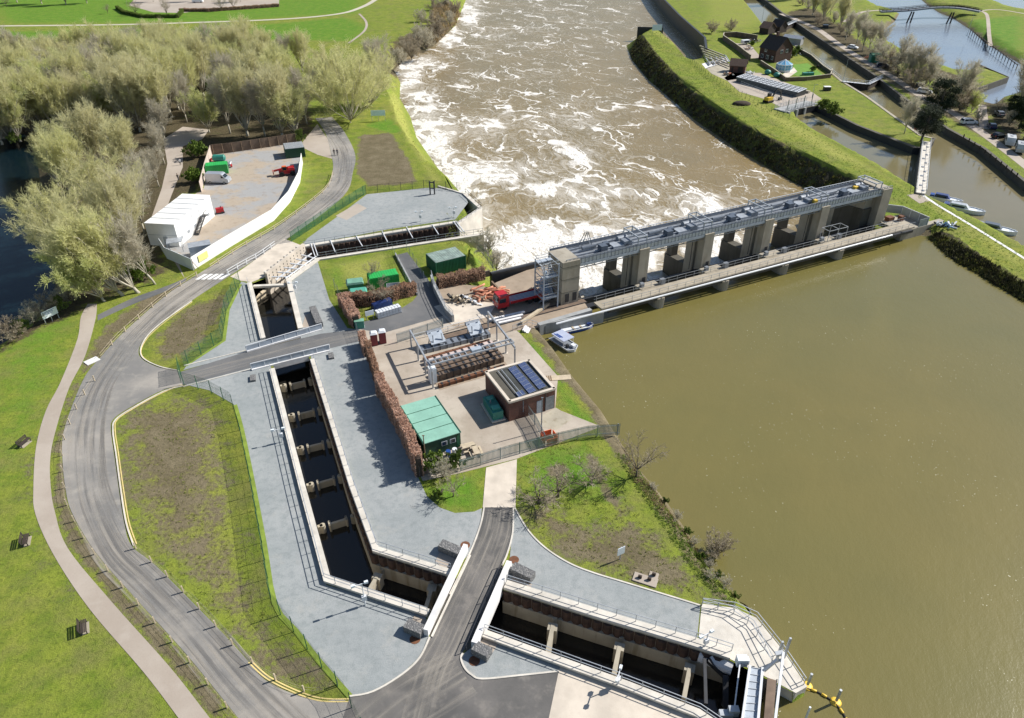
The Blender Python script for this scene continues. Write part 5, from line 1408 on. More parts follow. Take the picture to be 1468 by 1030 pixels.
# lorry
a, b = P(712,444), P(765,431); rz = atan2((a-b).y, (a-b).x)
t = thing('flatbed_lorry', 'red flatbed lorry parked in the yard below the stair tower', 'lorry', (a+b)/2+Vector((.3,.5,0)), rz)
m = MB(); m.hexa([(2.0,-1.15,.55),(4.2,-1.15,.55),(4.2,1.15,.55),(2.0,1.15,.55)], [(2.1,-1.1,2.75),(3.9,-1.1,2.75),(3.9,1.1,2.75),(2.1,1.1,2.75)]); cb_ = m.build('cab', M['red_paint'], t)
m = MB(); m.quad((4.2,-1.0,1.55),(4.2,1.0,1.55),(3.98,1.0,2.5),(3.98,-1.0,2.5)); m.build('windscreen', M['glass'], cb_)
for s_ in (-1,1): m = MB(); m.box((3.3,s_*1.13,1.5),(1.2,.05,.8)); m.build('side_window', M['glass'], cb_)
m = MB(); m.box((-1.3,0,.95),(6.2,2.3,.16)); m.build('flatbed', M['galv_dark'], t)
for s_ in (-1,1): m = MB(); m.box((-1.3,s_*1.18,.95),(6.2,.08,.5)); m.build('side_board', M['red_paint'], t)
m = MB(); m.box((-4.4,0,.95),(.08,2.3,.5)); m.build('tail_board', M['red_paint'], t)
m = MB()
for k in range(5): m.bar((-4.0,-.8+k*.4,1.2),(1.6,-.8+k*.4,1.2),.18,.14)
m.build('steel_load', M['blue_grey'], t)
m = MB(); m.box((0,0,.6),(7.6,.8,.35)); m.build('chassis', M['dark_metal'], t)
for x in (3.0,-2.0,-3.2):
    for s_ in (-1,1): m = MB(); wheel(m,(x,s_*.98,.5),.5,.3,(0,1,0)); m.build('wheel', M['black_rubber'], t)
for s_ in (-1,1): m = MB(); m.box((4.22,s_*.8,.8),(.06,.3,.2)); m.build('headlight', M['panel_white'], t)
# blue plant and orange dumper
t = thing('excavator', 'pale blue excavator with raised arm beside the stair tower', 'excavator', P(782,424), radians(95))
m = MB(); m.box((-.2,0,.9),(2.8,2.0,1.1)); m.build('engine_housing', M['sky_blue'], t); m = MB(); m.box((.4,.45,2.0),(1.2,.9,.9)); cb_ = m.build('cab', M['sky_blue'], t); m = MB(); m.box((1.01,.45,2.1),(.04,.75,.65)); m.build('window', M['glass'], cb_)
for s_ in (-1,1): m = MB(); m.box((0,s_*.9,0),(3.0,.5,.75)); m.build('track', M['black_rubber'], t)
m = MB(); m.bar((1.1,-.4,1.4),(2.8,-.4,3.2),.35,.4); m.bar((2.8,-.4,3.2),(4.0,-.4,1.3),.3,.34); m.box((4.0,-.4,.5),(.7,.8,.8)); m.build('arm', M['sky_blue'], t)
t = thing('dumper', 'small orange dumper at the foot of the stair tower', 'dumper', P(777,431), radians(-60))
m = MB(); m.hexa([(0,-.7,.6),(1.2,-.7,.6),(1.2,.7,.6),(0,.7,.6)], [(-.1,-.9,1.4),(1.7,-.9,1.4),(1.7,.9,1.4),(-.1,.9,1.4)]); m.build('skip', M['orange'], t)
m = MB(); m.box((-.9,0,.4),(1.5,1.1,.7)); m.box((-.6,0,1.1),(.5,.6,.5)); m.build('chassis', M['galv'], t)
for x in (.6,-1.1):
    for s_ in (-1,1): m = MB(); wheel(m,(x,s_*.7,.4),.4,.3,(0,1,0)); m.build('wheel', M['black_rubber'], t)
m = MB(); a, b = G(737,430), G(760,416); m.wall(Vector(), (b-a)*1.1, .16, 0, .35); tag(m.build('beam', M['pale_wood'], None, loc=Z(a,0)), 'pale beam lying across the concrete above the red lorry', 'beam')
a, b = G(747,466), G(786,439); t_ = MB(); t_.bar((0,0,.4), b-a+Vector((0,0,.4)), .5, .45); tag(t_.build('beam', M['pale_wood'], None, loc=Z(a,0)), 'long pale timber baulk on the yard edge above the quay', 'beam')
for k in range(3):
    m = MB(); m.box((0,0,0),(6.5-1.2*k,.5,.4)); tag(m.build('concrete_beam', M['conc_bright'], None, loc=P(727+2*k,455+3.4*k)), ['white concrete beam on the yard edge, the one closest to the red lorry','white concrete beam lying in the middle of three','white concrete beam of three, the one closest to the steel gantry frames'][k], 'beam', 'white beams on the yard edge').rotation_euler = (0,0,.42)

# ---------------- stop log yard: gantry portals, stored gates, hoists
def portal(label, p0, p1):
    a, b = P(*p0), P(*p1); t = thing('steel_portal', label, 'gantry', a, 0, 'grey steel portals over the stop log yard'); d = b-a; Hh = 3.3
    m = MB(); m.bar((0,0,Hh), Z(d,Hh), .22, .32); m.build('beam', M['galv'], t)
    for q in (.0, .34, .68, 1.0): m = MB(); m.bar(Z(d*q,0), Z(d*q,Hh-.16), .24, .24); c_ = m.build('column', M['galv'], t); m = MB(); m.box(Z(d*q,0),(.6,.6,.06)); m.build('base_plate', M['conc_cream'], c_)
portal('grey steel portal over the end of the stop logs closest to the beech hedge', (590,499), (621,557))
portal('grey steel portal over the end of the stop logs closest to the river lawn', (700,472), (738,524))
a, b = P(620,552), P(737,519)
t = thing('lattice_girder', 'steel lattice lifting girder spanning between the two portals', 'girder', a); d = b-a; n_ = Vector((-d.y,d.x,0)).normalized()
m = MB()
for s_ in (0, 1.1):
    m.bar(Z(n_*s_,3.55), Z(d+n_*s_,3.55), .18, .22)
for k in range(15): m.bar(Z(d*(k/14.),3.55), Z(d*(k/14.)+n_*1.1,3.55), .12, .12)
m.build('frame', M['galv'], t)
m = MB(); m.box(Z(d*.55+n_*.55,3.66),(1.6,.9,.35),.45); m.build('trolley', M['blue_grey'], t)
m = MB(); m.box(Z(d*.02+n_*.5,.2),(1.0,1.2,2.6),.4); m.build('control_cabinet', M['panel_white'], t)
rzl = atan2(d.y, d.x)
pit = [G(607,523), G(704,496), G(728,528), G(631,556)]
flat('oily_slab', [(606,522),(706,494),(732,530),(630,560)], .035, M['conc_yard'])
# long stop logs in two stacks
def stoplog(label, p0, p1, w_, h_, mat, z=0.0, rust=False):
    a, b = P(*p0), P(*p1); t = thing('stop_log', label, 'stop log', Z(a,z), 0, 'long steel stop logs on the yard'); e = b-a
    m = MB(); m.bar(Z(Vector(),h_/2), Z(e,h_/2), w_, h_)
    dd = e.normalized(); nn = Vector((-dd.y,dd.x,0)); m.use(1)
    for k in range(10):
        q = e*((k+.5)/10); m.box(Z(q-nn*(w_/2+.03),.02),(.12,.08,h_-.04),atan2(dd.y,dd.x)); m.box(Z(q,h_),(.3,w_*.8,.06),atan2(dd.y,dd.x))
    m.build('beam', [mat, M['dark_metal'] if not rust else M['rust']], t)
stoplog('dark blue grey stop log under the two hoist cradles', (604,505), (701,481), 1.5, .75, M['galv_dark'])
stoplog('rust red stop log lying beyond the pink one', (607,518), (702,491), .55, .5, M['rust'], rust=True)
stoplog('pale pink painted stop log in the middle of the yard', (609,523), (706,494), .8, .6, plain('pale_pink_paint', (.55,.45,.41), .7, .15, 1))
for k in range(4): stoplog(['brown stop log beside the pale pink one','brown stop log in the middle of the brown stack','brown stop log under the lattice girder','outermost brown stop log on the side of the brick building'][k], (614+3.4*k,528+6*k), (709+4*k,500+6*k), .75, .75+.1*k, M['board_brown'])
stoplog('dark stop log laid against the brick building side', (629,556), (724,528), .6, .6, M['rust'])
def cradle(label, p):
    t = thing('hoist_cradle', label, 'cradle', P(*p), rzl, 'blue grey hoist cradles on the stop logs')
    m = MB()
    for x in (-.9,.9): m.bar((x,-1.2,.0),(x*.8,-.5,2.6),.14,.14); m.bar((x,1.2,.0),(x*.8,.5,2.6),.14,.14)
    m.build('leg', M['galv'], t); m = MB(); m.hexa([(-1.2,-1.1,1.2),(1.2,-1.1,1.2),(1.2,.9,2.5),(-1.2,.9,2.5)], [(-1.2,-1.1,1.3),(1.2,-1.1,1.3),(1.2,.9,2.6),(-1.2,.9,2.6)]); m.build('cover', M['blue_grey'], t)
    m = MB(); m.tube([(-1.2,1.0,2.3),(1.2,1.0,2.3)], .35, 10); m.build('drum', M['galv_dark'], t)
cradle('blue grey hoist cradle over the beech hedge end of the dark stop log', (626,497)); cradle('blue grey hoist cradle over the river end of the dark stop log', (681,484))
pts = [G(593,488), G(641,476), G(691,461)]; o = Z(pts[0],0); t = thing('handrail', 'pale tubular handrail along the back of the stop log yard', 'railing', o); railing('rail', [p-o for p in pts], 0, 1.1, M['white_metal'], t)
pts = [G(735,475), G(757,466), G(770,470)]; o = Z(pts[0],0); t = thing('handrail', 'grey handrail round the steps down to the work boats', 'railing', o); railing('rail', [p-o for p in pts], 0, 1.1, M['galv'], t, 1.0)
m = MB()
for k in range(6): m.box((k*.35,0,-.2*k),(.36,1.6,.25))
tag(m.build('steps', M['conc_bright'], None, loc=P(752,472,.2)), 'pale concrete steps at the end of the quay lawn', 'steps').rotation_euler = (0,0,-.3)
# pair of rail tracks along the quay
for off in (0, 1.4):
    pass
t = thing('rail_track', 'pair of steel rails running along the quay into the stop log yard', 'rails', G(640,487)); a = G(640,487); e = G(842,434)-a; dd = e.normalized(); nn = Vector((-dd.y,dd.x,0)); m = MB()
for s_ in (0,1.5): m.bar(Z(nn*s_,.09), Z(e+nn*s_,.09), .14, .14)
m.build('rail', M['dark_metal'], t); m = MB(); m.bar(Z(nn*.75,.03), Z(e+nn*.75,.03), 1.2, .03); m.build('trench_cover', M['board_brown'], t)

# ---------------- brick pump house
pa, rz, w_, d_ = base3((730,605), (795,585), (702,559)); Hb = 3.2
t = thing('brick_building', 'flat roofed red brick building with solar panels on its roof', 'building', pa, rz)
m = MB(); m.box((w_/2,d_/2,-.2),(w_,d_,Hb+.2)); m.build('wall', M['brick'], t)
m = MB()
for a, b in (((0,.12),(w_,.12)),((0,d_-.12),(w_,d_-.12)),((.12,0),(.12,d_)),((w_-.12,0),(w_-.12,d_))): m.bar((a[0],a[1],Hb+.14),(b[0],b[1],Hb+.14),.42,.3)
m.build('parapet', M['conc_cream'], t)
m = MB(); m.box((w_/2,d_/2,Hb),(w_-.4,d_-.4,.04)); rf = m.build('roof', plain('mossy_roof_felt', (.055,.06,.055), .9, .4, .5, 0, .3), t)
m = MB(); m.box((1.2,d_/2,Hb+.04),(1.9,d_-.7,.03)); m.build('gravel_strip', M['conc_dark'], rf)
m = MB()
for x in (1.7,2.3): m.bar((x,.6,Hb+.25),(x,d_-.6,Hb+.25),.08,.1)
m.build('panel_rail', M['galv'], rf)
def solar_row(x, y0, y1, n):
    for k in range(n):
        ya = y0+(y1-y0)*k/n; yb = y0+(y1-y0)*(k+1)/n-.03
        m = MB(); m.hexa([(x-.55,ya,Hb+.12),(x+.55,ya,Hb+.32),(x+.55,yb,Hb+.32),(x-.55,yb,Hb+.12)], [(x-.55,ya,Hb+.16),(x+.55,ya,Hb+.36),(x+.55,yb,Hb+.36),(x-.55,yb,Hb+.16)]); q = m.build('solar_panel', M['solar'], t)
        m = MB()
        for yy_ in (ya,yb): m.bar((x-.55,yy_,Hb+.165),(x+.55,yy_,Hb+.365),.04,.03)
        m.build('frame', M['galv'], q)
solar_row(3.9,.6,d_-.6,7); solar_row(5.6,.9,d_-.3,7); solar_row(2.2,.5,1.6,1)
m = MB(); m.box((w_*.66,-.02,0),(.9,.06,2.1)); m.build('door', M['blue_grey'], t); m = MB(); m.box((w_*.88,-.02,0),(1.4,.06,2.3)); m.build('door', M['galv_dark'], t)
m = MB(); m.tube([(w_*.78,-.1,0),(w_*.78,-.1,Hb)],.06,6); m.build('downpipe', M['dark_metal'], t)
m = MB(); m.box((w_*.3,-.02,1.0),(.1,.04,2.0)); m.build('conduit', M['galv_dark'], t)
flat('concrete_pad', [(765,603),(797,585),(822,600),(798,617),(775,612)], .03, M['conc_wall'])
# green cabin
pa, rz, w_, d_ = base3((609,658), (661,641), (582,606)); Hc = 2.5
t = thing('portable_cabin', 'dark green portable cabin with a mint green roof in four bays', 'cabin', pa, rz)
d_ = 8.6
m = MB(); m.box((w_/2,d_/2,.15),(w_,d_,Hc-.15)); m.build('wall', M['cabin_green'], t)
m = MB(); m.box((w_/2,d_/2,Hc),(w_+.2,d_+.2,.1)); rf = m.build('roof', M['mint_roof'], t)
m = MB()
for k in range(1,4): m.box((w_/2,d_*k/4,Hc+.1),(w_+.1,.07,.04))
for x in (0,w_): m.box((x,d_/2,Hc+.09),(.14,d_+.2,.06))
m.build('roof_seam', M['cabin_green'], rf)
for x in (.55,.78): m = MB(); m.box((w_*x,-.03,1.2),(.8,.06,.7)); f = m.build('window', M['white_metal'], t); m = MB(); m.box((w_*x,-.07,1.28),(.6,.03,.54)); m.build('pane', M['glass'], f)
m = MB(); m.box((w_*.93,-.03,.2),(.35,.05,2.0)); m.build('corner_trim', M['container_green'], t)
m = MB()
for k in range(3): m.box((.6+k*1.2,-.2,0),(.4,.3,.15))
m.build('footing', M['conc_block'], t)
def drum(label, p, mat, cat='drum'):
    m = MB(); m.cyl((0,0,0),.32,.9,12); m.cyl((0,0,.28),.34,.05,12); m.cyl((0,0,.6),.34,.05,12); tag(m.build('drum', mat, None, loc=P(*p)), label, cat)
drum('blue plastic drum standing against the green cabin', (643,654), M['blue_paint']); drum('white plastic drum standing against the green cabin', (652,651), M['pvc_white'])
t = thing('generator', 'teal generator set on a pale plinth beside the brick building', 'generator', P(707,592), radians(112)); m = MB(); m.box((0,0,.3),(4.0,1.5,1.3)); m.build('casing', M['teal'], t); m = MB(); m.box((0,0,.1),(4.6,2.0,.2)); m.build('plinth', M['conc_cream'], t); m = MB(); m.box((-1.1,0,1.6),(.9,1.1,.25)); m.box((1.2,0,1.6),(.8,.9,.18)); m.build('vent_hood', M['skip_lid_b'], t); m = MB(); m.tube([(.2,.3,1.6),(.2,.3,2.2)],.1,8); m.build('exhaust', M['galv_dark'], t)
def table(label, p, rz):
    t = thing('picnic_table', label, 'table', P(*p), rz, 'timber tables by the palisade'); m = MB(); m.box((0,0,.72),(1.8,.75,.06)); m.build('tabletop', M['pale_wood'], t)
    for s_ in (-1,1):
        m = MB(); m.box((0,s_*.72,.42),(1.8,.28,.05)); m.build('bench_seat', M['pale_wood'], t)
        m = MB(); m.bar((s_*.65,-.8,0),(s_*.65,.0,.72),.07,.1); m.bar((s_*.65,.8,0),(s_*.65,0,.72),.07,.1); m.bar((s_*.65,-.72,.4),(s_*.65,.72,.4),.06,.1); m.build('leg', M['wood'], t)
table('weathered picnic table beside the green cabin', (672,645), .4); table('weathered picnic table closer to the palisade', (682,651), 1.9)
for i, (p, h_, lb) in enumerate((((610,661),4.2,'thin timber pole at the corner of the green cabin'), ((776,618),5.6,'tall grey pole in front of the brick building'))):
    m = MB(); m.tube([(0,0,0),(0,0,h_)],[.09,.06],8); m.box((0,0,h_),(.3,.1,.1)); tag(m.build('pole', M['galv_dark'] if i else M['wood'], None, loc=P(*p)), lb, 'pole')
t = thing('safety_barrier', 'orange plastic safety barriers round a hole by the palisade', 'barrier', P(787,632)); 
for k in range(4):
    a = k*pi/2+.4; m = MB(); c = Vector((cos(a),sin(a),0))*.9; m.box((c.x,c.y,.1),(.07,1.5,.95),a); m.build('panel', M['orange'], t)
# bare wooden landing stage and grass steps
t = thing('plank_landing', 'small plank landing with steps on the river lawn', 'landing', G(790,543), .1); m = MB(); m.box((1.2,0,-.2),(3.6,1.2,.3)); m.build('deck', M['pale_wood'], t); m = MB()
for k in range(6): m.box((-1.5+k*.3,0,.08),(.16,1.2,.06))
m.build('step', M['wood'], t)

# moored work boats
def hull(L, W, H, mat_h, mat_d, t, bow=.28):
    m = MB(); n = 9; ring = []
    for k in range(n+1):
        q = k/n; x = -L/2+L*q; wd = W/2*(1 if q < 1-bow else cos((q-(1-bow))/bow*1.45)); ring.append((x, max(.05, wd)))
    v0 = len(m.v)
    for x, wd in ring: m.v += [(x,-wd,H),(x,-wd*.75,-.25),(x,wd*.75,-.25),(x,wd,H)]
    for k in range(n):
        b = v0+4*k
        for i in range(3): m.face((b+i, b+i+1, b+5+i, b+4+i))
    m.face((v0,v0+3,v0+2,v0+1)); m.face(tuple(v0+4*n+i for i in range(4))); m.build('hull', mat_h, t)
    m = MB(); v0 = len(m.v)
    for x, wd in ring: m.v += [(x,-wd+.06,H-.12),(x,wd-.06,H-.12)]
    for k in range(n): b = v0+2*k; m.face((b,b+2,b+3,b+1))
    m.build('deck', mat_d, t)
    m = MB()
    for s_ in (-1,1):
        for (x0,w0),(x1,w1) in zip(ring,ring[1:]): m.bar((x0,s_*w0,H+.03),(x1,s_*w1,H+.03),.1,.1)
    m.build('gunwale', M['white_metal'], t)
a, b = P(797,481,ZU), P(823,505,ZU)
t = thing('work_boat', 'broad white work boat with a pale blue canopy moored at the quay', 'boat', P(809,495,ZU), radians(-52)); t.scale = (.78,.78,.78); hull(6.6,3.0,.6,M['caravan'],M['galv_dark'],t,.14)
m = MB(); m.box((-.6,0,2.0),(3.9,2.9,.12)); cn = m.build('canopy', plain('pale_blue_canopy',(.40,.44,.56),.6,.12,.8,0,.05), t); m = MB()
for x in (-2.4,1.2):
    for y in (-1.3,1.3): m.bar((x,y,.5),(x,y,2.0),.07,.07)
m.build('canopy_post', M['white_metal'], cn)
m = MB(); m.box((-1.2,-1.0,2.12),(2.0,.25,.05)); m.box((-.9,-.6,2.12),(1.9,.25,.05)); m.build('dark_strip', M['blue_paint'], cn)
m = MB(); m.box((2.2,.5,.58),(1.0,.8,.5)); m.build('locker', M['pvc_white'], t); m = MB(); m.box((1.6,-.6,.58),(.7,.5,.6)); m.build('outboard', M['dark_metal'], t)
t = thing('dinghy', 'slim blue and white dinghy moored beyond the canopied boat', 'boat', P(828,473,ZU), radians(22)); hull(5.8,1.6,.55,M['blue_paint'],M['pvc_white'],t); m = MB(); m.box((-.8,0,.4),(.3,1.4,.1)); m.box((.6,0,.4),(.3,1.4,.1)); m.build('thwart', M['pale_wood'], t); m = MB(); m.box((2.2,0,.4),(.8,.8,.3)); m.build('cover', M['tarp_blue'], t)
t = thing('pontoon', 'timber pontoon beside the moored work boats', 'pontoon', P(800,470,ZU), radians(25)); m = MB(); m.box((0,0,.05),(7,1.6,.35)); m.build('deck', M['pale_wood'], t); m = MB()
for x in (-3,0,3): m.cyl((x,-.85,-1),.12,2.6,8)
m.build('pile', M['dark_metal'], t)
m = MB(); m.box((0,0,0),(.9,.5,.45)); tag(m.build('box', M['maroon'], None, loc=P(815,478,1.0-.2)), 'dark red box on the quay side of the canopied boat', 'box')
COL.objects['box'].location = P(811,481,-.9)

# ---------------- intake: screen cleaner, floats
GS = thing('screen_cleaner', 'galvanised screen cleaning gantry bridging the mouth of the intake', 'gantry', G(1046,950), 0)
o = GS.location
def L_(x, y, z): return P(x, y, z)-o
m = MB(); z3 = 2.2
m.bar(L_(1075,955,z3), L_(1058,1075,z3), .22, .3); m.bar(L_(1093,958,z3), L_(1083,1075,z3), .22, .3); m.build('walkway_beam', M['white_metal'], GS)
m = MB(); a, b, c, d = L_(1076,957,z3-.15), L_(1093,960,z3-.15), L_(1083,1075,z3-.15), L_(1059,1075,z3-.15); m.quad(a,d,c,b); m.build('walkway_deck', M['blue_grey'], GS)
m = MB()
for k in range(12): q = k/11; m.bar(a.lerp(d,q)+Vector((0,0,.04)), b.lerp(c,q)+Vector((0,0,.04)), .06, .05)
m.build('deck_bar', M['galv'], GS)
m = MB(); m.bar(L_(1123,936,3.2), L_(1106,1075,3.2), .22, .3); m.bar(L_(1112,938,3.0), L_(1123,936,3.2), .4, .3); m.build('rail_beam', M['white_metal'], GS)
m = MB()
for x, y in ((1112,950),(1123,945)): m.bar(L_(x,y,0)+Vector((0,0,.2)), L_(x,y,0)+Vector((0,0,3.3)), .2, .2)
m.bar(L_(1095,962,2.3), L_(1114,946,3.1), .25, .25); m.build('end_frame', M['galv'], GS)
m = MB(); m.bar(L_(1106,975,.2), L_(1098,1075,.2), .8, .3); m.build('rake_track', M['board_brown'], GS)
m = MB()
p0, p1 = L_(1100,976,0), L_(1085,1075,0); 
for k in range(44): q = p0.lerp(p1,k/43); m.bar(Z(q,-4.4), Z(q+Vector((.9,0,0)),.2), .06, .1)
m.build('trash_screen', M['dark_metal'], GS)
m = MB(); m.hexa([L_(1078,955,-4.5),L_(1062,1075,-4.5),L_(1066,1075,-4.5),L_(1082,955,-4.5)],[L_(1078,955,1.2)+Vector((0,0,0)),L_(1062,1075,1.2),L_(1066,1075,1.2),L_(1082,955,1.2)]); m.build('gate_panel', M['dark_metal'], GS)
RA = thing('gate_ram', 'pale cylinder and dark arm of the intake control gate below the coping', 'gate', G(1020,945)); o = RA.location
m = MB(); m.tube([L_(1003,938,-.9), L_(1050,958,-.9)], [.75,.75], 14); m.build('cylinder', M['conc_bright'], RA)
m = MB(); m.bar(L_(1010,944,-.3), L_(1012,1010,-.3), .3, .3); m.bar(L_(1014,946,-.3), L_(1045,975,-2.0), .45, .4); m.bar(L_(1040,968,-1), L_(1040,1015,-2.6), .5, .4); m.build('arm', M['dark_metal'], RA)
m = MB(); m.bar(L_(1061,950,1.0), L_(1052,1022,1.0), .12, .12); m.build('spindle', M['white_metal'], RA)
m = MB(); m.box(L_(1062,952,.4),(1.0,.7,1.0)); m.box(L_(1068,950,.4),(.6,.5,.6)); m.build('actuator', M['panel_white'], RA); m = MB(); m.box(L_(1050,1024,.4),(.9,.6,.9)); m.box(L_(1040,1026,.4),(1.2,.6,.5)); m.build('gearbox', M['galv'], RA)
pts = [G(1006,868), G(1052,874), G(1083,888), G(1118,932), G(1152,982)]; o = Z(pts[0],0); t = thing('railing', 'galvanised railing round the edge of the pale concrete quay', 'railing', o); railing('rail', [p-o for p in pts], .05, 1.1, M['galv'], t, 1.6)
pts = [G(1006,869), G(1050,880), G(1078,900), G(1105,952)]; o = Z(pts[0],0); t = thing('railing', 'inner railing on the pale concrete quay behind the screen cleaner', 'railing', o); railing('rail', [p-o for p in pts], .05, 1.1, M['galv'], t, 1.6)
m = MB(); q = [G(1084,888), G(1121,931), G(1157,985), G(1141,994), G(1096,970)]; m.prism([p-q[0] for p in q], -4, .03); tag(m.build('quay_block', M['conc_white'], None, loc=Z(q[0],0)), 'pale concrete block forming the pointed tip of the intake quay', 'quay')
fl = smooth_line([P(1157,988,ZU), P(1172,993,ZU), P(1192,1005,ZU), P(1206,1020,ZU), P(1216,1040,ZU), P(1222,1075,ZU)], 5)
for i, (p, d) in enumerate(along(fl, .95, .6)):
    m = MB(); m.tube([-d*.27, -d*.22, d*.22, d*.27], [.05,.13,.13,.05], 8); f = m.build('boom_float', M['yellow'], None, True, p+Vector((0,0,.08))); tag(f, 'yellow float on the dark boom line off the intake tip', 'float', 'yellow floats strung on the boom')
m = MB(); m.tube([p+Vector((0,0,.05)) for p in fl], .09, 6); tag(m.build('boom_line', M['black_rubber']), 'dark rope carrying yellow floats away from the intake tip', 'boom')
for (x, y), lb in (((1157,984),'yellow mooring float with grey post at the quay tip'), ((1198,1007),'yellow mooring float with grey post out along the boom')):
    t = thing('marker_buoy', lb, 'buoy', P(x,y,ZU)); m = MB(); m.tube([(0,0,-.2),(0,0,.05),(0,0,.12)],[.5,.52,.3],14); m.build('float', M['yellow'], t, True); m = MB(); m.tube([(0,0,.3),(0,0,2.0)],.13,8); m.build('post', M['galv'], t)
m = MB(); m.tube([(0,0,-2),(0,0,2.4)],.1,8); tag(m.build('pole', M['panel_white'], None, loc=P(1153,1035,ZU)), 'thin white pole standing in the water off the intake mouth', 'pole')

# lamp and camera posts, signs, small things on the paving
def camera_post(label, p, rz, h=3.4):
    t = thing('camera_post', label, 'post', P(*p), rz, 'white camera posts along the channel'); m = MB(); m.tube([(0,0,0),(0,0,h)],[.07,.05],8); m.bar((-.9,0,h),(.5,0,h),.07,.07); m.build('mast', M['white_metal'], t)
    [MB().box((q,0,h-.05),(.4,.25,.25)).build('camera', M['panel_white'], t) for q in (-.9,.45)]; m = MB(); m.box((0,0,.9),(.5,.3,.6)); m.build('cabinet', M['white_metal'], t)
camera_post('white camera post beside the long fish pass wall', (405,634), .3, 2.2); camera_post('white camera post on the paving below the fish pass corner', (524,868), .4); camera_post('white camera post on the cream apron by the intake', (885,985), 1.2, 2.4)
camera_post('white camera post on the paving by the dark upper chamber', (424,420), .1, 2.0); camera_post('white camera post on the corner of the concrete quay', (1010,930), .5, 2.4); camera_post('white camera post on the quay by the outfall strut', (603,318), .1, 2.2); camera_post('white camera post near the pointed end of the quay', (651,312), .1, 2.2)
signboard('white sign panel on a post in the brown grass bank', P(889,803), .5, .95, 1.1, .9, M['panel_white'], 1)
gabion_wall('stone filled gabion wall on the shaded paving above the panelled bridge', (449,446), (459,470), [(433,470),(438,452),(447,449),(457,470)])
t = thing('boulder_seat', 'buff stone slabs laid on the brown bank above the paving', 'slab', P(925,832)); m = MB(); m.box((0,0,0),(2.6,1.2,.12)); m.box((.7,.9,0),(1.0,.9,.1)); m.build('stone', M['path'], t); m = MB()
for x, y in ((-.6,0),(.4,.1),(.7,.9)): m.box((x,y,.12),(.4,.2,.35))
m.build('block', M['dark_wood'], t); t.rotation_euler = (0,0,-.4)
signboard('white twin panel notice board on the grass beside the lake', P(76,461), radians(60), 2.6, 1.3, 1.0, M['panel_white'], 3, 0, 3)
signboard('pale blue twin panel warning sign facing the foaming river', P(543,174), radians(4), 4.2, 1.6, 1.6, M['sign_blue'], 3)
signboard('pale blue twin panel warning sign on the tip of the lock island', P(941,51), radians(10), 4.4, 2.4, 2.0, M['sign_blue'], 2)
t = thing('stop_sign_frame', 'tall dark steel post frame standing on the quay edge', 'frame', G(620,279)); m = MB()
for x in (-.5,.5): m.bar((x,0,0),(x,0,3.2),.28,.28)
m.build('post', M['dark_metal'], t); m = MB(); m.bar((-.5,0,2.9),(.5,0,2.9),.2,.2); m.bar((-.5,0,1.5),(.5,0,1.5),.2,.2); m.build('crossbar', M['dark_metal'], t)
# benches along the footpath
def bench(label, p, rz):
    t = thing('park_bench', label, 'bench', P(*p), rz, 'benches along the footpath'); m = MB()
    for k in range(4): m.box((0,-.25+.15*k,.43),(1.7,.12,.05))
    m.build('seat', M['dark_wood'], t); m = MB()
    for k in range(3): m.bar((-.85,.33+.04*k,.6+.15*k),(.85,.33+.04*k,.6+.15*k),.04,.12)
    m.build('backrest', M['dark_wood'], t)
    for x in (-.75,.75): m = MB(); m.bar((x,-.25,0),(x,-.25,.43),.08,.08); m.bar((x,.3,0),(x,.4,.95),.08,.08); m.build('leg', M['dark_metal'], t)
    m = MB(); m.box((0,-.1,0),(1.5,.7,.05)); m.build('plinth', M['conc_deck'], t)
bench('timber bench on the grass by the footpath, farthest from the lake sign', (121,902), radians(118)); bench('timber bench on the grass halfway along the footpath', (38,777), radians(112)); bench('timber bench on the grass closest to the lake sign', (36,637), radians(75))
m = MB(); m.box((0,0,0),(2.0,1.4,.1)); tag(m.build('drain_cover', M['conc_bright'], None, loc=P(132,518)), 'pale rectangular drain slab between footpath and road', 'slab').rotation_euler = (0,0,.9)
# ------------------------------------------------------------------ trees
def leafy(name, c1, c2, scale=.35, trans=.25, vary=.2):
    m = NT(name); a = m.noise(scale, 3, .6); b = m.noise(3, 2)
    oi = m.n.new('ShaderNodeObjectInfo')
    k = m.mix(m.ramp(a, .3, .7), c1, c2); k = m.mix(m.math('MULTIPLY', m.ramp(b, .4, .7), .35), k, mul(c1, .6))
    k = m.mix(m.math('MULTIPLY', oi.outputs['Random'], vary), k, (c2[0]*.85, c2[0]*.76, c2[0]*.56))
    m.out(k, .8, 0, .2)
    tr = m.n.new('ShaderNodeBsdfTranslucent'); m.set(tr.inputs[0], k); mx = m.n.new('ShaderNodeMixShader'); mx.inputs[0].default_value = trans
    m.link(m.bsdf.outputs[0], mx.inputs[1]); m.link(tr.outputs[0], mx.inputs[2]); m.link(mx.outputs[0], m.n['Material Output'].inputs[0])
    return m.m
M['bark_pale'] = plain('pale_bark', (.46,.42,.33), .9, .25, 1.2, 0, .35)
M['bark'] = plain('grey_brown_bark', (.13,.105,.08), .9, .25, 1.2, 0, .35)
M['bud'] = leafy('budding_twigs', (.62,.61,.29), (.73,.72,.36), trans=.5, vary=.5)
M['bud_green'] = leafy('green_budding_twigs', (.55,.60,.20), (.66,.69,.30), trans=.5, vary=.5)
M['twig'] = leafy('bare_grey_twigs', (.50,.46,.36), (.60,.56,.44), trans=.4)
M['twig_brown'] = leafy('bare_brown_twigs', (.36,.30,.22), (.46,.40,.30), trans=.3)
M['beech'] = leafy('russet_beech_leaf', (.52,.31,.22), (.66,.44,.33), .8)
M['beech_b'] = leafy('brown_beech_leaf', (.36,.20,.13), (.48,.29,.19), .8)
M['ever'] = leafy('dark_evergreen', (.020,.034,.014), (.038,.055,.022), .5, .1)
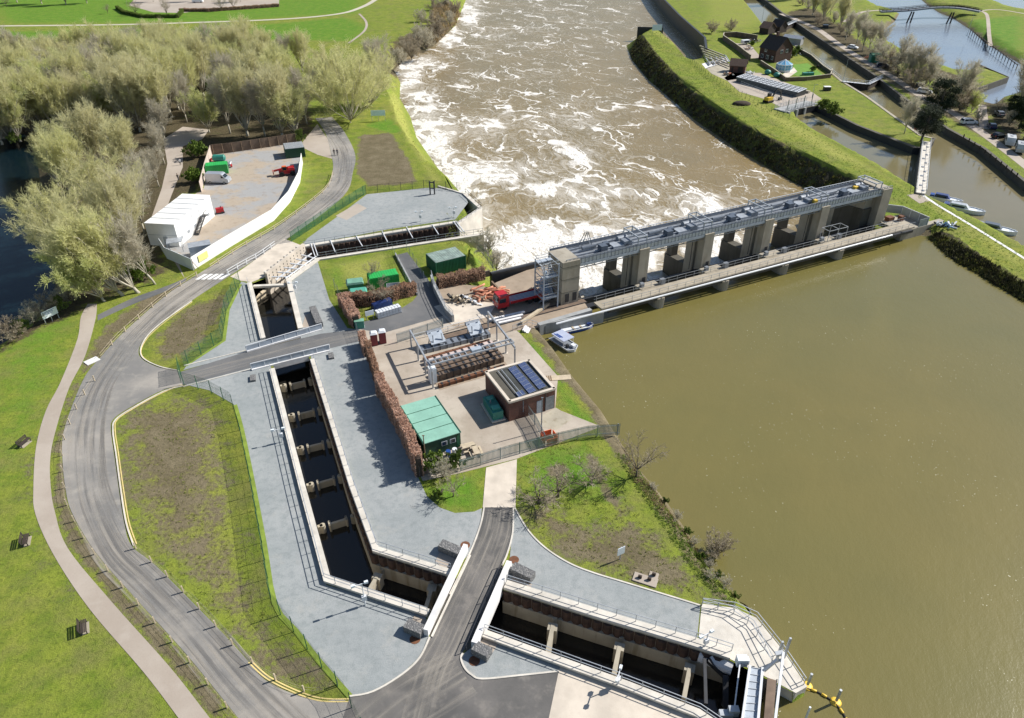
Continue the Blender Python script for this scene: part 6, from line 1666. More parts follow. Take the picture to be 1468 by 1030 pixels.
M['shrub'] = leafy('green_shrub_leaf', (.10,.17,.02), (.20,.27,.045), .5)
M['reed'] = leafy('dead_reed', (.34,.25,.13), (.42,.33,.19), .5)

def rand_dir(r, base, spread):
    b = Vector(base).normalized(); a = b.orthogonal().normalized(); c = b.cross(a)
    t = r.uniform(0, 2*pi); s_ = sin(spread)
    return (b*cos(spread) + (a*cos(t)+c*sin(t))*s_).normalized()
def ribbon_twig(V, Fc, p0, p1, w, r):
    d = (p1-p0); a = d.cross(Vector((r.uniform(-1,1), r.uniform(-1,1), r.uniform(-1,1))))
    if a.length < 1e-6: return
    a = a.normalized()*(w/2); n = len(V)
    V += [tuple(p0-a), tuple(p0+a), tuple(p1+a*.4), tuple(p1-a*.4)]; Fc.append((n, n+1, n+2, n+3))
def tree_meshes(seed, H, spread, nl=6, up=.75, twigs=1.0, twig_w=.05, trunk_frac=.22, lean=(0,0), trunk_r=.28, bud=0.0, bud_size=.16, nb=9, nt=9, nf=4, droop=0.0):
    r = random.Random(seed); tm = MB(); V = []; Fc = []
    base = Vector((0,0,-.2)); top = Vector((lean[0]*H*trunk_frac, lean[1]*H*trunk_frac, H*trunk_frac))
    tm.tube([base, base.lerp(top,.5)+Vector((r.uniform(-.1,.1),r.uniform(-.1,.1),0)), top], [trunk_r*1.25, trunk_r, trunk_r*.85], 8)
    for i in range(nl):
        az = 2*pi*(i+r.uniform(-.3,.3))/nl; tilt = r.uniform(.12, 1.0)*spread
        d = Vector((sin(tilt)*cos(az)+lean[0], sin(tilt)*sin(az)+lean[1], cos(tilt))).normalized()
        Ls = H*(1-trunk_frac)*r.uniform(.8,1.02); pts = [top.copy()]; dd = d.copy(); ns = 6
        for k in range(ns):
            dd = (dd + Vector((r.uniform(-.12,.12), r.uniform(-.12,.12), up*.12-droop*.1*k))).normalized(); pts.append(pts[-1]+dd*Ls/ns)
        tm.tube(pts, [trunk_r*.6*(1-.85*k/ns) for k in range(ns+1)], 5)
        for j in range(nb):
            q = .2+.8*(j+r.random())/nb; f = q*ns; k = min(ns-1, int(f)); p = pts[k].lerp(pts[k+1], f-k); ld = (pts[k+1]-pts[k]).normalized()
            bd = rand_dir(r, ld, r.uniform(.45,.95)); bd.z += .25*up; bd.normalize(); bl = H*.27*(1-.55*q)*r.uniform(.6,1.3)
            bp = [p, p+bd*bl*.5, p+bd*bl+Vector((0,0,bl*(.12*up-droop*.3)))]
            tm.tube(bp, [trunk_r*.16, trunk_r*.1, trunk_r*.04], 3, False)
            for a in range(int(nt*twigs)):
                s_ = .15+.85*(a+r.random())/nt; tp = bp[0].lerp(bp[1], s_*2) if s_ < .5 else bp[1].lerp(bp[2], s_*2-1)
                td = rand_dir(r, bd, r.uniform(.3,1.0)); td.z += .3*up-droop*.5; td.normalize(); tl = H*.085*r.uniform(.6,1.3)
                te = tp+td*tl; ribbon_twig(V, Fc, tp, te, twig_w*1.2, r)
                for b in range(nf):
                    fp = tp.lerp(te, .25+.75*r.random()); fd = rand_dir(r, td, r.uniform(.25,.8)); fl_ = H*.075*r.uniform(.5,1.3); fe = fp+fd*fl_
                    ribbon_twig(V, Fc, fp, fe, twig_w, r)
                    if bud and r.random() < bud:
                        c = fe; s2 = bud_size*r.uniform(.6,1.3); x = rand_dir(r, (0,0,1), r.uniform(0,1.5))*s2; y = x.orthogonal().normalized()*s2*.6; n = len(V)
                        V += [tuple(c-x), tuple(c+y), tuple(c+x), tuple(c-y)]; Fc.append((n,n+1,n+2,n+3))
    cm = MB(); cm.v = V; cm.f = Fc; cm.mi = [0]*len(Fc)
    return tm, cm
class Kind: pass
def kind(name, seeds, bark, leaf, **kw):
    k = Kind(); k.name = name; k.p = []
    for s_ in seeds:
        tm, cm = tree_meshes(s_, **kw); a = bpy.data.meshes.new('trunk'); a.from_pydata(tm.v, [], tm.f); a.materials.append(bark); a.polygons.foreach_set('use_smooth', [True]*len(tm.f))
        b = bpy.data.meshes.new('crown'); b.from_pydata(cm.v, [], cm.f); b.materials.append(leaf); k.p.append((a, b))
    k.i = 0; return k
def plant(k, pos, sc, label, cat='tree', group=None, rz=None, which=None, sz=None):
    a, b = k.p[(k.i if which is None else which) % len(k.p)]; k.i += 1
    t = thing(k.name, label, cat, pos, rnd.uniform(0, 6.28) if rz is None else rz, group); t.scale = (sc, sc, sc*(sz or 1))
    for nm, me_ in (('trunk', a), ('crown', b)):
        o = bpy.data.objects.new(nm, me_); COL.objects.link(o); o.parent = t
    return t
WILLOW = kind('willow_tree', (1,2,3), M['bark_pale'], M['bud'], H=14, spread=.66, nl=11, up=1.5, twig_w=.052, trunk_frac=.08, bud=.3, bud_size=.10, nb=11, nt=10, nf=7, trunk_r=.30)
WILLOWG = kind('willow_tree', (4,5), M['bark_pale'], M['bud_green'], H=12, spread=.85, nl=10, up=1.0, twig_w=.060, trunk_frac=.08, bud=.6, bud_size=.12, nb=11, nt=11, nf=7, trunk_r=.24)
ROUND = kind('willow_tree', (21,22), M['bark_pale'], M['bud'], H=13, spread=1.15, nl=20, up=.9, twig_w=.055, trunk_frac=.03, bud=.3, bud_size=.10, nb=9, nt=9, nf=6, trunk_r=.16)
BARE = kind('bare_tree', (6,7,8), M['bark_pale'], M['twig'], H=13, spread=.6, nl=8, up=1.2, twig_w=.050, trunk_frac=.18, nb=11, nt=10, nf=6, trunk_r=.2)
SPREAD = kind('bare_tree', (9,10), M['bark'], M['twig_brown'], H=7, spread=1.0, nl=7, up=.3, twig_w=.038, trunk_frac=.2, nb=8, nt=7, nf=3, trunk_r=.15)
BUSH = kind('bare_bush', (11,12), M['bark'], M['twig'], H=5, spread=1.05, nl=14, up=.3, twig_w=.045, trunk_frac=.04, nb=9, nt=8, nf=4, trunk_r=.09)
BUSHB = kind('bare_bush', (13,14), M['bark'], M['twig_brown'], H=5, spread=1.1, nl=14, up=.25, twig_w=.05, trunk_frac=.04, nb=9, nt=8, nf=4, trunk_r=.09)
SHRUB = kind('green_shrub', (15,16), M['bark'], M['shrub'], H=3, spread=1.15, nl=12, up=.3, twig_w=.05, trunk_frac=.04, bud=1, bud_size=.16, nb=8, nt=7, nf=4, trunk_r=.06)

# lake-side willows: (picture x, y of the foot, size, kind, label)
W = WILLOW; WG = WILLOWG
for x, y, s_, k, lean, lb in [
    (222,408,1.0,BARE,-.4,'tall pale stemmed tree leaning over the grey hoarding at the wood edge'),
    (198,420,1.05,W,-.5,'leaning pale willow beside the tarmac path, next to the end of the wood'),
    (175,424,1.0,W,-.55,'leaning pale willow in front of the lake shore, by the top of the tarmac path'),
    (150,432,.9,WG,-.35,'low green budding willow where the footpath enters the wood'),
    (130,388,1.0,ROUND,-.05,'broad pale willow bulging out over the dark lake'),
    (100,350,.9,ROUND,-.05,'rounded willow hanging furthest over the dark lake'),
    (190,365,1.05,W,0,'pale willow behind the white two storey cabin'),
    (208,335,.9,BARE,0,'grey bare tree beside the track behind the white cabin'),
    (160,320,1.0,ROUND,0,'broad pale willow in the middle of the lakeside clump'),
    (110,290,1.0,W,0,'pale willow on the lake shore above the bulging ones'),
    (215,290,.75,BARE,0,'grey bare tree hanging over the muddy track'),
    (190,262,.95,W,0,'pale willow at the bend of the muddy track'),
    (150,250,1.05,W,0,'pale willow above the lakeside clump'),
    (105,245,.95,WG,0,'green tinged willow on the bank at the head of the lake'),
    (84,268,.75,W,0,'small pale willow at the inner corner of the lake')]:
    t = plant(k, P(x,y), s_*1.06, lb, group='willows along the lake and track')
    t.rotation_euler = (0, lean, 0); t.rotation_euler.z = .35 + rnd.uniform(-.2,.2) if lean else rnd.uniform(0,6)
    if lean: t.rotation_euler = (.15, lean*.7, .2)
# the wood behind: trees one cannot tell apart
rows = [(205,0,30,12),(184,-20,240,17),(170,-10,255,18),(156,-10,285,19),(142,-20,300,20),(128,-15,345,21),(115,-25,420,23),(103,200,450,26)]
i = 0
for y, x0, x1, st in rows:
    x = x0 + rnd.uniform(0, st*.5)
    while x < x1:
        py = y + rnd.uniform(-7,7); q = P(x, py)
        if not (236 < x < 300 and py > 178):
            kk = [W, W, BARE, W, WG][rnd.randrange(5)]
            kd = 'grey bare' if kk is BARE else ('green tinged budding' if kk is WG else 'pale yellow budding')
            plant(kk, q, rnd.uniform(.92,1.25), kd + ' tree crowded among others in the wood beyond the lake', group='trees of the wood')
        x += st*rnd.uniform(.75,1.25)
for j in range(46):
    y = rnd.uniform(112,205); x = rnd.uniform(-10, 60 if y > 190 else (235 if y > 172 else (290 if y > 150 else 430)))
    plant([BUSH, BUSHB, SHRUB][j % 3 if j % 4 else 0], P(x,y), rnd.uniform(.8,1.3), 'brushwood filling the gaps under the trees of the wood', 'bush', 'brushwood in the wood')
for x, y, s_, k, lb in [(268,176,.8,BARE,'bare tree standing behind the brown hoarding, next to the track'), (300,190,.75,WG,'green tinged tree behind the corner of brown and striped hoardings'), (330,192,.9,BARE,'tall bare tree behind the middle of the brown hoarding'), (355,195,1.0,W,'pale budding tree behind the brown hoarding'),
    (380,196,.95,BARE,'tall bare tree towards the road end of the brown hoarding'), (405,198,1.0,W,'pale budding tree at the road end of the brown hoarding'), (425,196,.85,WG,'leafing tree at the corner where the road leaves the wood'), (440,178,.85,BARE,'bare tree on the inside of the road bend'),
    (410,165,1.0,W,'pale budding tree behind the corner of the road'), (370,160,.95,W,'pale tree in the second row behind the brown hoarding'), (330,158,.95,BARE,'bare tree in the second row behind the brown hoarding'),
    (503,176,1.5,ROUND,'big round willow between the road bend and the river'), (474,158,1.3,ROUND,'willow behind the big round one at the road bend'), (532,152,1.15,ROUND,'grey willow between the big round one and the river bank'), (545,130,1.0,BARE,'small grey tree on the river bank above the blue sign')]:
    plant(k, P(x,y), s_*(1.25 if s_ < 1.05 else 1), lb, group='trees by the hoarding and road bend')
plant(SHRUB, P(284,226), 1.3, 'bright green shrub beside the track and striped hoarding', 'shrub'); plant(SHRUB, P(430,203), 1.0, 'bright green shrub at the hoarding corner below the trees', 'shrub'); plant(SHRUB, P(280,262), 1.1, 'green shrub against the outside of the striped hoarding', 'shrub')
for x, y, s_, lb in ((238,205,.8,'bare tree on the far side of the muddy track bend'),(236,236,.75,'bare tree at the edge of the track opposite the van'),(228,268,.7,'bare tree at the track edge just above the white cabin')): plant(BARE, P(x,y), s_, lb, group='willows along the lake and track')
plant(SHRUB, P(205,400), 1.3, 'leafy green shrub under the leaning willows', 'shrub')
for j, (x, y, s_) in enumerate([(572,95,1.1),(590,85,1.35),(612,70,1.3),(628,55,1.2),(645,38,1.1),(652,20,1.1),(600,60,1.2),(620,40,1.2),(640,12,1.2),(585,70,1.0),(605,35,1.1),(622,18,1.1)]):
    plant([BUSH, BUSHB][j % 2], P(x,y,-1.0), s_*1.15, ['grey brown bush where the foam meets the bank','rounded grey bush hanging over the foam','grey brown bush next to the foam line','brown bush upstream of the rounded grey bushes','brown bush near the reeds','bush among the reeds at the top of the river','grey bush set back behind the rounded ones','greenish bush in the middle of the riverside thicket','bush at the very top of the thicket','low bush at the field side of the thicket','bush on the field edge of the thicket','bush beside the reeds on the field side'][j], 'bush', 'riverside thicket')
# shrubs along the lake by the sign
for j, (x, y) in enumerate([(100,436),(85,447),(68,455),(50,466),(32,478),(14,488),(112,428)]):
    plant([BUSH, SHRUB, BUSHB][j % 3], P(x,y), [.75,.8,.8][j % 3], ['bare scrub beside the notice board','green scrub just behind the notice board','brown scrub past the notice board','bare scrub midway along the lake edge','green scrub along the lake edge','brown scrub at the outer end of the lake edge','bare scrub closest to the footpath at the lake'][j], 'bush', 'scrub along the lake edge')
# depot and lawn
plant(SPREAD, P(549,438), .75, 'small bare tree between the green skips and bright container'); plant(SPREAD, P(536,405), .6, 'pale bare bush on the yellowing lawn behind the bright container')
plant(BUSH, P(700,366), 1.0, 'grey bush on the bank beside the outfall', 'bush'); plant(BUSH, P(712,388), .8, 'thin bush on the bank above the dark river wall', 'bush')
plant(BUSH, P(636,684), .55, 'grey bush beside the hedge end at the cabin', 'bush'); plant(SHRUB, P(622,676), .85, 'clipped green shrub under the hedge end', 'shrub'); plant(SHRUB, P(654,668), .7, 'green shrub against the palisade fence', 'shrub')
plant(SPREAD, P(650,712), .5, 'small bare tree on the grass plot below the hedge'); plant(SHRUB, P(628,715), .4, 'low green shrub on the edge of the grass plot', 'shrub')
plant(SPREAD, P(800,712), 1.0, 'bare thorn tree on the grass bank, in the middle of three', sz=.5); plant(SPREAD, P(772,722), .9, 'bare thorn tree on the grass bank by the ramp', sz=.5); plant(SPREAD, P(848,694), .9, 'bare thorn tree on the grass bank beside the worn trail', sz=.5)
plant(SPREAD, P(912,684), .85, 'rounded bare tree at the water edge of the lawn', rz=.5, sz=1.05)
plant(BUSHB, P(1028,796,ZU-.3), .62, 'lone bush standing in the water off the bank', 'bush')
for j, (x, y) in enumerate([(958,722),(975,745),(990,765),(1000,782),(1012,800),(1022,815),(1034,828),(1045,842),(1058,858),(940,705),(1005,800),(1020,832)]):
    plant([SHRUB, BUSH][j % 2], P(x-5,y,-.7), rnd.uniform(.20,.32), 'low scrub on the eroded bank between the lawn and the still water', 'bush', 'scrub on the eroded bank')

# hedges: clipped, leaf by leaf
def hedge(label, pxs, h, w, leaf, n_m=260, name='hedge', ragged=.25, px_world=False):
    pts = [G(*p) for p in pxs]; o = Z(pts[0],0); pts = [Z(p-o,0) for p in pts]; t = thing(name, label, 'hedge', o)
    r = random.Random(len(label)); V = []; Fc = []; core = MB()
    for a, b in zip(pts, pts[1:]):
        d = b-a; L = d.length; d.normalize(); n = Vector((-d.y,d.x,0))
        for i in range(int(L*n_m*h*1.1)):
            q = r.uniform(-.02,1.02)*L; nz = sin(q*1.3+len(label))*.3+sin(q*3.1)*.2+sin(q*7.3)*.12; hh = h*(1+ragged*nz)
            f = r.random(); 
            if f < .4: y = r.uniform(-1,1)*w/2; z = hh-r.random()**2*.4
            else: y = (1 if r.random() < .5 else -1)*(w/2)*r.uniform(.8,1.08)*(1+ragged*.6*sin(q*2.2+1)); z = r.uniform(.05,hh)
            c = a+d*q+n*y+Vector((0,0,z)); s_ = r.uniform(.06,.14); x = rand_dir(r,(0,0,1),r.uniform(0,1.57))*s_; v_ = x.orthogonal().normalized()*s_*.7; k = len(V)
            V += [tuple(c-x),tuple(c+v_),tuple(c+x),tuple(c-v_)]; Fc.append((k,k+1,k+2,k+3))
        core.hexa([Z(a-n*w*.36,0),Z(b-n*w*.36,0),Z(b+n*w*.36,0),Z(a+n*w*.36,0)],[Z(a-n*w*.3,h*.86),Z(b-n*w*.3,h*.86),Z(b+n*w*.3,h*.86),Z(a+n*w*.3,h*.86)])
    core.build('branches', M['dark_wood'], t); m = MB(); m.v = V; m.f = Fc; m.mi = [0]*len(Fc); m.build('foliage', leaf, t); return t
hedge('tall russet beech hedge beside the green cabin, above the paving', [(546,566),(566,602),(590,650),(602,684)], 3.5, 1.15, M['beech'])
hedge('thin brown top end of the beech hedge by the stop log yard', [(530,515),(546,564)], 3.2, .8, M['beech_b'], 130)
hedge('russet hedge end beside the maroon portable toilets', [(520,492),(527,512)], 2.2, 1.0, M['beech'])
hedge('clipped brown hedge at the corner by the electrical cabinet', [(493,438),(502,452),(512,470)], 2.4, 1.6, M['beech'])
hedge('clipped brown hedge behind the row of caged tanks', [(496,438),(530,437),(562,430),(596,421)], 2.3, 1.4, M['beech_b'])
hedge('clipped red brown hedge at the back of the quay yard', [(628,412),(660,406),(694,400)], 2.2, 1.6, M['beech_b'])
hedge('dark clipped hedge round the car park at the top of the field', [(168,13),(178,20),(205,26),(255,26),(262,18)], 1.6, 1.2, M['shrub'])
hedge('brown clipped hedge along the far car park', [(258,17),(300,17),(345,14),(400,10)], 1.6, 1.4, M['beech_b'], 120)
# the far edge of the field
for j, (x, y, s_, k) in enumerate([(25,4,1.0,W),(60,6,1.0,W),(95,7,1.0,W),(125,5,.8,W),(155,20,.6,SPREAD),(195,22,1.0,SPREAD),(240,24,1.1,SPREAD),(318,16,1.0,SPREAD),(335,14,.9,SPREAD),(10,10,1.0,SPREAD),(345,3,.8,BARE),(280,2,.8,BARE),(220,3,.8,BARE)]):
    plant(k, P(x,y), s_, ['round budding tree at the far corner of the field','round budding tree next to the corner one at the field top','large budding tree at the top of the field','smaller budding tree at the top of the field','thin small tree on the field beside the hedge end','bare tree on the grass in front of the dark hedge','bare tree in front of the end of the dark hedge','bare tree beside the far brown hedge','second bare tree beside the far brown hedge','bare tree with dark trunk at the very edge of the field','bare tree beyond the far white vehicle','bare tree standing in the far car park','bare tree at the back of the far car park'][j], group='trees at the top of the field')
flat('car_park', [(185,8),(220,18),(262,19),(300,14),(345,9),(400,6),(400,-10),(200,-10)], .02, M['path'])
for k in range(2):
    pass
# bank growth on the shaded slope and reeds: too many tufts to count
def tufts(name, polys, n, mat, h=(.3,1.0), zfun=True, seed=2, spread=.5):
    r = random.Random(seed); V = []; Fc = []
    for poly, cnt in polys:
        pw = [P(*q) for q in poly]; x0, x1 = min(p.x for p in pw), max(p.x for p in pw); y0, y1 = min(p.y for p in pw), max(p.y for p in pw)
        X = np.array([r.uniform(x0,x1) for _ in range(cnt*4)]); Y = np.array([r.uniform(y0,y1) for _ in range(cnt*4)])
        ok = inside(pw, X, Y); X, Y = X[ok][:cnt], Y[ok][:cnt]; Zs = terrain_z(X, Y)
        for x, y, z in zip(X, Y, Zs):
            if z < -5.2: continue
            s_ = r.uniform(*h)
            for k in range(5):
                c = Vector((x+r.uniform(-spread,spread)*s_, y+r.uniform(-spread,spread)*s_, z-.05)); d = rand_dir(r,(0,0,1),r.uniform(0,.9))*s_; a = d.cross(Vector((r.uniform(-1,1),r.uniform(-1,1),.2))).normalized()*s_*.22; q = len(V)
                V += [tuple(c-a),tuple(c+a),tuple(c+d)]; Fc.append((q,q+1,q+2))
    m = MB(); m.v = V; m.f = Fc; m.mi = [0]*len(Fc); return stuff(m.build(name, mat))
BANK = [(900,62),(916,46),(940,78),(975,114),(1020,150),(1070,180),(1130,210),(1190,240),(1248,266),(1195,292),(1150,268),(1100,240),(1000,178),(930,118),(898,80)]
BANK2 = [(1327,336),(1346,330),(1400,364),(1468,404),(1500,425),(1468,434),(1406,396),(1365,372)]
tufts('bank_scrub', [(BANK,3600),(BANK2,1100)], 0, leafy('dark_bank_scrub',(.045,.040,.022),(.085,.085,.026),.25,.1), (.35,1.0), seed=5)
tufts('bank_moss', [(BANK,1600),(BANK2,500)], 0, leafy('yellow_green_bank_growth',(.13,.15,.02),(.22,.22,.03),.2,.2), (.3,.8), seed=6)
tufts('reeds', [([(622,10),(655,2),(664,12),(650,32),(640,50),(622,60)],900)], 0, M['reed'], (1.0,2.4), seed=7)
tufts('rough_grass', [([(640,305),(690,338),(715,372),(735,388),(705,392),(690,360),(640,350)],500),([(745,640),(840,628),(900,720),(1000,830),(1010,860),(900,830),(790,780),(742,725)],900),([(560,100),(575,140),(600,215),(640,262),(625,266),(585,205),(555,150)],900),([(170,600),(240,575),(318,600),(350,800),(390,900),(330,920),(240,820),(190,770)],900),([(225,510),(240,465),(322,418),(318,488),(262,516)],200)], 0, leafy('rough_grass_blades',(.24,.30,.05),(.36,.36,.10),.2,.4), (.10,.28), seed=8)
tufts('bank_grass', [([(880,650),(905,655),(960,730),(1010,790),(1060,860),(1050,870),(1000,830),(940,740)],1500),([(1250,262),(1320,276),(1400,322),(1468,362),(1468,398),(1330,325)],900),([(920,42),(950,45),(990,88),(1060,135),(1140,172),(1240,240),(1320,280),(1255,262),(1190,236),(1130,206),(1070,176),(1020,146),(975,111),(940,76)],3000)], 0, leafy('bank_grass_blades',(.20,.31,.04),(.32,.40,.08),.2,.4), (.12,.35), seed=9)
tufts('dead_grass', [([(893,632),(925,680),(965,735),(1010,785),(1000,790),(950,740),(900,680)],900)], 0, M['reed'], (.12,.35), seed=10)
# dry stone edge where the lawn meets the still water
# ------------------------------------------------------------------ lock island and far bank
def lockwall(label, pxs, w=.7, top=.12, mat='conc_dark', depth=-7, cop='conc_wall', side=1):
    pts = [G(*p) for p in pxs]; o = Z(pts[0],0); pts = [Z(p-o,0) for p in pts]; t = thing('lock_wall', label, 'wall', o)
    A_ = offset_line(pts, .12*side*-1); B_ = offset_line(pts, w*side); m = MB()
    for i in range(len(pts)-1): m.hexa([Z(A_[i],depth),Z(A_[i+1],depth),Z(B_[i+1],depth),Z(B_[i],depth)],[Z(A_[i],top-.2),Z(A_[i+1],top-.2),Z(B_[i+1],top-.2),Z(B_[i],top-.2)])
    m.build('wall_face', M[mat], t); m = MB(); A_ = offset_line(pts, .2*side*-1)
    for i in range(len(pts)-1): m.hexa([Z(A_[i],top-.2),Z(A_[i+1],top-.2),Z(B_[i+1],top-.2),Z(B_[i],top-.2)],[Z(A_[i],top),Z(A_[i+1],top),Z(B_[i+1],top),Z(B_[i],top)])
    m.build('coping', M[cop], t); return t
lockwall('dark lock wall on the island side of the lock chamber', [(1098,40),(1162,79),(1206,116),(1242,138),(1289,172),(1321,195),(1340,199)], side=-1, cop='conc_wall')
lockwall('dark canal wall on the towpath side of the lock and canal', [(1062,-5),(1090,-5),(1120,18),(1162,47),(1253,108),(1293,139),(1358,185),(1410,213),(1480,270)], side=1, cop='conc_dark')
lockwall('dark wall on the pool side of the island lawn', [(1340,199),(1330,213),(1310,212),(1228,180),(1172,152),(1139,158)], side=-1, mat='dark_metal', cop='conc_dark')
lockwall('tall dark sheet pile wall along the lock exit by the river', [(1013,74),(1011,58),(975,26),(950,0),(920,-40)], side=1, mat='dark_metal', cop='dark_metal', top=1.2)
lockwall('dark pointed wall at the tip of the lock island', [(914,40),(951,41)], side=1, mat='dark_metal', cop='dark_metal', w=.3, top=.4)
t = thing('lock_gate', 'white railed lock gates with a bent footway across the lock chamber', 'lock gate', G(1207,116)); o = t.location
pts = [G(1207,118)-o, G(1244,122)-o, G(1264,112)-o]; m = MB()
for a, b in zip(pts, pts[1:]): m.bar(Z(a,.15),Z(b,.15),1.2,.2); m.bar(Z(a,-1.8),Z(b,-1.8),.6,4.0)
m.build('gate_leaf', M['dark_wood'], t); m = MB()
for a, b in zip(pts, pts[1:]): m.bar(Z(a,.28),Z(b,.28),1.25,.06)
m.build('footway', M['white_metal'], t); railing('railing', [p+Vector((0,-.5,0)) for p in pts], .3, 1.1, M['white_metal'], t, 1.2, 3, .05)
t = thing('lock_gate', 'white railed lock gates behind the dark roofed sheds', 'lock gate', G(1096,38)); o = t.location
pts = [G(1100,36)-o, G(1122,40)-o, G(1142,31)-o]; m = MB()
for a, b in zip(pts, pts[1:]): m.bar(Z(a,.15),Z(b,.15),1.2,.2); m.bar(Z(a,-1.8),Z(b,-1.8),.6,4.0)
m.build('gate_leaf', M['dark_wood'], t); m = MB()
for a, b in zip(pts, pts[1:]): m.bar(Z(a,.28),Z(b,.28),1.25,.06)
m.build('footway', M['white_metal'], t); railing('railing', [p+Vector((0,-.5,0)) for p in pts], .3, 1.1, M['white_metal'], t, 1.2, 3, .05)
# walkway over the pool
a, b = P(1328,203,.4), P(1320,277,.4); t = thing('weir_bridge', 'long white plank walkway on dark gates between island and grass bank', 'footbridge', Z(a,0)); e = Z(b-a,0); m = MB(); m.bar(Z(Vector(),.3), Z(e,.3), 2.1, .25); m.build('deck', M['conc_white'], t)
dd = e.normalized(); nn = Vector((-dd.y,dd.x,0)); m = MB()
for k in range(12): q = e*((k+.5)/12); m.box(Z(q+nn*(.4 if k % 2 else -.2),.43),(.8,.6,.1),atan2(dd.y,dd.x))
m.build('hatch', M['galv_dark'], t); m = MB(); m.bar(Z(nn*-1.0,-1.6),Z(e+nn*-1.0,-1.6),.5,3.6); m.build('dam_face', M['dark_metal'], t)
for s_ in (-1.0,1.0): railing('railing', [nn*s_, e+nn*s_], .43, 1.0, M['white_metal'], t, 2.5, 1, .035)
# pool head: screened weir platform
pa, rz, w_, d_ = base3((1126,162), (1172,150), (1122,155)); t = thing('weir_platform', 'grey concrete weir platform with blue railing panels at the head of the pool', 'weir', pa, rz); m = MB(); m.box((w_/2,2.2,-3),(w_,4.4,3.3))
for k in range(4): m.box((w_*(k+.3)/4,-.3,-3),(.8,.8,3.2))
m.build('platform', M['conc_block'], t); m = MB()
for y in (.1,4.2):
    for k in range(12): m.bar((w_*k/11,y,.3),(w_*k/11,y,1.5),.07,.07)
    for zz in (.6,.9,1.2,1.5): m.bar((0,y,zz),(w_,y,zz),.05,.07)
m.build('railing', M['galv'], t)
for k in range(4): m = MB(); m.bar((w_*(k+.5)/4,1.0,.3),(w_*(k+.5)/4,1.0,3.4),.16,.16); m.build('lifting_post', M['cabin_green'], t)
# screened fish trap: curved white grid roof
t = thing('eel_trap', 'long curved tank with pale grid roof and dark slatted side', 'tank', G(1060,118)); o = t.location
ca_ = [G(1062,116)-o, G(1090,123)-o, G(1118,131)-o, G(1148,138)-o]; ca_ = smooth_line(ca_,5); L1 = offset_line(ca_,2.6); L2 = offset_line(ca_,-2.6); m = MB()
for i in range(len(ca_)-1): m.hexa([Z(L2[i],-.3),Z(L2[i+1],-.3),Z(L1[i+1],-.3),Z(L1[i],-.3)],[Z(L2[i],1.5),Z(L2[i+1],1.5),Z(L1[i+1],1.9),Z(L1[i],1.9)])
m.build('tank_wall', M['dark_metal'], t); m = MB()
for i in range(len(ca_)): m.bar(Z(L2[i],1.62),Z(L1[i],2.02),.5,.06)
for q in range(6): l_ = offset_line(ca_,-2.4+q*.95); [m.bar(Z(l_[i],1.66+.08*q),Z(l_[i+1],1.66+.08*q),.35,.05) for i in range(len(l_)-1)]
m.build('grid_roof', M['white_metal'], t); m = MB()
for k in range(4):
    l_ = offset_line(ca_,-2.75); [m.bar(Z(l_[i],.2+.4*k),Z(l_[i+1],.2+.4*k),.08,.12) for i in range(len(l_)-1)]
m.build('slat', M['galv_dark'], t)
l_ = offset_line(ca_,5.0); m = MB()
for i in range(len(l_)-1): m.bar(Z(l_[i],.4),Z(l_[i+1],.4),1.1,.8)
tag(m.build('curved_wall', M['conc_wall'], None, loc=o), 'pale curved concrete wall behind the long grid roofed tank', 'wall')
flat('buff_paving', [(1038,112),(1050,104),(1090,105),(1165,133),(1178,142),(1160,152),(1128,158),(1095,142),(1060,132)], .03, M['path'])
t = thing('excavator', 'yellow and black excavator with bent arm beside the pool platform', 'excavator', P(1101,147), radians(35)); m = MB(); m.box((0,0,.7),(2.4,1.7,1.0)); m.build('engine_housing', M['yellow'], t); m = MB(); m.box((.5,.3,1.7),(1.0,.9,1.0)); c_ = m.build('cab', M['dark_metal'], t); m = MB(); m.box((1.01,.3,1.8),(.04,.7,.7)); m.build('window', M['glass'], c_)
for s_ in (-1,1): m = MB(); m.box((0,s_*.85,0),(2.8,.45,.65)); m.build('track', M['black_rubber'], t)
m = MB(); m.bar((1.0,-.4,1.3),(3.0,-.4,4.0),.35,.45); m.bar((3.0,-.4,4.0),(5.2,-.4,2.8),.3,.4); m.bar((5.2,-.4,2.8),(5.6,-.4,.6),.3,.35); m.box((5.3,-.4,.1),(1.1,.9,.7)); m.build('arm', M['dark_metal'], t)
m = MB(); m.ball((0,0,.1),2.0,12,7,(1.5,1,.5)); tag(m.build('spoil_heap', plain('dark_spoil',(.05,.035,.022),.95,.4,2,0,.5), None, True, P(1063,150)), 'dark spoil heap on the grass beside the excavator', 'heap')
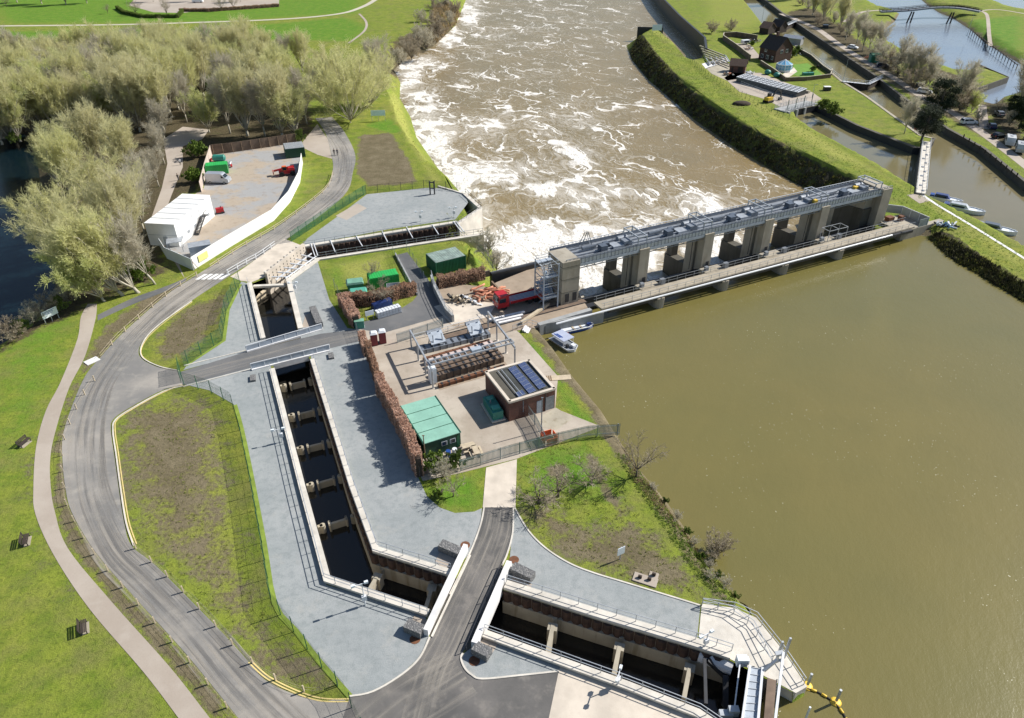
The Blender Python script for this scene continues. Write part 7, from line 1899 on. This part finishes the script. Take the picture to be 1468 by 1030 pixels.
# lock keeper's house
def gable_roof(m, x0, x1, y0, y1, z0, z1, ov=.35, th=.16, axis='x'):
    """two pitched slabs, ridge along x"""
    ym = (y0+y1)/2
    for ya in (y0-ov, y1+ov):
        zz = z0-ov*(z1-z0)/((y1-y0)/2)
        a, b, c, d = (x0-ov,ya,zz),(x1+ov,ya,zz),(x1+ov,ym,z1),(x0-ov,ym,z1); up = lambda p: (p[0],p[1],p[2]+th)
        m.hexa([a,b,c,d],[up(a),up(b),up(c),up(d)])
def house(name, label, cat, pos, rz, L, W, he, hr, wall, roof, wins=(), doors=(), chim=None):
    t = thing(name, label, cat, pos, rz); m = MB(); m.box((L/2,W/2,-.1),(L,W,he+.1))
    for x in (0,L): m.v += [(x,0,he),(x,W,he),(x,W/2,hr)]; k = len(m.v); m.face((k-3,k-2,k-1))
    m.build('wall', wall, t); m = MB(); gable_roof(m,0,L,0,W,he,hr); rf = m.build('roof', roof, t)
    if chim: m = MB(); m.box((chim,W/2,hr-.8),(.8,1.0,2.2)); m.build('chimney', M['brick_dark'], rf)
    for (f, u, z, w, h) in wins:
        m = MB(); c = {'s':(u,-.02,z),'w':(-.02,u,z),'e':(L+.02,u,z)}[f]; sz_ = (w,.07,h) if f == 's' else (.07,w,h); m.box(c, sz_); fr = m.build('window', M['white_paint'], t)
        m = MB(); q = .045; c2 = {'s':(u,-.05,z+.1),'w':(-.05,u,z+.1),'e':(L+.05,u,z+.1)}[f]; 
        for s_ in (-.25,.25): m.box((c2[0]+(s_*w if f == 's' else 0), c2[1]+(0 if f == 's' else s_*w), c2[2]), ((w*.4,.04,h-.2) if f == 's' else (.04,w*.4,h-.2)))
        m.build('pane', M['glass'], fr)
    for (f, u, w, h) in doors:
        m = MB(); c = {'s':(u,-.02,0),'w':(-.02,u,0)}[f]; m.box(c, (w,.06,h) if f == 's' else (.06,w,h)); m.build('door', M['dark_wood'], t)
    return t
hp = P(1105,98); hz = radians(-58)
HS = house('lock_house', 'dark brick lock keeper house with steep gabled roof and chimney', 'house', P(1087,85), hz, 8.0, 9.0, 4.6, 8.6, M['brick_dark'], M['tile_dark'], [('s',1.6,.8,1.3,1.4),('s',4.2,.8,1.3,1.4),('s',2.9,3.2,1.2,1.3),('s',6.6,.9,1.0,1.3),('e',3.0,3.2,1.4,1.2),('e',6.0,3.2,1.4,1.2)], [('s',5.6,.9,2.0)], 3.5)
t = thing('conservatory', 'white framed octagonal conservatory with pale blue glass roof', 'conservatory', P(1123,102), .2); R_ = 2.9
oct_ = [(R_*cos(a),R_*sin(a)) for a in [pi/8+k*pi/4 for k in range(8)]]; m = MB(); m.prism(oct_,0,.7); m.build('base_wall', M['white_paint'], t)
m = MB()
for (x,y),(x2,y2) in zip(oct_, oct_[1:]+oct_[:1]): m.quad((x,y,.7),(x2,y2,.7),(x2,y2,2.5),(x,y,2.5)); m.tri((x,y,2.5),(x2,y2,2.5),(0,0,4.0))
m.build('glass', M['lit_glass'], t); m = MB()
for (x,y),(x2,y2) in zip(oct_, oct_[1:]+oct_[:1]): m.bar((x,y,.7),(x,y,2.5),.14,.14); m.bar((x,y,2.5),(x2,y2,2.5),.14,.16); m.bar((x,y,2.52),(0,0,4.04),.14,.1); m.bar(((x+x2)/2,(y+y2)/2,.7),((x+x2)/2,(y+y2)/2,2.5),.08,.08); m.bar((x,y,1.6),(x2,y2,1.6),.07,.07)
m.build('frame', M['white_paint'], t)
house('brick_shed', 'small orange brick shed with brown tiled roof beside the lock house', 'shed', P(1045,104), radians(-22), 5.5, 4.2, 2.6, 4.4, M['brick'], M['tile_brown'], [('w',1.8,.9,.9,1.0)], [('s',3.9,1.8,2.1),('s',1.0,.7,2.0)])
house('dark_shed', 'dark weatherboard shed behind the walled garden', 'shed', P(1088,48), radians(-50), 4.5, 5.5, 2.6, 4.6, M['dark_wood'], M['tile_brown']); house('dark_shed', 'dark boarded shed beside the far lock gates', 'shed', P(1104,45), radians(-55), 5.0, 5.0, 2.6, 4.8, M['dark_wood'], M['tile_dark'])
house('outbuilding', 'grey rendered lean-to behind the lock house by the lock', 'shed', P(1122,62), radians(-40), 7.5, 3.2, 2.4, 3.2, M['conc_block'], M['galv'])
def garden_wall(label, pxs, h, mat, w=.3):
    pts = [G(*p) for p in pxs]; o = Z(pts[0],0); t = thing('garden_wall', label, 'wall', o); m = MB()
    for a, b in zip(pts, pts[1:]): m.wall(a-o,b-o,w,0,h)
    m.build('wall_face', M[mat], t); m = MB()
    for a, b in zip(pts, pts[1:]): m.bar(Z(a-o,h+.04),Z(b-o,h+.04),w+.1,.08)
    m.build('coping', M['conc_wall'], t)
garden_wall('brown wall round the garden behind the lock house', [(1075,87),(1056,72),(1036,58),(1037,54),(1055,53),(1085,58)], 2.0, 'board_brown'); garden_wall('low brown wall round the conservatory garden', [(1090,92),(1110,105),(1126,117),(1156,116),(1190,112),(1192,104)], 1.3, 'board_brown')
garden_wall('dark low fence between garden and lock side', [(1140,72),(1162,84),(1180,100),(1192,108)], 1.3, 'conc_dark')
flat('lawn_patch', [(1138,93),(1158,91),(1180,108),(1150,111),(1135,107)], .03, plain('mown_lawn',(.12,.26,.02),.95,.15,.5,0,.1,obj=False)); flat('patio', [(1050,62),(1075,64),(1092,84),(1075,84)], .03, M['path']); flat('patio', [(1120,108),(1138,97),(1143,103),(1130,112)], .04, M['conc_cream'])
scrap('jumble of garden furniture behind the brown garden wall', P(1072,72), 'heap', [M['wood'], M['pvc_white'], M['rust']], 9, 2.8, 21, 'garden_clutter')
t = thing('trailer', 'white trailer parked inside the brown walled garden', 'trailer', P(1068,64), .3); m = MB(); m.box((0,0,.5),(3.4,1.9,1.3)); m.build('body', M['car_white'], t); m = MB(); m.box((0,-.97,.9),(2.2,.03,.6)); m.build('window', M['glass'], t); m = MB(); wheel(m,(0,.9,.35),.35,.2,(0,1,0)); wheel(m,(0,-.9,.35),.35,.2,(0,1,0)); m.build('wheel', M['black_rubber'], t)
t = scrap('cluster of white pumping gear and frames beside the brick shed', P(1075,106), 'plant', [M['white_metal'], M['galv'], M['pvc_white']], 8, 1.8, 31, 'pump_gear'); 
for (x,y), lb in (((1100,107),'round green bush tank behind the curved tank'), ((1113,111),'round green bush tank closer to the garden wall')):
    m = MB(); m.ball((0,0,.8),1.1,12,8,(1.1,1,.8)); tag(m.build('round_tank', M['teal'], None, True, P(x,y)), lb.replace('bush tank','dome tank'), 'tank')
t = thing('garden_tunnel', 'low bright green netted frame on the garden lawn', 'frame', P(1158,108), .1); m = MB(); m.box((0,0,0),(4,1.4,.9)); m.build('net', M['teal'], t); m = MB()
for x in (-2,0,2): m.bar((x,-.75,.95),(x,.75,.95),.06,.06)
m.build('hoop', M['galv'], t)
t = scrap('dark garden seat and arbour beside the lock wall', P(1170,97), 'arbour', [M['dark_wood']], 10, 1.0, 41, 'arbour')
# old beam frames by the river end of the island
t = thing('old_lock_beams', 'pale timber beams of the old lock entrance by the brick shed', 'beams', P(1005,72)); m = MB()
for k in range(5): m.bar(P(1003+2*k,66+4*k,.5)-t.location, P(1038+k*2,80+4*k,.6)-t.location,.4,.45)
m.build('beam', M['conc_wall'], t); m = MB()
for k in range(5): m.bar(P(1012+7*k,84-1*k,.5)-t.location, P(1018+7*k,93-1*k,.5)-t.location,.3,.4); 
for k in range(5): m.bar(P(1010+7*k,84,.3)-t.location, P(1010+7*k,84,.3)-t.location+Vector((0,0,1.6)),.2,.2)
m.build('frame', M['galv'], t); flat('worn_concrete', [(1006,92),(1040,82),(1046,88),(1012,99)], .03, M['conc_bright'])
mesh_fence('thin green post fence curving along the lock island grass', [(978,75),(990,88),(1010,107),(1040,126),(1070,142),(1098,158),(1132,172)], 1.6, 'green_fence', .35, .03)
flat('worn_concrete', [(1012,98),(1040,90),(1064,98),(1068,112),(1042,116),(1020,106)], .03, M['conc_wall'])
scrap('pipes and timbers laid out on the concrete beside the old lock beams', P(1024,92), 'heap', [M['galv'], M['pale_wood'], M['conc_white']], 9, 3.0, 61, 'pipe_heap')
scrap('orange and pale sacks heaped at the end of the curved wall', P(1042,108), 'heap', [M['orange_boom'], M['conc_white'], M['wood']], 7, 2.0, 62, 'sack_heap')
scrap('dark timber clutter in front of the lean-to', P(1140,80), 'heap', [M['dark_wood'], M['galv_dark'], M['pvc_white']], 7, 2.4, 63, 'timber_clutter')
scrap('low dark garden clutter beside the dark boarded sheds', P(1080,60), 'heap', [M['dark_wood'], M['wood'], M['galv_dark']], 9, 3.0, 64, 'timber_clutter')
for (x, y, s_, lb) in ((1143,76,.8,'dark shrub between the lean-to and the lock'), (1078,66,.6,'garden shrub behind the brown wall'), (1165,103,.6,'garden shrub by the conservatory lawn'), (1048,45,1.0,'bramble patch on the field above the walled garden'), (1020,48,1.0,'bramble patch on the field by the lock exit wall')):
    plant(SHRUB if s_ < .9 else BUSHB, P(x,y), s_, lb, 'shrub')
pts = [G(1164,80), G(1206,114)]; o = Z(pts[0],0); t = thing('railing', 'white handrail along the island side of the lock chamber', 'railing', o); railing('rail', [p-o+Vector((-.5,-.4,0)) for p in pts], .1, 1.1, M['white_metal'], t, 2.2)
pts = [G(1062,122), G(1100,136), G(1126,150)]; o = Z(pts[0],0); t = thing('railing', 'grey handrail in front of the long grid roofed tank', 'railing', o); railing('rail', [p-o for p in pts], .05, 1.1, M['galv'], t, 2.0)
# towpath side vehicles
t = car('white hatchback parked below the dark trees by the towpath', M['car_white'], 'hatch'); t.location = P(1222,70); t.rotation_euler = (0,0,radians(-40))
for lb, x, y, a, mt, kd in [('dark blue estate car parked past the green shed', 1265,97,-8,M['car_blue'],'suv'), ('white estate car half hidden by the conifer', 1325,134,-35,M['car_white'],'suv'), ('white estate car alone at the foot of the gravel path', 1388,178,4,M['car_white'],'suv'), ('blue hatchback under the big evergreen, next to the gravel path', 1421,184,75,M['car_blue'],'hatch'), ('black hatchback between the blue car and the caravans', 1431,198,20,M['car_black'],'hatch'), ('silver car on the grass strip by the stream', 1432,166,80,M['car_grey'],'hatch')]:
    t = car(lb, mt, kd); t.location = P(x,y); t.rotation_euler = (0,0,radians(a))
def caravan(label, p, rz, mt):
    t = thing('caravan', label, 'caravan', P(*p), rz, 'caravans in the car park'); m = MB(); pr = [(-2.3,.5),(-2.4,1.4),(-2.1,2.5),(1.7,2.5),(2.3,1.5),(2.3,.5)]; k = len(pr); m.v += [(x,-1.05,z) for x,z in pr]+[(x,1.05,z) for x,z in pr]; m.face(tuple(range(k))); m.face(tuple(range(2*k-1,k-1,-1)))
    for i in range(k): j = (i+1) % k; m.face((i,j,k+j,k+i))
    m.build('body', mt, t)
    for s_ in (-1,1): m = MB(); m.box((-.9,s_*1.06,1.3),(1.3,.04,.6)); m.box((.9,s_*1.06,1.3),(.9,.04,.6)); m.build('window', M['glass'], t); m = MB(); wheel(m,(0,s_*.95,.32),.32,.2,(0,1,0)); m.build('wheel', M['black_rubber'], t)
    m = MB(); m.box((-.3,0,2.5),(.8,.6,.12)); m.build('roof_light', M['galv'], t); m = MB(); m.bar((2.3,.5,.45),(3.4,0,.45),.07,.07); m.bar((2.3,-.5,.45),(3.4,0,.45),.07,.07); m.build('drawbar', M['galv_dark'], t)
caravan('pale caravan beside the black hatchback', (1446,208), radians(62), M['caravan']); caravan('grey caravan at the edge of the car park, closest to the bollards', (1461,218), radians(62), M['galv'])
t = car('dark estate car at the edge of the car park beyond the caravans', M['car_black'], 'suv'); t.location = P(1470,205); t.rotation_euler = (0,0,1)
pa = P(1252,90); t = thing('green_shed', 'dark green metal shed standing by the towpath', 'shed', P(1247,90), radians(-8)); m = MB(); m.box((1.8,1.6,0),(3.6,3.2,2.7)); m.build('wall', M['teal'], t); m = MB(); gable_roof(m,0,3.6,0,3.2,2.7,3.2,.1,.08); m.build('roof', M['container_green'], t); m = MB(); m.box((1.0,-.02,.1),(1.2,.05,2.1)); m.build('door', M['container_green'], t)
t = thing('log_stack', 'stack of orange brown logs beside the green shed', 'logs', P(1243,84)); m = MB()
for k in range(6): m.tube([(-.8+.3*k,-.6,.2+.25*(k % 3)),(-.8+.3*k,.6,.2+.25*(k % 3))],.18,8)
m.build('log', M['orange_boom'], t)
for (x,y), lb in (((1183,40),'white topped container box under the dark trees'), ((1318,125),'white topped box beside the parked white estate'), ((1185,130),'white topped bin on the island lawn')):
    t = thing('storage_box', lb, 'box', P(x,y)); m = MB(); m.box((0,0,0),(2.2,1.4,1.2)); m.build('body', M['dark_metal'], t); m = MB(); m.box((0,0,1.2),(2.3,1.5,.12)); m.build('lid', M['white_paint'], t)
# row of dark bollards
for k in range(11):
    x = 1381+k*7.6; y = 198+k*5.6; m = MB(); m.tube([(0,0,0),(0,0,.9),(0,0,1.05)],[.16,.16,.08],8); tag(m.build('bollard', M['dark_wood'], None, loc=P(x,y)), 'short dark timber bollard in the row along the canal grass', 'bollard', 'timber bollards along the canal')
t = thing('lifebuoy', 'red lifebuoy on a post beside the conifer on the island', 'lifebuoy', P(1311,189)); m = MB(); m.tube([(0,0,0),(0,0,1.3)],.05,6); m.build('post', M['wood'], t); m = MB(); pts = [(.4*cos(a),-.08,1.1+.4*sin(a)) for a in np.linspace(0,2*pi,17)]; m.tube(pts,.1,6,False); m.build('ring', M['red_paint'], t)
def lamp(label, p, h):
    t = thing('lamp_post', label, 'lamp post', P(*p), 0, 'slender lamp posts'); m = MB(); m.tube([(0,0,0),(0,0,h)],[.09,.05],8); m.build('column', M['galv'], t); m = MB(); m.bar((0,0,h),(.7,0,h+.05),.06,.06); m.box((.8,0,h-.02),(.4,.18,.1)); m.build('lantern', M['galv_dark'], t)
lamp('slender lamp post beside the white lock gates', (1208,118), 7.5); lamp('slender lamp post near the dark boarded sheds', (1092,32), 7.5); lamp('slender lamp post on the far stream bank', (1386,52), 9); lamp('slender post on the island beside the pool platform', (1164,140), 4)
# moored boats
def cruiser(label, p, rz, L, W, tops):
    t = thing('moored_boat', label, 'boat', P(p[0],p[1],ZC), rz); hull(L,W,.85,M['car_white'],M['panel_white'],t,.3); m = MB(); m.hexa([(-L*.36,-W*.38,.7),(L*.12,-W*.38,.7),(L*.12,W*.38,.7),(-L*.36,W*.38,.7)],[(-L*.34,-W*.3,1.6),(L*.02,-W*.3,1.6),(L*.02,W*.3,1.6),(-L*.34,W*.3,1.6)]); cb_ = m.build('cabin', tops[0], t)
    m = MB()
    for s_ in (-1,1): m.box((-L*.15,s_*W*.35,.95),(L*.3,.05,.35))
    m.build('window', M['glass'], cb_); m = MB(); m.box((-L*.43,0,.75),(L*.12,W*.7,.5)); m.build('cover', tops[1], t); m = MB(); m.bar((L*.3,-W*.3,.9),(L*.46,0,1.3),.05,.05); m.bar((L*.3,W*.3,.9),(L*.46,0,1.3),.05,.05); m.build('bow_rail', M['galv'], t)
cruiser('white cabin cruiser with dark blue covers moored below the walkway', (1381,303), radians(-33), 8.5, 2.4, (M['galv'], M['tarp_blue'])); cruiser('small boat with dark blue canopies moored closest to the walkway', (1355,289), radians(-33), 7.0, 2.0, (M['tarp_blue'], M['blue_paint'])); cruiser('white speedboat with pointed bow moored further along the grass', (1428,332), radians(-36), 7.5, 2.3, (M['car_grey'], M['galv_dark']))
ribbon('bank_path', SM([(1320,278),(1345,295),(1390,322),(1440,353),(1480,378)]), .7, .03, M['conc_bright']); flat('worn_ground', [(1300,280),(1322,276),(1335,288),(1318,292)], .025, M['path'])
t = scrap('white and black fly-tipped heap on the grass above the dark slope', P(1354,325), 'heap', [M['pvc_white'], M['dark_metal'], M['sky_blue']], 12, 2.0, 51, 'debris_heap')
# road bridge over the stream
t = thing('road_bridge', 'dark brown bridge on twin leg piers across the stream', 'bridge', P(1267,16,0)); o = t.location; pts = smooth_line([P(1262,17,1.5)-o, P(1300,15,2.2)-o, P(1340,11,2.6)-o, P(1375,12,2.4)-o, P(1405,17,1.6)-o],4); m = MB()
for a, b in zip(pts, pts[1:]): m.bar(a,b,3.4,.7)
m.build('deck', M['galv_dark'], t)
for s_ in (-1.7,1.7):
    m = MB()
    for a, b in zip(pts, pts[1:]):
        n_ = Vector((0,s_,0)); m.bar(a+n_+Vector((0,0,1.4)),b+n_+Vector((0,0,1.4)),.12,.14); m.bar(a+n_+Vector((0,0,.8)),b+n_+Vector((0,0,.8)),.08,.35); m.bar(a+n_,a+n_+Vector((0,0,1.4)),.12,.12)
    m.build('railing', M['dark_wood'], t)
for x, y in ((1302,33),(1359,34)):
    m = MB(); c = P(x,y,ZS)-o
    for s_ in (-.9,.9): m.bar(c+Vector((s_,0,-1)), c+Vector((s_*.6+.8,0,5.0)),.5,.5)
    m.build('pier', M['dark_wood'], t)
ribbon('stream_path', SM([(1210,32),(1235,18),(1262,15)]), 2.2, .02, M['path']); ribbon('meadow_path', SM([(1405,16),(1415,22),(1418,50),(1420,66)]), 1.6, .02, M['path']); ribbon('meadow_path', SM([(1400,17),(1430,14),(1480,22)]), 1.6, .02, M['path']); ribbon('towpath', SM([(1120,20),(1168,40),(1200,62),(1240,88),(1275,108),(1320,138),(1360,158),(1400,185),(1440,214),(1480,245)]), 3.0, .025, M['path'])
flat('gravel_path', [(1402,150),(1414,152),(1418,186),(1404,184)], .028, M['path'])
m = MB(); a, b = G(1392,43), G(1459,93); 
for k in range(20): q = a.lerp(b,k/19.); m.bar(Z(q-a,-2.5),Z(q-a,.3),.2,.2)
m.bar(Z(Vector(),-.1),Z(b-a,-.1),.2,.25); tag(m.build('timber_fender', M['dark_wood'], None, loc=Z(a,0)), 'dark timber fender of posts along the stream', 'fender')
pts = [G(1399,91), G(1446,111), G(1396,129)]; o = Z(pts[0],0); m = MB()
for a, b in zip(pts, pts[1:]): m.wall(a-o,b-o,.35,-3,.15)
tag(m.build('stone_edge', M['conc_dark'], None, loc=o), 'dark stone edging of the pointed grass spit in the stream', 'wall')
# trees on this side
CON = []
def conifer(seed):
    r = random.Random(seed); tm = MB(); tm.tube([(0,0,0),(.4,0,5),(.6,.2,10)],[.4,.32,.12],8); V = []; Fc = []
    for i in range(34):
        z = r.uniform(3.2,11); R_ = 4.2*(1-abs(z-6.5)/7.0)**.7*r.uniform(.5,1.1); az = r.uniform(0,6.28); c = Vector((cos(az)*R_+.5,sin(az)*R_,z)); tm.tube([(.4,0,z-1.2),tuple(c)],[.1,.03],4,False)
        for k in range(300):
            d = Vector((r.gauss(0,.85),r.gauss(0,.85),r.gauss(0,.42))); p = c+d; s_ = r.uniform(.12,.3); x = rand_dir(r,(0,0,1),r.uniform(.3,1.5))*s_; y = x.orthogonal().normalized()*s_*.5; n = len(V); V += [tuple(p-x),tuple(p+y),tuple(p+x),tuple(p-y)]; Fc.append((n,n+1,n+2,n+3))
    cm = MB(); cm.v = V; cm.f = Fc; cm.mi = [0]*len(Fc); return tm, cm
kc = Kind(); kc.name = 'pine_tree'; kc.p = []; kc.i = 0
for s_ in (61,62):
    tm, cm = conifer(s_); a = bpy.data.meshes.new('trunk'); a.from_pydata(tm.v,[],tm.f); a.materials.append(M['bark']); b = bpy.data.meshes.new('crown'); b.from_pydata(cm.v,[],cm.f); b.materials.append(M['ever']); kc.p.append((a,b))
plant(kc, P(1320,203), .82, 'dark pine on the tip of the lock island', which=0, rz=0); plant(kc, P(1342,168), .95, 'dark pine on the towpath bank behind the island one', which=1, rz=.5)
plant(kc, P(1461,185), .75, 'dark evergreen shading the blue car', which=0, rz=2); plant(kc, P(1450,172), .6, 'low dark evergreen behind the black hatchback', which=1, rz=1); plant(kc, P(1474,200), .7, 'dark evergreen at the picture edge behind the caravans', which=1, rz=4)
for x, y, s_, k, lb in [(1296,192,.62,BARE,'bare tree beside the pine on the lock island'), (1228,62,.75,BARE,'bare tree with forked trunk behind the white hatchback'), (1245,72,.7,BARE,'thin pale birch beside the stream bend'), (1258,78,.7,BARE,'thin bare tree by the green shed'), (1318,118,.75,BARE,'bare tree rising from the bushes at the stream edge'), (1330,128,.7,BARE,'bare tree behind the white estate car'),
    (1374,155,.85,BARE,'bare tree between the pine and the gravel path'), (1384,160,.6,SPREAD,'bare spreading tree at the head of the gravel path'), (1455,170,1.05,BARE,'large bare tree beside the evergreen near the stream'), (1475,150,1.1,BARE,'large bare tree overhanging the picture edge'), (1430,160,.5,SPREAD,'small bare tree on the grass strip by the stream'),
    (1180,30,.8,W,'budding tree above the towpath'), (1165,22,.75,W,'budding tree at the top of the towpath'), (1150,8,.8,BUSHB,'dark thicket behind the far lock gates'), (1195,34,.9,BUSH,'round dark bush by the towpath bend'), (1205,48,.85,BUSHB,'brown bush beside the towpath'), (1218,52,.8,BUSH,'grey bush above the white hatchback'), (1140,0,.9,W,'budding tree at the top edge beyond the lock'), (1110,2,.7,W,'pale tree at the top edge beside the lock channel'),(1158,14,.9,BUSH,'grey thicket just beyond the far lock gates'),(1172,36,.9,BUSHB,'brown thicket beside the white topped container box'),(1190,22,.85,BARE,'bare tree above the white topped container box'),(1205,38,.8,W,'budding tree over the round dark bush'),(1212,58,.7,BARE,'bare tree close behind the white hatchback'),(1236,74,.75,BARE,'bare tree just beyond the white hatchback'),(1288,108,.8,BARE,'bare tree in the thick of the stream side bushes'),(1302,118,.75,BARE,'bare tree at the lower end of the stream side bushes'),(1400,175,.6,BUSH,'round bush beside the white estate car'),(1446,182,.8,BUSH,'round bush under the big evergreen')]:
    plant(k, P(x,y), s_*1.15, lb, 'bush' if k in (BUSH, BUSHB) else 'tree', group='trees along the towpath')
for j, (x, y) in enumerate([(1268,92),(1280,98),(1292,105),(1304,112),(1314,120),(1326,122),(1352,150),(1362,155),(1375,160),(1385,150),(1392,162),(1274,100),(1286,108),(1298,117),(1308,126),(1340,140),(1348,144),(1368,150),(1256,86)]):
    plant([BUSH, WILLOWG, BUSHB][j % 3], P(x,y), [1.45,.5,1.35][j % 3], 'budding bush in the thicket between the towpath and the stream', 'bush', 'stream side thicket')
plant(SHRUB, P(1192,166), 1.2, 'tangled green shrub at the pool corner of the island lawn', 'shrub'); plant(SHRUB, P(1180,158), 1.0, 'grey green shrub inside the thin fence by the pool', 'shrub'); plant(SHRUB, P(1136,82), 1.0, 'green climber beside the conservatory', 'shrub')

# ------------------------------------------------------------------ people
def person(label, pos, rz, top, legs, stride=.35, hair=(.03,.02,.015), hold=None):
    t = thing('person', label, 'person', pos, rz, None)
    st = stride
    J = [('pel',(0,0,.95),.13),('ches',(0,.02,1.28),.155),('neck',(0,.03,1.47),.06),('head',(0,.04,1.60),.10),('crown',(0,.04,1.72),.085),
         ('hl',(-.1,0,.9),.095),('kl',(-.1,st*.55,.5),.065),('al',(-.1,st*.6-.02,.08),.045),('tl',(-.1,st*.6+.16,.03),.035),
         ('hr',(.1,0,.9),.095),('kr',(.1,-st*.2,.5),.065),('ar',(.1,-st*.8,.1),.045),('tr',(.1,-st*.8+.16,.03),.035),
         ('sl',(-.2,.02,1.42),.065),('el',(-.25,-.1,1.14),.045),('wl',(-.24,.06,.92),.032),('sr',(.2,.02,1.42),.065),('er',(.25,.08,1.14),.045),('wr',(.24,.2,.94),.032)]
    idx = {j[0]: i for i, j in enumerate(J)}
    E_ = [('pel','ches'),('ches','neck'),('neck','head'),('head','crown'),('pel','hl'),('hl','kl'),('kl','al'),('al','tl'),('pel','hr'),('hr','kr'),('kr','ar'),('ar','tr'),('ches','sl'),('sl','el'),('el','wl'),('ches','sr'),('sr','er'),('er','wr')]
    V = [j[1] for j in J]; R_ = [j[2] for j in J]; E_ = [(idx[a],idx[b]) for a, b in E_]
    for s_, wn in ((-1,'wl'),(1,'wr')):
        w_ = Vector(V[idx[wn]]); k = len(V); V.append(tuple(w_+Vector((0,.02,-.07)))); R_.append(.03); E_.append((idx[wn],k))
        for f in range(4): q = len(V); V.append(tuple(w_+Vector((0,-.01+.02*f,-.12-.005*(f in (1,2)))))); R_.append(.009); V.append(tuple(w_+Vector((-s_*.02,.0+.02*f,-.16-.008*(f in (1,2)))))); R_.append(.008); E_ += [(k,q),(q,q+1)]
        q = len(V); V.append(tuple(w_+Vector((0,.05,-.1)))); R_.append(.01); E_.append((k,q))
    me_ = bpy.data.meshes.new('skeleton'); me_.from_pydata(V, E_, []); o = bpy.data.objects.new('skeleton', me_); COL.objects.link(o)
    md = o.modifiers.new('skin','SKIN'); sv = me_.skin_vertices[0].data
    for i, r_ in enumerate(R_): sv[i].radius = (r_, r_*.85 if i in (0,1) else r_)
    sv[0].use_root = True
    sb = o.modifiers.new('sub','SUBSURF'); sb.levels = 1; sb.render_levels = 1
    dg = bpy.context.evaluated_depsgraph_get(); ev = bpy.data.meshes.new_from_object(o.evaluated_get(dg)); bpy.data.objects.remove(o)
    ev.name = 'body'; ev.materials.clear()
    for m_ in (M['skin'], top, legs, M['black_rubber']): ev.materials.append(m_)
    for p in ev.polygons:
        z = p.center.z; ax = abs(p.center.x)
        p.material_index = 0 if (z > 1.44 and ax < .13) or (ax > .19 and z < .93 and z > .7) else (1 if z > .93 or ax > .19 else (3 if z < .1 else 2)); p.use_smooth = True
    b = bpy.data.objects.new('body', ev); COL.objects.link(b); b.parent = t
    m = MB(); m.ball((0,.02,1.68),.115,10,6,(1,1.05,.85)); m.build('hair', plain('dark_hair',hair,.8,.2,3,0,0), t, True)
    m = MB(); m.ball((-.035,.135,1.625),.013,6,4); m.ball((.035,.135,1.625),.013,6,4); m.build('eyes', M['dark_metal'], t)
    m = MB(); m.ball((0,.148,1.595),.018,6,4); m.ball((-.105,.04,1.6),.025,6,4,(.4,1,1.3)); m.ball((.105,.04,1.6),.025,6,4,(.4,1,1.3)); m.build('nose_and_ears', M['skin'], t); m = MB(); m.box((0,.135,1.55),(.05,.012,.008)); m.build('mouth', M['maroon'], t)
    return t
person('person in dark clothes walking beside another on the road bend, on the grass side', P(479.5,223), 0.2, M['cloth_dark'], M['cloth_dark']); person('person in dark clothes walking beside another on the road bend, on the river side', P(484,223), 0.1, M['cloth_navy'], M['cloth_dark'], -.35)
person('lone person in dark clothes walking up the muddy track', P(256,259), .3, M['cloth_dark'], M['cloth_navy']); person('person in pale top standing at the muddy track', P(259,237), .4, M['pvc_white'], M['cloth_dark'], .1)
# ------------------------------------------------------------------ camera, sun and sky
cam = bpy.data.cameras.new('camera'); co_ = bpy.data.objects.new('camera', cam); COL.objects.link(co_)
co_.location = (0, 0, CAMH); co_.rotation_euler = (pi/2 - TH, 0, 0)
cam.sensor_fit = 'HORIZONTAL'; cam.sensor_width = 36.0; cam.lens = 36.0*F/1468.0; cam.clip_start = .5; cam.clip_end = 8000
SC.camera = co_
EL = radians(39.5); AZ = atan2(.925, .38)          # azimuth clockwise from +Y
sd = Vector((sin(AZ)*cos(EL), cos(AZ)*cos(EL), sin(EL)))
sun = bpy.data.lights.new('sun', 'SUN'); sun.energy = 4.6; sun.angle = radians(.5); sun.color = (1.0, .955, .89)
so = bpy.data.objects.new('sun', sun); COL.objects.link(so); so.rotation_euler = (-sd).to_track_quat('-Z', 'Y').to_euler()
w = bpy.data.worlds.new('World'); SC.world = w; w.use_nodes = True
sk = w.node_tree.nodes.new('ShaderNodeTexSky'); sk.sky_type = 'NISHITA'; sk.sun_disc = False; sk.sun_elevation = EL; sk.sun_rotation = AZ
sk.air_density = 1.0; sk.dust_density = .6; sk.ozone_density = 1.2
bg = w.node_tree.nodes['Background']; w.node_tree.links.new(sk.outputs[0], bg.inputs[0]); bg.inputs[1].default_value = .07
SC.view_settings.view_transform = 'Standard'; SC.view_settings.look = 'None'; SC.view_settings.exposure = .57; SC.view_settings.gamma = 1; SC.view_settings.use_curve_mapping = False
SC.render.engine = 'CYCLES'; SC.cycles.max_bounces = 5; SC.cycles.diffuse_bounces = 4; SC.cycles.glossy_bounces = 2; SC.cycles.transmission_bounces = 2
SC.cycles.use_denoising = True
SC.render.film_transparent = False
